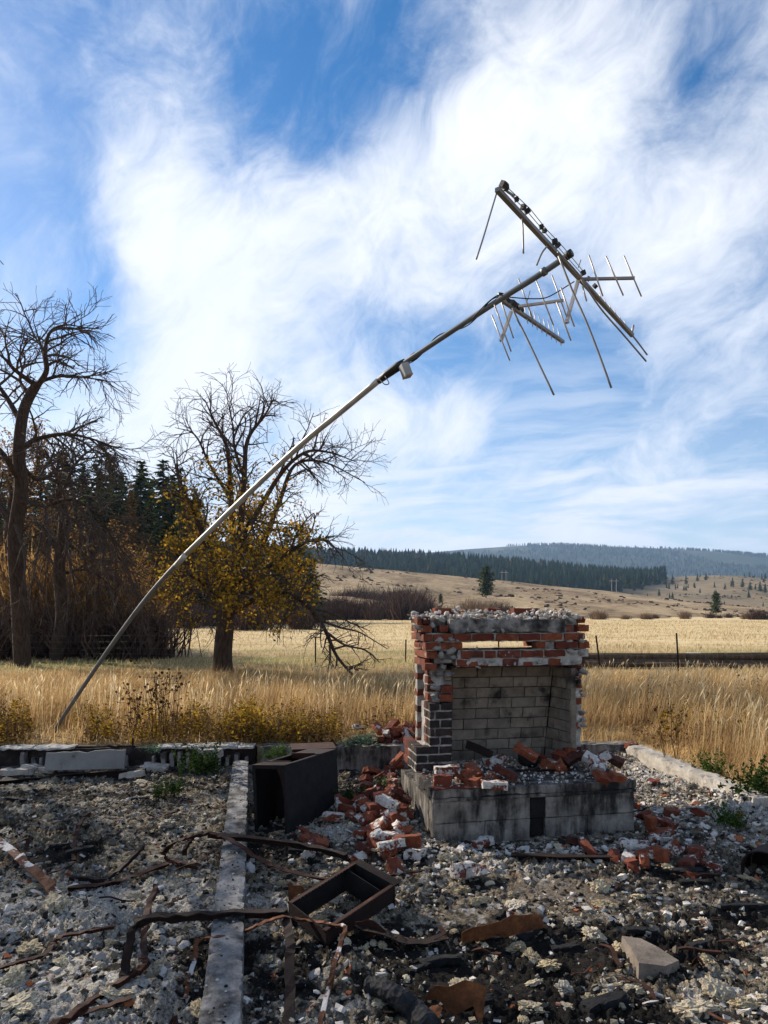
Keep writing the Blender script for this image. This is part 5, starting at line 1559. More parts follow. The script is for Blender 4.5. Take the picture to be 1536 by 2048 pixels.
# long low limb that droops to the ground on the right
low = [T(462,1225),T(520,1196,-.3),T(580,1190,-.5),T(620,1215,-.6),T(650,1260,-.7),T(672,1310,-.7),T(705,1350,-.8)]
at.limb(low, .10, .03, 0)
SAVE = dict(at.par); at.par = dict(at.par, up=[-.05,.0,0], len=[1.1,.6,.3], n=[4.5,5.5,5], grav=[-.02,-.03,-.03])
for pts in ([T(640,1240,-.6),T(680,1255,-.6),T(720,1265,-.7),T(775,1298,-.7)], [T(650,1262,-.7),T(690,1290,-.8),T(730,1300,-.9),T(760,1325,-.9)], [T(660,1290,-.7),T(660,1320,-.9),T(655,1345,-1.0)], [T(620,1215,-.6),T(660,1225,-.4),T(700,1245,-.3),T(740,1262,-.3)]):
    at.limb(pts, .04, .010, 1)
root = empty('apple_tree', tuple(T(446,1352)))
root.location.z = 0
tag(root, 'apple tree with thick dark trunk and yellow autumn leaves in the grass', 'tree')
def part(name, V, Fc, m, root, smooth=True):
    V = np.asarray(V) - np.array(root.location)
    return link(name, mesh_np(name, V, Fc, smooth, m), None, root)
trk = Tree(0); trk.br = [at.br[0]]
V, Fc = trk.arrays({0}, [12]); part('trunk', V, Fc, M['bark'], root)
at.br = at.br[1:]
V, Fc = at.arrays({0}, [7]); part('limbs', V, Fc, M['bark'], root)
V, Fc = at.arrays({1,2,3}, [6,5,4,3]); part('twigs', V, Fc, M['twig'], root)
lp = []
rr = np.random.default_rng(4)
for P in at.tips:
    for k in range(10):
        q = P[rr.integers(0, len(P))]
        px = 768 + F*q.x/q.y; py = HZ - F*(q.z-EYE)/q.y
        e = ((px-475)/188)**2 + ((py-1095)/185)**2
        pr = 1.0 if e < .55 else max(0, 1.25-e)*.9
        if py < 960: pr *= .42 if py < 890 else .75
        if px > 645 or py > 1268: pr *= .02
        gap = perlin(np.array([q.x*1.15+q.y*.7]), np.array([q.z*1.3-q.y*.5]))[0]
        pr *= .12 if gap < -.08 else (.6 if gap < .08 else 1.2)
        if rr.random() < pr*.95: lp.append(np.array(q) + rr.normal(0, .09, 3))
V, Fc = leaf_quads(np.array(lp), .092, rr); part('leaves', V, Fc, M['leaf_yellow'], root, False)
print('apple leaves', len(lp), 'branches', len(at.br))

# bare trees at the left edge
def bare_tree(seed, d, trunk_px, limbs, par, label, name='bare_tree', r_tr=(.26,.14), extra=None, leaf=None):
    t = Tree(seed); t.par = par
    TT = lambda q: W(q[0], q[1], d + (q[2] if len(q) > 2 else 0))
    base = TT(trunk_px[0]); root = empty(name, (base.x, base.y, 0))
    tag(root, label, 'tree')
    P = curve_pts([TT(q) for q in trunk_px], 5); P[0].z = min(P[0].z, -.1)
    m_ = len(P); tb = (P, [r_tr[0]+(r_tr[1]-r_tr[0])*i/(m_-1) for i in range(m_)], 0)
    for q, r0, r1 in limbs: t.limb([TT(p) for p in q], r0, r1, 0)
    for q, r0, r1 in (extra or []):
        t.par = dict(par, up=[-.1,-.1,-.1], grav=[-.10,-.12,-.12]); t.limb([TT(p) for p in q], r0, r1, 1)
    tk = Tree(0); tk.br = [tb]
    V, Fc = tk.arrays({0}, [10]); part('trunk', V, Fc, M['bark'], root)
    V, Fc = t.arrays({0}, [6]); part('limbs', V, Fc, M['bark'], root)
    V, Fc = t.arrays({1,2,3}, [6,5,4,3]); part('twigs', V, Fc, M['twig'], root)
    if leaf:
        r2 = np.random.default_rng(seed); lp = []
        for P in t.tips:
            for k in range(leaf[0]): lp.append(np.array(P[r2.integers(0, len(P))]) + r2.normal(0, .12, 3))
        V, Fc = leaf_quads(np.array(lp), leaf[1], r2); part('leaves', V, Fc, M[leaf[2]], root, False)
    print(name, len(t.br))
BP = dict(levels=3, n=[3.2, 4.4, 4.6], t0=[.2,.15,.1], ang=[(30,75),(25,65),(20,60)], up=[.15,.1,.0], len=[1.7,1.0,.6], seg=[6,5,3], wig=[.22,.25,.22], grav=[-.04,-.06,-.07], r=[.05,.024,.012], rmin=.007)
bare_tree(21, 22.0, [(45,1322),(38,1200),(30,1080),(42,980),(38,900),(48,820),(75,765)],
    [([(60,790),(92,745,-.2),(90,705,-.3),(100,665,-.3),(130,650,-.2),(170,655,0)], .10, .012), ([(92,735),(85,700,.3),(75,670,.5),(66,640,.5)], .06, .010), ([(42,900),(70,880,-.5),(130,868,-.9),(190,880,-1.2),(255,905,-1.4)], .09, .012),
     ([(75,765),(120,752,.5),(170,755,.8),(230,765,1)], .07, .010), ([(45,850),(10,790,.6),(-30,740,1),(-80,700,1)], .10, .012), ([(70,770),(30,740,-.6),(0,710,-1),(-50,690,-1)], .08, .010),
     ([(40,930),(80,960,1.2),(130,930,2),(175,960,2.2)], .08, .012), ([(38,960),(0,900,-1),(-40,880,-1.5),(-80,900,-2)], .10, .012), ([(35,1000),(90,1010,-.8),(150,1000,-1.2),(210,1050,-1.3),(240,1120,-1.3)], .08, .012),
     ([(60,790),(40,760,1.2),(50,720,2),(40,690,2)], .07, .010), ([(34,1060),(-10,1000,1),(-60,1000,1.5)], .09, .012)], BP,
    'tall bare tree with crooked trunk rising at the left edge', extra=[([(80,960,1),(120,1030,.6),(140,1120,.4),(135,1230,.3)], .04, .010), ([(150,1000,-1.2),(190,1060,-1.3),(215,1150,-1.4),(235,1240,-1.4)], .04, .010), ([(30,1050,-1),(50,1120,-1.5),(40,1200,-1.6),(20,1280,-1.6)], .05, .010),
           ([(90,1010,-.8),(100,1090,-1.2),(90,1180,-1.4),(110,1270,-1.4)], .04, .010), ([(0,900,-1),(-20,1000,-1.5),(-10,1130,-1.6),(10,1240,-1.6)], .05, .010), ([(190,1060,-1.3),(240,1120,-1),(280,1200,-.8),(300,1270,-.8)], .035, .008)])
bare_tree(22, 24.5, [(112,1318),(125,1230),(118,1140),(128,1050),(120,980)],
    [([(120,1000),(150,930,.3),(190,900,.6),(225,940,.8)], .07, .010), ([(122,1050),(170,1040,-.5),(220,1070,-.9),(262,1130,-1)], .07, .010), ([(120,1100),(80,1050,.6),(50,1040,1)], .07, .010), ([(118,1150),(170,1140,.6),(220,1170,.9),(270,1240,1)], .06, .010), ([(125,1010),(110,940,-.6),(90,900,-1)], .07, .010)], dict(BP, up=[0,-.05,-.1], grav=[-.09,-.10,-.10], n=[4.2,5.2,5.0]),
    'low tangled bare tree with drooping twigs beside the tall bare one', r_tr=(.24,.16), extra=[([(150,1040,-.5),(180,1110,-.8),(190,1200,-.9),(180,1290,-.9)], .04, .010), ([(220,1070,-.9),(260,1150,-1),(285,1240,-1),(300,1290,-1)], .035, .010), ([(90,1040,.6),(70,1130,.4),(60,1220,.3),(70,1300,.3)], .04, .010), ([(130,1090,0),(150,1180,-.5),(140,1290,-.6)], .04, .010)])
GP = dict(BP, n=[3.2,4.2,4.2], len=[1.2,.75,.42], up=[.3,.2,.1], grav=[.0,-.02,-.03])
bare_tree(23, 29.0, [(228,1305),(226,1260),(224,1220)], [([(224,1240),(190,1180,.3),(170,1120,.5),(175,1080,.6)], .07, .012), ([(224,1230),(240,1160,-.4),(250,1110,-.7),(240,1070,-.7)], .07, .012), ([(226,1240),(270,1180,.5),(290,1120,.8)], .06, .012), ([(224,1250),(215,1170,-1),(205,1090,-1.4)], .07, .012), ([(224,1245),(200,1200,1.2),(160,1190,1.8)], .05, .012), ([(226,1245),(280,1220,-.6),(310,1200,-1)], .05, .012)], GP,
    'rounded golden-brown tree between the bare trees and the apple tree', 'golden_tree', (.20,.14), leaf=(5, .11, 'leaf_gold'))
bare_tree(24, 30.5, [(20,1300),(22,1200),(18,1080),(25,1000)], [([(20,1080),(60,980,.5),(80,910,.8),(70,870,1)], .10, .014), ([(20,1060),(-20,960,.5),(-50,900,.8)], .10, .014), ([(20,1120),(80,1060,-.6),(130,1030,-1)], .08, .014), ([(20,1150),(-50,1100,-.6),(-110,1080,-1)], .08, .014), ([(22,1160),(90,1150,1),(150,1160,1.5)], .07, .014), ([(24,1010),(20,940,-.8),(30,890,-1)], .09, .014)], GP,
    'golden-leaved tree standing behind the tall bare tree at the left edge', 'golden_tree', (.26,.18), leaf=(6, .12, 'leaf_gold'))

# conifers
def conifer_arrays(r, Hh, Rm, whorls=26, nb=6, tuft=5, gap=.0, rnd=False):
    """trunk and drooping needle sprays of one conifer, height Hh, lower crown radius Rm"""
    P, A, B, S = [], [], [], []
    for i in range(whorls):
        h = .08 + .92*(i+.5)/whorls
        R = Rm*((1-h)**.85)*r.uniform(.75,1.15) + .02*Hh*(1-h) + .012*Hh
        if rnd: R = Rm*math.sqrt(max(0, 1-((h-.42)/.60)**2))*r.uniform(.7,1.15)+.02
        for k in range(nb):
            if r.random() < gap: continue
            a = r.uniform(0, 2*np.pi); L = R*r.uniform(.55,1.15)
            out = np.array([math.cos(a), math.sin(a), 0])
            for j in range(tuft):
                t = (j+r.random())/tuft
                base = out*L*t + np.array([0,0,h*Hh - L*t*.28*(1-h*.8) + L*.10*t*t])
                base += r.normal(0, .03*R+.01*Hh*.3, 3)
                d = out + r.normal(0,.45,3); d[2] -= .15; d /= np.linalg.norm(d)
                sd = np.cross(d, [0,0,1]) + r.normal(0,.3,3); sd /= np.linalg.norm(sd)+1e-6
                sz = (.20*R+.012*Hh)*r.uniform(.7,1.3)
                P.append(base); A.append(d*sz*1.3); B.append(sd*sz*.55)
    P, A, B = map(np.array, (P, A, B))
    n = len(P)
    V = np.stack([P-A*.3, P+B*.9+A*.2, P+A, P-B*.9+A*.15], 1).reshape(-1,3)
    return V, np.arange(n*4).reshape(n,4)
rc = np.random.default_rng(8)
CONE = []
for i in range(5):
    V, Fc = conifer_arrays(rc, 1.0, rc.uniform(.17,.23), 34, 8, 5, .05)
    CONE.append(V); CF = Fc
CROWN_ME = []
for i in range(5):
    V, Fc = conifer_arrays(rc, 1.0, [.16,.2,.22,.18,.2][i], 36, 8, 5, .08)
    CROWN_ME.append(mesh_np('crown', V, Fc, False, M['needles']))
ROUND_ME = [mesh_np('crown', *conifer_arrays(rc, 1.0, .24, 30, 11, 5, .1, True), False, M['needles']) for _ in range(2)]
GOLD_ME = mesh_np('crown', *conifer_arrays(rc, 1.0, .2, 30, 7, 4, .12), False, M['needles_gold'])
mb = MB(); mb.tube([(0,0,-.03),(0,0,.3),(0,0,.97)], [.017,.012,.002], 6); TRUNK_ME = mb.mesh('trunk', M['bark'], True)
def conifer(p, Hh, label, group, gold=False, wide=1.0, near=False):
    root = empty('larch_tree' if gold else 'pine_tree', p, (0, 0, random.uniform(0, 6.28)))
    tag(root, label, 'tree', group)
    c = link('crown', GOLD_ME if gold else random.choice(ROUND_ME if wide == 1.9 else CROWN_ME), None, root); wide = 1.1 if wide == 1.9 else wide; c.scale = (Hh*wide, Hh*wide, Hh)
    t = link('trunk', TRUNK_ME, None, root); t.scale = (Hh, Hh, Hh)
    return root
# wooded rise at left: tree tops as (px, py, distance)
WOODS = [(130,915,100),(165,935,108),(196,930,96),(222,925,104),(245,952,112),(282,932,100),(300,965,110),(327,930,104),(345,958,115),(362,945,120),(388,985,110),(178,985,92),(210,985,90),(238,1000,92),(300,1010,92),(335,1010,96),(370,1020,100),
         (405,1030,104),(430,1060,100),(270,985,108),(110,960,92),(80,930,104),(50,940,100),(20,920,108),(-20,930,102),(455,1085,98),(480,1110,104),(150,1010,86),(110,1020,84),(315,1060,86),(350,1075,88),(390,1085,90),(420,1110,90),(600,1080,110),(575,1060,108),(620,1110,100),(550,1090,104),(520,1100,100)]
for i, (px, py, d) in enumerate(WOODS):
    top = W(px, py, d)
    prof = np.interp(px, [-400,0,200,330,420,520,640], [1010,1030,1075,1120,1165,1205,1226])
    tt = (d-62)/88
    zg = -.5 + (EYE + (HZ-prof)/F*150 + .5)*float(sstep(0,1,np.array(tt))**1.3*.6+.4*tt**1.3) - .8
    zg = min(zg, top.z-9)
    lab = {0:None}.get(i)
    if i in (5, 7): lab = ['dark pointed conifer between the bare tree and the apple tree', 'tallest pointed conifer just left of the apple tree'][i == 7]
    conifer((top.x, d, zg), (top.z-zg)*1.04, lab or ('dark conifer half hidden behind the apple tree' if px > 385 else ('dark conifer behind the bare trees at left' if px < 180 else 'dark conifer on the wooded rise between the left trees')), 'conifers on the wooded rise', False, 1.45)
for (px, py, d, lab) in [(262,962,90,'golden larch among the dark conifers'),(372,975,94,'orange-tinted larch beside the apple tree crown')]:
    top = W(px, py, d); conifer((top.x, d, top.z-11), 11, lab, 'larches on the wooded rise', True, .9)
# bare trees out of frame to the left whose shade lies over the floor (copies of the tall bare tree)
src = [o for o in COL.objects if o.name.startswith('bare_tree') and o.parent is None][0]
for k, (x, y, sc_, rz) in enumerate([(-16.0,10.9,1.55,2.1),(-18.5,6.4,1.6,4.0),(-12.0,8.3,1.25,.9)]):
    r_ = src.copy(); COL.objects.link(r_); r_.location = (x, y, 0); r_.rotation_euler = (0, 0, rz); r_.scale = (sc_,)*3
    tag(r_, ["largest", "second", "smallest"][k] + ' bare tree standing outside the frame to the left, shading the rubble', 'tree', 'bare trees left of the frame')
    for c_ in list(src.children):
        q = c_.copy(); COL.objects.link(q); q.parent = r_
# single pines out on the slopes: (px, base py, distance, height in px)
LONE = [(972,1192,215,60,'lone dark pine on the slope above the fireplace'),(1432,1226,200,42,'single pine at the right on the brown slope'),(881,1204,200,17,'tiny green pine left of the lone pine')]
for px, py, d, hp, lab in LONE:
    b = W(px, py, d); conifer((b.x, d, b.z-.3), hp/F*d+.3, lab, None, False, 1.9)
SCAT = [(693,1141,430,14),(765,1143,430,12),(824,1146,430,13),(832,1146,430,11),(885,1149,425,11),(815,1144,430,9),(1090,1176,420,14),(1098,1175,420,12),(1310,1166,700,22),(1330,1168,700,18),(1345,1168,720,20),(1372,1168,740,18),(1290,1170,680,22),(1270,1172,660,24),(1255,1174,640,24),(1235,1178,600,22),(1395,1162,800,16),(1412,1160,800,15),
        (1318,1190,430,14),(1345,1196,420,12),(1180,1184,410,12),(1500,1180,700,18),(1520,1182,700,20),(1465,1170,760,16),(1485,1172,760,16),(1450,1178,720,12),(1530,1185,690,18),(1400,1185,600,10),(1368,1180,640,10)]
for px, py, d, hp in SCAT:
    b = W(px, py, d); conifer((b.x, d, b.z-.6), hp/F*d+.6, 'small dark pine dotted on the far brown slope', 'pines dotted on the far slopes', False, 1.3)
# far woods as a mass
def far_cone(r, layers=3, sides=5):
    vs, fs = [], []
    for l in range(layers):
        z0 = .08+.27*l; z1 = min(1.0, z0+.42); rad = .17*(1-.27*l)
        o = len(vs); a0 = r.uniform(0, 6)
        for k in range(sides):
            a = a0+2*math.pi*k/sides; q = rad*r.uniform(.7,1.25)
            vs.append((q*math.cos(a), q*math.sin(a), z0+r.uniform(-.04,.04)))
        vs.append((r.uniform(-.01,.01), r.uniform(-.01,.01), z1))
        for k in range(sides): fs.append((o+k, o+(k+1)%sides, o+sides))
    return np.array(vs), np.array(fs)
def forest(name, pts, hts, label, layers=3):
    protos = [far_cone(rc, layers) for _ in range(6)]
    Vs, Fs, off = [], [], 0
    which = rc.integers(0, 6, len(pts))
    for i, (PV, PF) in enumerate(protos):
        idx = np.where(which == i)[0]
        V = PV[None]*hts[idx][:,None,None]*np.array([1.15,1.15,1]) + pts[idx][:,None,:]
        Fs.append((PF[None]+(np.arange(len(idx))*len(PV))[:,None,None]+off).reshape(-1,3)); Vs.append(V.reshape(-1,3)); off += len(idx)*len(PV)
    tag(link(name, mesh_np(name, np.concatenate(Vs), np.concatenate(Fs), False, M['needles_far'])), label, kind='stuff')
def on_hill(X, D, Z, i, j): return np.stack([X[j,i], D[j,i], Z[j,i]], -1)
def hill_points(X, D, Z, n, r, t0=0, t1=1.0):
    nj, ni = X.shape; nj = nj-10
    fi = r.uniform(0, ni-1.01, n); fj = r.uniform(t0*(nj-1), t1*(nj-1)-.01, n)
    i, j = fi.astype(int), fj.astype(int); u, v = fi-i, fj-j
    L = lambda A: (A[j,i]*(1-u)+A[j,i+1]*u)*(1-v) + (A[j+1,i]*(1-u)+A[j+1,i+1]*u)*v
    return np.stack([L(X), L(D), L(Z)], -1)
p = hill_points(RB_X, RB_D, RB_Z, 26000, rc, .25, 1.0)
px = 768+F*p[:,0]/p[:,1]
lim = np.interp(px, [-500,650,900,1100,1200,1270,1330,1370], [430,500,540,620,680,760,900,2000])
k = (p[:,1] > lim + 60*fbm(p[:,0]*.01, p[:,1]*.01, 3)) & (px > 380) & (px < 1560)
sp = ~k & (px > 1250) & (px < 1600) & (rc.random(len(px)) < .12) & (fbm(p[:,0]*.012, p[:,1]*.012, 3) > .16)
k = k & (rc.random(len(px)) < .9) | sp
hts_ = np.where(sp, rc.uniform(4, 9, len(sp)), 6+15*rc.random(len(sp))**.8)[k]
p = p[k]; forest('ridge_forest', p - np.array([0,0,.5]), hts_, 'dark conifer forest covering the ridge behind the brown slope')
print('ridge trees', len(p))
p = hill_points(MC_X, MC_D, MC_Z, 30000, rc, .15, 1.0)
px = 768+F*p[:,0]/p[:,1]
k = (px > 560) & (px < 1600) & (fbm(p[:,0]*.0016, p[:,1]*.0012, 4) > -.16)
p = p[k]; forest('mountain_forest', p - np.array([0,0,.5]), rc.uniform(12, 24, len(p)), 'blue-green forest covering the far mountain', 2)
print('mountain trees', len(p))

# ------------------------------------------------------------------ leafless willow scrub at the field edge
def shrub_arrays(r, n=260):
    Vs, Fs = [], []
    for k in range(n):
        a = r.uniform(0, 2*np.pi); lean = r.uniform(.05,.75); L = r.uniform(.6,1.05)
        b = np.array([r.normal(0,.22), r.normal(0,.22), 0])
        d = np.array([math.cos(a)*lean, math.sin(a)*lean, 1]); d /= np.linalg.norm(d)
        m_ = b + d*L*.55 + r.normal(0,.05,3); e = b + d*L + r.normal(0,.10,3) + np.array([0,0,-.15*lean])
        s = np.cross(d, r.normal(size=3)); s /= np.linalg.norm(s); w = r.uniform(.008,.018)
        o = len(Vs)
        Vs += [b-s*w, b+s*w, m_+s*w*.9, m_-s*w*.9, e]
        Fs += [(o,o+1,o+2),(o,o+2,o+3),(o+3,o+2,o+4)]
        for q in range(3):
            st = b+(m_-b)*r.uniform(.5,1) if q == 0 else m_+(e-m_)*r.uniform(0,.8)
            t2 = st + (d+r.normal(0,.6,3))*L*r.uniform(.15,.3)
            o = len(Vs); Vs += [st-s*w*.7, st+s*w*.7, t2]; Fs += [(o,o+1,o+2)]
    return np.array(Vs), np.array(Fs)
SH_ME = [mesh_np('shrub', *shrub_arrays(rc), False, M['shrub']) for _ in range(4)]
GT_ME = []
for _ in range(2):
    V, Fc = shrub_arrays(rc, 200); tip = V[rc.integers(0, len(V), 1500)]; tip = tip[tip[:,2] > .25] + rc.normal(0, .03, (int((tip[:,2] > .25).sum()), 3))
    V2, F2 = leaf_quads(tip, .030, rc); F2 = np.concatenate([F2[:,[0,1,2]], F2[:,[0,2,3]]])
    GT_ME.append(mesh_np('shrub', np.concatenate([V, V2]), np.concatenate([Fc, F2+len(V)]), False, M['leaf_gold']))
ST_ME = [mesh_np('shrub', *shrub_arrays(rc), False, M['shrub_tan']) for _ in range(2)]
SHR = []
rs = random.Random(5)
for k in range(40): SHR.append((rs.uniform(600,850), rs.uniform(132,156), rs.uniform(2.4,6.0), 0))
for k in range(22): SHR.append((rs.uniform(660,830), rs.uniform(186,200), rs.uniform(4.5,7.0), 0))
for k in range(12): SHR.append((rs.uniform(860,1040), rs.uniform(138,165), rs.uniform(2.0,4.6), rs.random() < .55))
for k in range(10): SHR.append((rs.uniform(1040,1300), rs.uniform(135,150), rs.uniform(1.0,2.4), rs.random() < .4))
for k in range(9): SHR.append((rs.uniform(1300,1560), rs.uniform(140,210), rs.uniform(1.0,2.2), rs.random() < .4))
SHR += [(940,150,4.6,1),(955,146,4.2,1),(1005,150,4.0,0),(1510,140,2.6,0),(1525,140,2.4,0),(900,150,3.0,0)]
for k in range(14): SHR.append((rs.uniform(150,650), rs.uniform(60,100), rs.uniform(2.0,3.8), 0))
for k in range(6): SHR.append((rs.uniform(-40,330), rs.uniform(24.5,34), rs.uniform(1.4,2.6), 0))
for k in range(18): SHR.append((rs.uniform(-40,330), rs.uniform(28,36), rs.uniform(2.4,4.4), 2))
for px, d, h_, tan in SHR:
    o = link('shrub', random.choice(GT_ME if tan == 2 else (ST_ME if tan else SH_ME)))
    x = (px-768)/F*d
    o.location = (x, d, (1.2 if 184 < d < 201 else -.5) if d > 40 else -.15); o.scale = (h_*1.05, h_*1.05, h_); o.rotation_euler = (0, 0, random.uniform(0, 6.28))
    zn = ('in the left edge thicket' if px < 90 else 'behind the mast foot' if px < 210 else 'left of the apple tree') if d < 40 else ('in the thicket right of the apple tree' if px < 720 and px > 600 and d < 170 else 'in the thicket beyond the drooping limb' if 720 <= px < 790 and d < 170 else 'in the thicket nearest the fireplace' if 790 <= px < 860 and d < 170 else 'on the bank near the apple tree' if 600 < px < 860 and px < 745 else 'on the bank near the small pine' if 600 < px < 860 else 'behind the apple tree' if px <= 600 else ('at the field edge behind the fireplace' if px < 1100 else 'on the slope right of the fireplace'))
    tag(o, ('golden leafy shrub ' if tan == 2 else ('tan' if tan else 'dark maroon') + ' leafless shrub ') + zn, 'shrub', ('golden' if tan == 2 else 'tan' if tan else 'maroon') + ' shrubs ' + zn)

# low scrub dotted over the hills
p1_ = hill_points(HA_X, HA_D, HA_Z, 5200, rc, .05, 1.0); p2_ = hill_points(RB_X, RB_D, RB_Z, 5000, rc, .0, .9)
f1 = fbm(p1_[:,0]*.02, p1_[:,1]*.012, 4); p1_ = p1_[f1 > .02]
p_ = np.concatenate([p1_, p2_[fbm(p2_[:,0]*.01, p2_[:,1]*.006, 4) > 0]])
V, Fc = scatter_np(BITS, p_, rc.uniform(.3, 1.3, len(p_))*(.6+p_[:,1]/700), rc, .3)
tag(link('hill_scrub', mesh_np('hill_scrub', V, Fc, False, M['shrub'])), 'low dark scrub dotted over the far brown slopes', kind='stuff')
# ------------------------------------------------------------------ grass
def blades(x, y, z, h, w, r, lean=.28, curl=.35, wind=(.12,-.05)):
    n = len(x)
    a = r.uniform(0, 2*np.pi, n); l = np.abs(r.normal(0, lean, n))
    dx, dy = np.cos(a)*l+wind[0], np.sin(a)*l+wind[1]
    f = r.uniform(0, 2*np.pi, n); sx, sy = np.cos(f)*w, np.sin(f)*w
    c = r.uniform(.4, 1.0, n)*curl
    B = np.stack([x,y,z], -1); S = np.stack([sx,sy,np.zeros(n)], -1)
    M1 = B + np.stack([dx*h*.45, dy*h*.45, h*.55], -1)
    E = B + np.stack([dx*h*(1+c), dy*h*(1+c), h*(1-.35*l-.1*c)], -1)
    V = np.stack([B-S, B+S, M1+S*.75, M1-S*.75, E], 1).reshape(-1,3)
    o = (np.arange(n)*5)[:,None]
    Fc = np.stack([o+np.array([0,1,2]), o+np.array([0,2,3]), o+np.array([3,2,4])], 1).reshape(-1,3)
    return V, Fc
rg = np.random.default_rng(17)
def field_pts(n, y0, y1, half=.62, extra=2.0, pw=1.0):
    y = y0 + (y1-y0)*rg.random(n)**pw
    x = (rg.random(n)*2-1)*(half*y+extra)
    return x, y
def grass_mask(x, y): return ~inside(x, y, .26)
x, y = field_pts(300000, 5.6, 17.8)
k = grass_mask(x, y)
clump = fbm(x*1.3, y*1.3, 3) + .6*fbm(x*.35, y*.35, 2)
k &= rg.random(len(x)) < np.clip(.55+.9*clump, .10, 1)
k &= ~((np.hypot(x-.2, (y-8.75)*1.1) < .75))
k &= ~((y > 15.2) & (rg.random(len(x)) < .55))
k &= ~((np.abs(768+F*x/y - 105) < 45) & (y < 9.4) & (rg.random(len(x)) < .8))
x, y = x[k], y[k]
tall = np.clip(.75+.95*fbm(x*.9+9, y*.9, 3), .28, 1.45)
near_edge = np.clip((y-yb(x)-.2)/1.3, .35, 1)
side_r = np.where((x > 2.5) & (y < 9.5), np.clip((x-xr(np.minimum(y, 8.4))-.15)/.9, .30, 1), near_edge)
h = (.28+.42*rg.random(len(x))**.8)*tall*np.where(x > 2.5, np.minimum(side_r, 1.0), near_edge) * np.where(y > 13.5, .62, 1)
V, Fc = blades(x, y, gz(x, y)-.02, h, .0022+.0016*rg.random(len(x)), rg, .26, .4)
tag(link('dry_grass', mesh_np('dry_grass', V, Fc, False, M['grass'])), 'tall dry golden grass around the burnt house', kind='stuff')
print('grass', len(x))
x, y = field_pts(26000, 5.6, 16.5)
k = grass_mask(x, y) & ~((np.hypot(x-.2, (y-8.75)*1.1) < .9)) & (rg.random(len(x)) < np.clip(.15+1.7*fbm(x*.9+3, y*.9, 3), .03, 1)) & ((y > yb(x)+1.0) | (x > 3.4))
x, y = x[k], y[k]; n = len(x)
h = rg.uniform(.42, .82, n)*np.where(x > 2.5, 1.0, .9)*np.where(y > 12.5, .72, 1.0)*np.where((x < -2.5) & (y > 11), .8, 1.0); a = rg.uniform(0, 6.28, n); l = np.abs(rg.normal(0, .14, n))
d = np.stack([np.cos(a)*l+.10, np.sin(a)*l-.04, np.ones(n)], -1); B = np.stack([x, y, gz(x, y)-.02], -1)
S = np.stack([np.cos(a+1.57), np.sin(a+1.57), np.zeros(n)], -1); m1 = B+d*h[:,None]*.8; e = B+d*h[:,None]+np.stack([np.cos(a)*.06, np.sin(a)*.06, -.02*np.ones(n)], -1)
w_ = .0020; hw = rg.uniform(.004, .010, n)[:,None]
V = np.stack([B-S*w_, B+S*w_, m1+S*w_, m1-S*w_, (m1+e)/2+S*hw, (m1+e)/2-S*hw, e], 1).reshape(-1,3); o_ = (np.arange(n)*7)[:,None]
Fc = np.stack([o_+np.array(q) for q in ((0,1,2),(0,2,3),(3,2,4),(3,4,5),(5,4,6))], 1).reshape(-1,3)
tag(link('seeded_grass', mesh_np('seeded_grass', V, Fc, False, M['grass_pale'])), 'tall pale straw stalks with feathery seed heads', kind='stuff')
print('stalks', n)
# fine thatch low down
x, y = field_pts(50000, 5.6, 19)
k = grass_mask(x, y) & ~((np.hypot(x-.2, (y-8.75)*1.1) < .6)); x, y = x[k], y[k]
V, Fc = blades(x, y, gz(x, y)-.01, .06+.16*rg.random(len(x)), .004+.003*rg.random(len(x)), rg, .8, .6)
tag(link('grass_thatch', mesh_np('grass_thatch', V, Fc, False, M['grass'])), 'flattened dry thatch between the tall grass', kind='stuff')
# mown-looking straw of the open field
x, y = field_pts(65000, 17.5, 128, .60, 4, 1.7)
hh = (.10+.16*rg.random(len(x)))*np.clip(.8+.9*fbm(x*.12, y*.12, 3), .3, 1.5)
V, Fc = blades(x, y, gz(x, y)-.02, hh, .004+.00035*y, rg, .5, .5)
tag(link('field_grass', mesh_np('field_grass', V, Fc, False, M['grass_far'])), 'short pale straw covering the open field', kind='stuff')

# weeds along the back of the foundation
def weed_arrays(r, stems=9, leaves=22, hgt=.5, lsize=.04, spread_=.16, upright=.5):
    Vs, Fs = [], []
    for k in range(stems):
        a = r.uniform(0, 6.28); b = np.array([r.normal(0,spread_*.4), r.normal(0,spread_*.4), 0]); H_ = hgt*r.uniform(.55,1.1)
        d = np.array([math.cos(a)*(1-upright)*.7, math.sin(a)*(1-upright)*.7, 1]); e = b+d*H_
        s = np.array([math.sin(a), -math.cos(a), 0])*.0025
        o = len(Vs); Vs += [b-s, b+s, e]; Fs += [(o,o+1,o+2)]
        for q in range(leaves):
            t = r.uniform(.12,1.0); p_ = b+(e-b)*t
            dd = r.normal(0,1,3); dd[2] = dd[2]*.5+.3; dd /= np.linalg.norm(dd); L = lsize*r.uniform(.6,1.4)*(1.2-.5*t)
            ss = np.cross(dd, r.normal(size=3)); ss /= np.linalg.norm(ss); ss *= L*.28
            o = len(Vs); Vs += [p_, p_+dd*L*.5+ss, p_+dd*L, p_+dd*L*.5-ss]; Fs += [(o,o+1,o+2),(o,o+2,o+3)]
    return np.array(Vs), np.array(Fs)
YW = [mesh_np('weed', *weed_arrays(rc, 9, 24, .45, .045, .22, .6), False, M['weed_yellow']) for _ in range(3)]
BW = [mesh_np('weed', *weed_arrays(rc, 10, 20, .5, .03, .2, .6), False, M['weed_brown']) for _ in range(3)]
GW = [mesh_np('weed', *weed_arrays(rc, 26, 22, .22, .030, .16, .25), False, M['weed_green']) for _ in range(2)]
DW = [mesh_np('weed', *weed_arrays(rc, 30, 22, .24, .032, .18, .25), False, M['weed_dark']) for _ in range(2)]
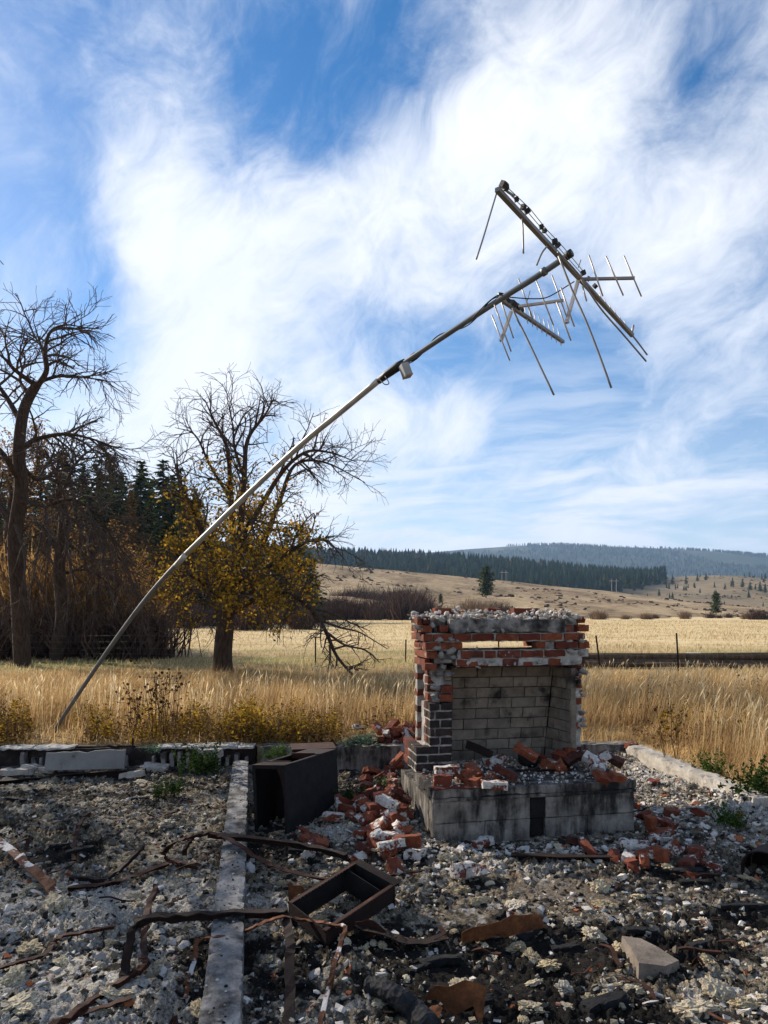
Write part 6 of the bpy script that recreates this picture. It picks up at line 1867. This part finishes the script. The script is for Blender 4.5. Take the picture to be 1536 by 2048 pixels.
UW = [mesh_np('weed', *weed_arrays(rc, 16, 16, .18, .05, .18, .3), False, M['weed_blue'])]
def weed(p, mes, s, label, group=None, name='weed'):
    o = link(name, random.choice(mes)); o.location = p; o.scale = (s, s, s*random.uniform(.85,1.15)); o.rotation_euler = (0, 0, random.uniform(0, 6.28))
    return tag(o, label, 'weed', group)
rs = random.Random(9)
for k in range(80):
    px = rs.uniform(-30, 850) if k < 62 else rs.uniform(1200, 1540)
    x0 = (px-768)/F*8.9
    y0 = yb(x0)+rs.uniform(.3, 1.5) if k < 62 else rs.uniform(8.0, 11)
    x0 = (px-768)/F*y0
    if inside(np.array(x0), np.array(y0), .3) or math.hypot(x0-.2, y0-8.75) < .7 or (50 < px < 165): continue
    yel = rs.random() < (.75 if 380 < px < 720 else .3)
    zn = 'behind the left back wall' if px < 380 else ('behind the steel casing and brick heap' if px < 870 else 'in the grass right of the fireplace')
    weed((x0, y0, 0), YW if yel else BW, rs.uniform(.7,1.15)*(1.0 if px < 870 else 1.1), ('yellow-leaved weed ' if yel else 'brown dead weed ')+zn, ('yellow weeds ' if yel else 'dead weeds ')+zn)
for (px, py, z, s, mes, lab) in [(395,1545,-.08,1.25,DW,'big green weed growing over the left back wall'),(420,1540,-.05,.9,DW,'small dark green weed touching the big one on the back wall'),(345,1582,-.17,.8,DW,'low green weed in the ash left of the beam'),(322,1590,-.17,.6,DW,'small green weed at the left tip of the low weed patch'),
        (700,1600,-.14,.75,DW,'dark green weed beside the right side of the steel casing'),(768,1572,-.03,.45,GW,'small green weed among the sunlit bricks'),(1450,1645,-.10,.75,GW,'bright green weed at the foot of the right wall'),(1472,1650,-.12,.5,GW,'little green weed next to the bright one by the right wall'),
        (1418,1545,.0,1.0,GW,'yellow-green weed behind the right foundation wall'),(1510,1588,.0,1.25,DW,'large dark green weed at the right edge behind the wall'),(1540,1590,.0,1.1,DW,'dark green weed cut off by the right edge of the photo'),(560,1510,.0,.7,GW,'green weed on the wall behind the steel casing'),(540,1515,.0,.6,GW,'small green weed left of the metal box'),
        (735,1487,.05,.9,UW,'grey-green leafy weed beside the brick heap behind the wall'),(700,1490,.03,.7,UW,'small grey-green weed left of the brick heap behind the wall'),(305,1503,.03,.6,UW,'grey-green weed behind the left back wall')]:
    p = G(px, py, z); weed((p.x, p.y, z-.02), mes, s, lab, None, 'green_weed')
# low undergrowth behind the back wall
for nm_, mt_, n_, lab_ in (('weed_undergrowth', 'weed_brown', 120, 'brown low undergrowth along the back of the foundation'), ('yellow_undergrowth', 'weed_yellow', 90, 'yellow-leaved low undergrowth along the back of the foundation')):
    protos_ = [weed_arrays(rc, 7, 13, .34, .040, .30, .55) for _ in range(4)]
    px_ = rc.uniform(-60, 860, n_); yy = yb(0) + .25 + 1.15*rc.random(n_)**1.5; xx = (px_-768)/F*yy
    k = ~(np.hypot(xx-.2, (yy-8.75)*1.1) < .8) & ((rc.random(n_) < .55) | ((px_ > 330) & (px_ < 720)) | (nm_[0] == 'w'))
    k &= ~((px_ > 40) & (px_ < 170))
    xx, yy = xx[k], yy[k]
    Vs_, Fs_, off_ = [], [], 0
    for q in range(len(xx)):
        PV, PF = protos_[q % 4]; a_ = rc.uniform(0, 6.28); s_ = rc.uniform(.6, 1.15)
        R_ = np.array([[math.cos(a_), -math.sin(a_), 0], [math.sin(a_), math.cos(a_), 0], [0, 0, 1]])
        Vs_.append(PV @ R_.T * s_ + np.array([xx[q], yy[q], -.01])); Fs_.append(PF + off_); off_ += len(PV)
    tag(link(nm_, mesh_np(nm_, np.concatenate(Vs_), np.concatenate(Fs_), False, M[mt_])), lab_, kind='stuff')
# tall dead weed with seed heads
def seedhead_weed(p, Hh, n, label, seed):
    r = random.Random(seed); root = empty('dead_weed', p); tag(root, label, 'weed')
    st, hd = MB(), MB()
    for k in range(n):
        b = Vector((r.gauss(0,.10), r.gauss(0,.06), 0)); d = Vector((r.gauss(0,.16), r.gauss(0,.12), 1)); L = Hh*r.uniform(.6,1.05)
        pts = [b, b+d*L*.5+Vector((r.gauss(0,.03),0,0)), b+d*L]
        st.tube(pts, [.0055,.004,.003], 4)
        for q in range(7):
            t = r.uniform(.35,1.0); s_ = pts[0].lerp(pts[2], t) if q else pts[2]
            e = s_ + Vector((r.gauss(0,.09), r.gauss(0,.07), r.uniform(.02,.12)*(1 if q else .2)))
            st.tube([s_, e], [.003,.002], 3)
            V0, F0 = ico(0)
            rad = r.uniform(.010,.022)
            hd.add([e+Vector(v)*rad*r.uniform(.7,1.2) for v in V0], [tuple(f) for f in F0])
    st.build('stems', M['weed_brown'], root); tag(hd.build('seed_heads', M['weed_brown'], root), kind='stuff')
p = G(330, 1485, 0); seedhead_weed((p.x, p.y, 0), 1.0, 11, 'tall dead weed with dark round seed heads behind the left back wall', 1)
p = G(285, 1480, 0); seedhead_weed((p.x, p.y, 0), .62, 6, 'shorter dead weed with seed heads left of the tallest one', 2)
p = G(1335, 1520, 0); seedhead_weed((p.x, p.y, 0), .6, 4, 'thin dead weed standing in the grass right of the fireplace', 3)

# ------------------------------------------------------------------ leaning mast with two television antennas
am = empty('antenna_mast', tuple(W(103, 1478, 9.2)))
am.location.z = 0
tag(am, 'bent metal mast leaning over the ruin with broken television antennas on top', 'antenna mast')
A0 = am.location.copy()
def rel(P): return [Vector(p)-A0 for p in P]
MAST = [(100,1476,9.20),(150,1398,8.9),(230,1281,8.50),(300,1188,8.15),(370,1110,7.80),(500,984,7.25),(600,891,6.85),(680,825,6.55),(762,757,6.25),(880,678,5.80),(1000,599,5.40),(1075,552,5.18),(1145,505,5.0)]
MP = [W(*q) for q in MAST]
def tube_part(name, pts, r, m, parent=am, sides=8, n=1, smooth=True):
    P = rel(pts) if n == 1 else rel(curve_pts(pts, n))
    mb = MB(); mb.tube(P, r, sides); return mb.build(name, M[m], parent, smooth)
tube_part('lower_tube', MP[:5], .0255, 'mast_foot', n=4, sides=12)
tube_part('middle_tube', [MP[4]]+MP[5:9], .0275, 'mast_low', n=4, sides=12)
tube_part('upper_tube', MP[8:], .0220, 'mast_up', n=4, sides=12)
tube_part('tube_joint', [W(352,1132,7.88), W(372,1108,7.79)], .031, 'mast_low', sides=12)
tube_part('mast_cap', [W(1132,513,5.03), W(1144,505,5.0)], .029, 'black', sides=12)
tube_part('clamp', [W(1084,546,5.15), W(1092,541,5.13)], .030, 'mast_up', sides=12)
tube_part('joint_tape', [W(757,762,6.27), W(775,748,6.2), W(796,733,6.12), W(810,724,6.07)], [.030,.036,.040,.030], 'black', sides=10)
tube_part('clamp', [W(822,718,6.03), W(832,711,6.0)], .031, 'black', sides=10)
# amplifier box under the joint
mb = MB(); c_ = W(811, 740, 6.05)-A0
Mx = Matrix.Translation(c_) @ Matrix.Rotation(math.radians(-20), 4, 'Y') @ Matrix.Rotation(.3, 4, 'Z')
mb.box(-.034,.034,-.04,.04,-.050,.050, Mx); mb.build('amplifier_box', M['plastic'], am)
mb = MB(); mb.box(-.036,.036,-.042,.042,-.062,-.0505, Mx); mb.build('amplifier_base', M['alu_dull'], am)
# cable wound round the upper tube
cp = []
for i in range(60):
    t = i/59
    q = MP[8].lerp(MP[10], t) if t < 1 else MP[10]
    q = W(*[a+(b-a)*t for a, b in zip((775,748,6.2), (1000,598,5.39))])
    an = t*13
    cp.append(q + Vector((-.52,0,.85))*.030*math.cos(an) + Vector((0,1,0))*.032*math.sin(an))
tube_part('cable', cp, .0048, 'black', sides=5)
tube_part('cable', [W(770,752,6.15),W(778,766,6.12),W(770,769,6.12),W(760,760,6.18),W(752,758,6.22)], .0045, 'black', sides=5, n=3)
tube_part('cable', [W(945,637,5.5),W(968,612,5.44),W(985,597,5.4),W(998,590,5.36),W(1010,592,5.36)], .0045, 'black', sides=5, n=4)
def E5(cx, cy, d): return W(900+cx/3.657, 340+cy/3.657, d)
tube_part('cable', [E5(430,930,5.4),E5(520,938,5.36),E5(610,942,5.33),E5(700,935,5.3),E5(790,890,5.28),E5(870,840,5.26),E5(910,815,5.25)], .0045, 'black', sides=5, n=4)

def line_d(cx0, cy0, d0, cx1, cy1, d1):
    def f(t): return E5(cx0+(cx1-cx0)*t, cy0+(cy1-cy0)*t, 1/((1-t)/d0+t/d1))
    return f
def rod(parent, pts, r, m='alu_dull', name='element', n=1, sides=6):
    P = [q - A0 for q in (curve_pts(pts, n) if n > 1 else pts)]
    mb = MB(); mb.tube(P, r, sides); return mb.build(name, M[m], parent, True)
def bar(parent, p, q, w, name, m='alu', up=Vector((0,0,1))):
    mb = MB(); mb.ribbon([p-A0, q-A0], w, w*.8, 0, upv=up); return mb.build(name, M[m], parent)
# upper antenna
bm = line_d(345, 125, 4.25, 1335, 1200, 6.1)
b1 = MB(); b1.ribbon([bm(t)-A0 for t in (0,.25,.5,.75,1)], .030, .026); b1 = b1.build('boom', M['alu_dull'], am)
el = [([(342,165,4.28),(300,305,4.20),(245,490,4.12),(193,652,4.08)], .0055), ([(525,360,4.42),(533,430,4.40),(537,608,4.34)], .006), ([(708,560,4.68),(672,608,4.62),(635,695,4.56)], .006),
      ([(795,630,4.85),(890,870,4.80),(985,1080,4.75),(1080,1320,4.70),(1180,1593,4.66)], .0075), ([(960,800,5.05),(1100,1010,5.15),(1260,1195,5.25),(1435,1400,5.32)], .0065), ([(1000,835,5.15),(1160,1015,5.3),(1330,1205,5.45),(1443,1353,5.5)], .0065),
      ([(790,600,4.75),(900,715,4.95),(1010,850,5.2),(1130,985,5.5)], .006)]
for pts, r in el: rod(b1, [E5(*q) for q in pts], r, n=4)
for t, s in ((.02,.030),(.035,.026),(.115,.022),(.17,.024),(.195,.028),(.30,.022),(.325,.02),(.40,.028),(.425,.024),(.61,.028),(.65,.022),(.70,.024)):   # insulators along the boom
    q = bm(t) + Vector((.018,-.01,.022)); mb = MB()
    Mx = Matrix.Translation(q-A0) @ Euler((random.uniform(0,1), random.uniform(0,1.5), random.uniform(0,1))).to_matrix().to_4x4()
    mb.box(-s*.55, s*.55, -s*.6, s*.6, -s*.45, s*.75, Mx); mb.build('insulator', M['black'], b1)
off = Vector((.030, -.01, .034))
rod(b1, [bm(.05)+off*.9, bm(.20)+off*1.2, bm(.33)+off, bm(.45)+off*1.1, bm(.62)+off*.9], .0028, name='feed_rod'); rod(b1, [bm(.04)+off*.5, bm(.20)+off*.7, bm(.33)+off*.6, bm(.6)+off*.5], .0028, name='feed_rod')
rod(b1, [E5(385,130,4.3), E5(430,165,4.36), E5(468,190,4.4)], .008, name='boom_end_rod')
rod(b1, [E5(1330,1200,6.1), E5(1342,1135,6.1)], .010, 'alu', 'director')
for k in range(6):
    q = bm(.78 + .036*k); rod(b1, [q+Vector((-.035,0,.085))*.8, q-Vector((-.03,0,.07))*.4], .0032, 'alu', 'director', sides=5)
rod(b1, [E5(938,715,5.1), E5(958,655,5.08)], .0035, name='director')
def arm(parent, p0, p1, bars, w=.022, m='alu'):
    a = bar(parent, E5(*p0), E5(*p1), w, 'reflector_arm', m)
    for x0, y0, d0, x1, y1, d1 in bars:
        mid_ = (.42)
        rod(parent, [E5(x0,y0,d0), E5(x1,y1,d1)], .0055, 'alu', 'reflector_bar', sides=6)
arm(b1, (970,790,5.25), (1350,782,5.2), [(1015,622,5.15,1118,922,5.15),(1140,630,5.18,1268,918,5.18),(1272,628,5.2,1400,925,5.2)], m='alu_dull')
arm(b1, (935,800,5.2), (847,1112,5.0), [(780,965,4.95,885,1248,4.95),(810,860,5.0,910,1145,5.0),(968,845,5.15,1000,960,5.15)])
# lower antenna
b2m = line_d(362, 930, 5.42, 828, 1248, 6.3)
b2 = MB(); b2.ribbon([b2m(t)-A0 for t in (0,.5,1)], .028, .024); b2 = b2.build('boom', M['alu_dull'], am)
rod(b2, [E5(455,1000,5.5),E5(480,1065,5.48),E5(560,1225,5.42),E5(650,1415,5.35),E5(760,1645,5.28)], .0075, n=4)
arm(b2, (445,1030,5.55), (370,1243,5.4), [(305,1060,5.35,437,1393,5.35),(325,985,5.4,447,1328,5.4),(355,900,5.42,465,1230,5.45)])
arm(b2, (500,990,5.6), (830,945,5.5), [(500,795,5.5,605,1085,5.5),(625,795,5.5,757,1135,5.5),(745,770,5.48,870,1120,5.48)])
rod(b2, [E5(585,885,5.55), E5(565,955,5.55)], .004, name='director')
for k in range(8):
    t = .42 + .075*k; q = b2m(t); rod(b2, [q+Vector((-.022,0,.105))*.9, q-Vector((-.018,0,.09))*.75], .0034, 'alu', 'director', sides=5)
for t, s in ((.03,.04),(.12,.032),(.20,.045),(.27,.04),(.34,.03)):
    mb = MB(); Mx = Matrix.Translation(b2m(t)-A0+Vector((0,-.01,.012))) @ Euler((.4,.6*t,.9)).to_matrix().to_4x4(); mb.box(-s*.6,s*.6,-s*.5,s*.5,-s*.4,s*.5, Mx); mb.build('insulator', M['black'], b2)
# rusty base bracket of the mast
mb = MB(); b0 = W(100,1478,9.2); mb.ribbon(rel([W(60,1476,9.3), W(85,1470,9.25), W(112,1474,9.2)]), .04, .006, .03); mb.build('base_bracket', M['rust_dark'], am)

# ------------------------------------------------------------------ wire fence, log stack, scraps in the field
FENCE = [(273,1268,1322,23.5),(631,1275,1330,22.5),(812,1279,1322,23.0),(997,1278,1322,22.0),(1192,1271,1350,19.5),(1353,1266,1348,18.8),(1600,1262,1350,18.4),(-20,1268,1320,24.5)]
FENCE.sort()
tops = []
for i, (px, pt, pb, d) in enumerate(FENCE):
    tp = W(px, pt, d); lean = (.12 if px == 1192 else (.06 if px == 1353 else random.uniform(-.03,.03)))
    root = empty('fence_post', (tp.x+lean, d, 0))
    lab = {273:'thin steel fence post left of the apple tree trunk', 631:'thin steel fence post right of the apple tree trunk', 812:'thin steel fence post left of the fireplace', 997:'fence post seen through the gap in the fireplace', 1192:'leaning steel fence post just right of the fireplace', 1353:'dark steel fence post in front of the logs at right', 1600:'steel fence post just outside the right edge', -20:'steel fence post just outside the left edge'}[px]
    tag(root, lab, 'fence post', 'steel posts of the wire fence')
    mb = MB(); mb.ribbon([(0,0,-.2), (-lean*.5,0,tp.z*.5), (-lean,0,tp.z)], .045, .006, 0, upv=Vector((0,-1,0))); mb.build('post_face', M['rust_dark'], root)
    mb = MB(); mb.ribbon([(0,.006,-.2), (-lean*.5,.006,tp.z*.5), (-lean,.006,tp.z)], .006, .030, 0, upv=Vector((0,-1,0))); mb.build('post_web', M['rust_dark'], root)
    tops.append((root.location.copy(), tp, lean))
for k, fr_ in enumerate((.95,.70,.45,.22)):
    P = []
    for i, (rl, tp, ln) in enumerate(tops):
        P.append(Vector((rl.x-ln*fr_, rl.y-.01, tp.z*fr_)))
        if i < len(tops)-1:
            n_ = tops[i+1]; q = Vector((n_[0].x-n_[2]*fr_, n_[0].y-.01, n_[1].z*fr_)); m_ = (P[-1]+q)/2; m_.z -= .03; P.append(m_)
    mb = MB(); mb.tube(P, .0022, 3, cap=False)
    tag(mb.build('fence_wire', M['alu_dull']), ['topmost', 'second', 'third', 'lowest'][k] + ' wire of the field fence strung between the steel posts', 'fence wire', 'wires of the field fence')
# stack of long weathered poles
for i, (z, dy, x0, x1, r, lab) in enumerate([(.10,0,5.0,15.5,.13,'front bottom pole of the log stack in the field'),(.10,.24,5.3,16.0,.10,'rear bottom pole of the log stack in the field'),(.31,.10,5.6,15.8,.12,'thick top pole of the log stack in the field'),(.27,.33,6.2,14.5,.09,'upper rear pole of the log stack in the field'),(.08,-.20,7.5,13.0,.075,'thin split pole lying in front of the log stack')]):
    P = [Vector((x0+(x1-x0)*t, 20.6+dy+.06*math.sin(3*t+i), z-.03+.02*math.sin(5*t+i*2))) for t in np.linspace(0, 1, 9)]
    mb = MB(); mb.tube(P, [r*(1-.12*t)*(1+.04*math.sin(9*t+i)) for t in np.linspace(0,1,9)], 10)
    tag(mb.build('log', M['log'], smooth=True), lab, 'log', 'stack of long poles in the field')
for (px, py, d, sx, lab) in [(1388,1306,22.0,.42,'flat white scrap lying behind the log stack'),(1462,1306,21.8,.20,'small white and blue scrap behind the log stack'),(1335,1309,22.0,.12,'little pale scrap behind the left part of the log stack'),(165,1300,26,.5,'white branch-like scrap in the grass at left')]:
    p = W(px, py, d); o = link('scrap', PL_ME[0]); o.location = (p.x, d, p.z); o.scale = (sx, sx*.4, sx*.35); tag(o, lab, 'scrap')
# far power-line poles
for (px, py, d, h_, lab) in [(1008,1158,520,9.5,'tiny far power pole above the lone pine, in front of the forest'),(1228,1176,460,9.0,'tiny far power pole at the right end of the forest')]:
    b = W(px, py+6, d); root = empty('power_pole', (b.x, d, b.z-1)); tag(root, lab, 'power pole', 'power poles on the far slope')
    for s in (-1.5, 1.5):
        mb = MB(); mb.tube([(s,0,0),(s,0,h_)], [.15,.12], 6); mb.build('pole', M['pole_wood'], root)
    mb = MB(); mb.box(-3.0,3.0,-.12,.12,h_-1.6,h_-1.35); mb.build('crossarm', M['pole_wood'], root)

# ------------------------------------------------------------------ labels that single out each look-alike by its place
ORD = 'first second third fourth fifth sixth seventh eighth ninth tenth eleventh twelfth thirteenth fourteenth fifteenth sixteenth seventeenth eighteenth nineteenth twentieth'.split()
def col_of(o):
    p = o.matrix_basis.translation
    return 768 + F*p.x/max(p.y, .1)
by = {}
for o in COL.objects:
    if o.parent is None and 'label' in o and 'category' in o: by.setdefault(o['label'], []).append(o)
for lab, os_ in by.items():
    n_ = len(os_)
    if n_ < 2: continue
    os_.sort(key=col_of)
    rows = 1
    if n_ > 20:
        os_.sort(key=lambda o: o.location.y); nr_ = -(-n_//18); h_ = -(-n_//nr_)
        sets = [(['front', 'second', 'third', 'fourth', 'fifth'][q] if q < nr_-1 else 'back', sorted(os_[q*h_:(q+1)*h_], key=col_of)) for q in range(nr_)]
    else: sets = [('', os_)]
    for rn, L_ in sets:
        for k, o in enumerate(L_):
            m_ = len(L_)
            w_ = 'leftmost' if k == 0 else ('rightmost' if k == m_-1 else (ORD[k] + ' from left' if k < 20 else None))
            if w_: o['label'] = lab + ', ' + (rn + ' row, ' if rn else '') + w_
# ------------------------------------------------------------------ air
hz_me = MB(); hz_me.box(-7000, 7000, -400, 5600, -4, 420)
hm = bpy.data.materials.new('pale_haze'); hm.use_nodes = True
t = hm.node_tree; t.nodes.clear()
pv = nd(t, 'ShaderNodeVolumePrincipled'); pv.inputs['Color'].default_value = (.46,.68,1.0,1); pv.inputs['Density'].default_value = 1.15e-4; pv.inputs['Anisotropy'].default_value = .2
oo = nd(t, 'ShaderNodeOutputMaterial'); t.links.new(pv.outputs[0], oo.inputs['Volume'])
tag(hz_me.build('haze', hm), 'thin blue haze over the far hills', kind='stuff')
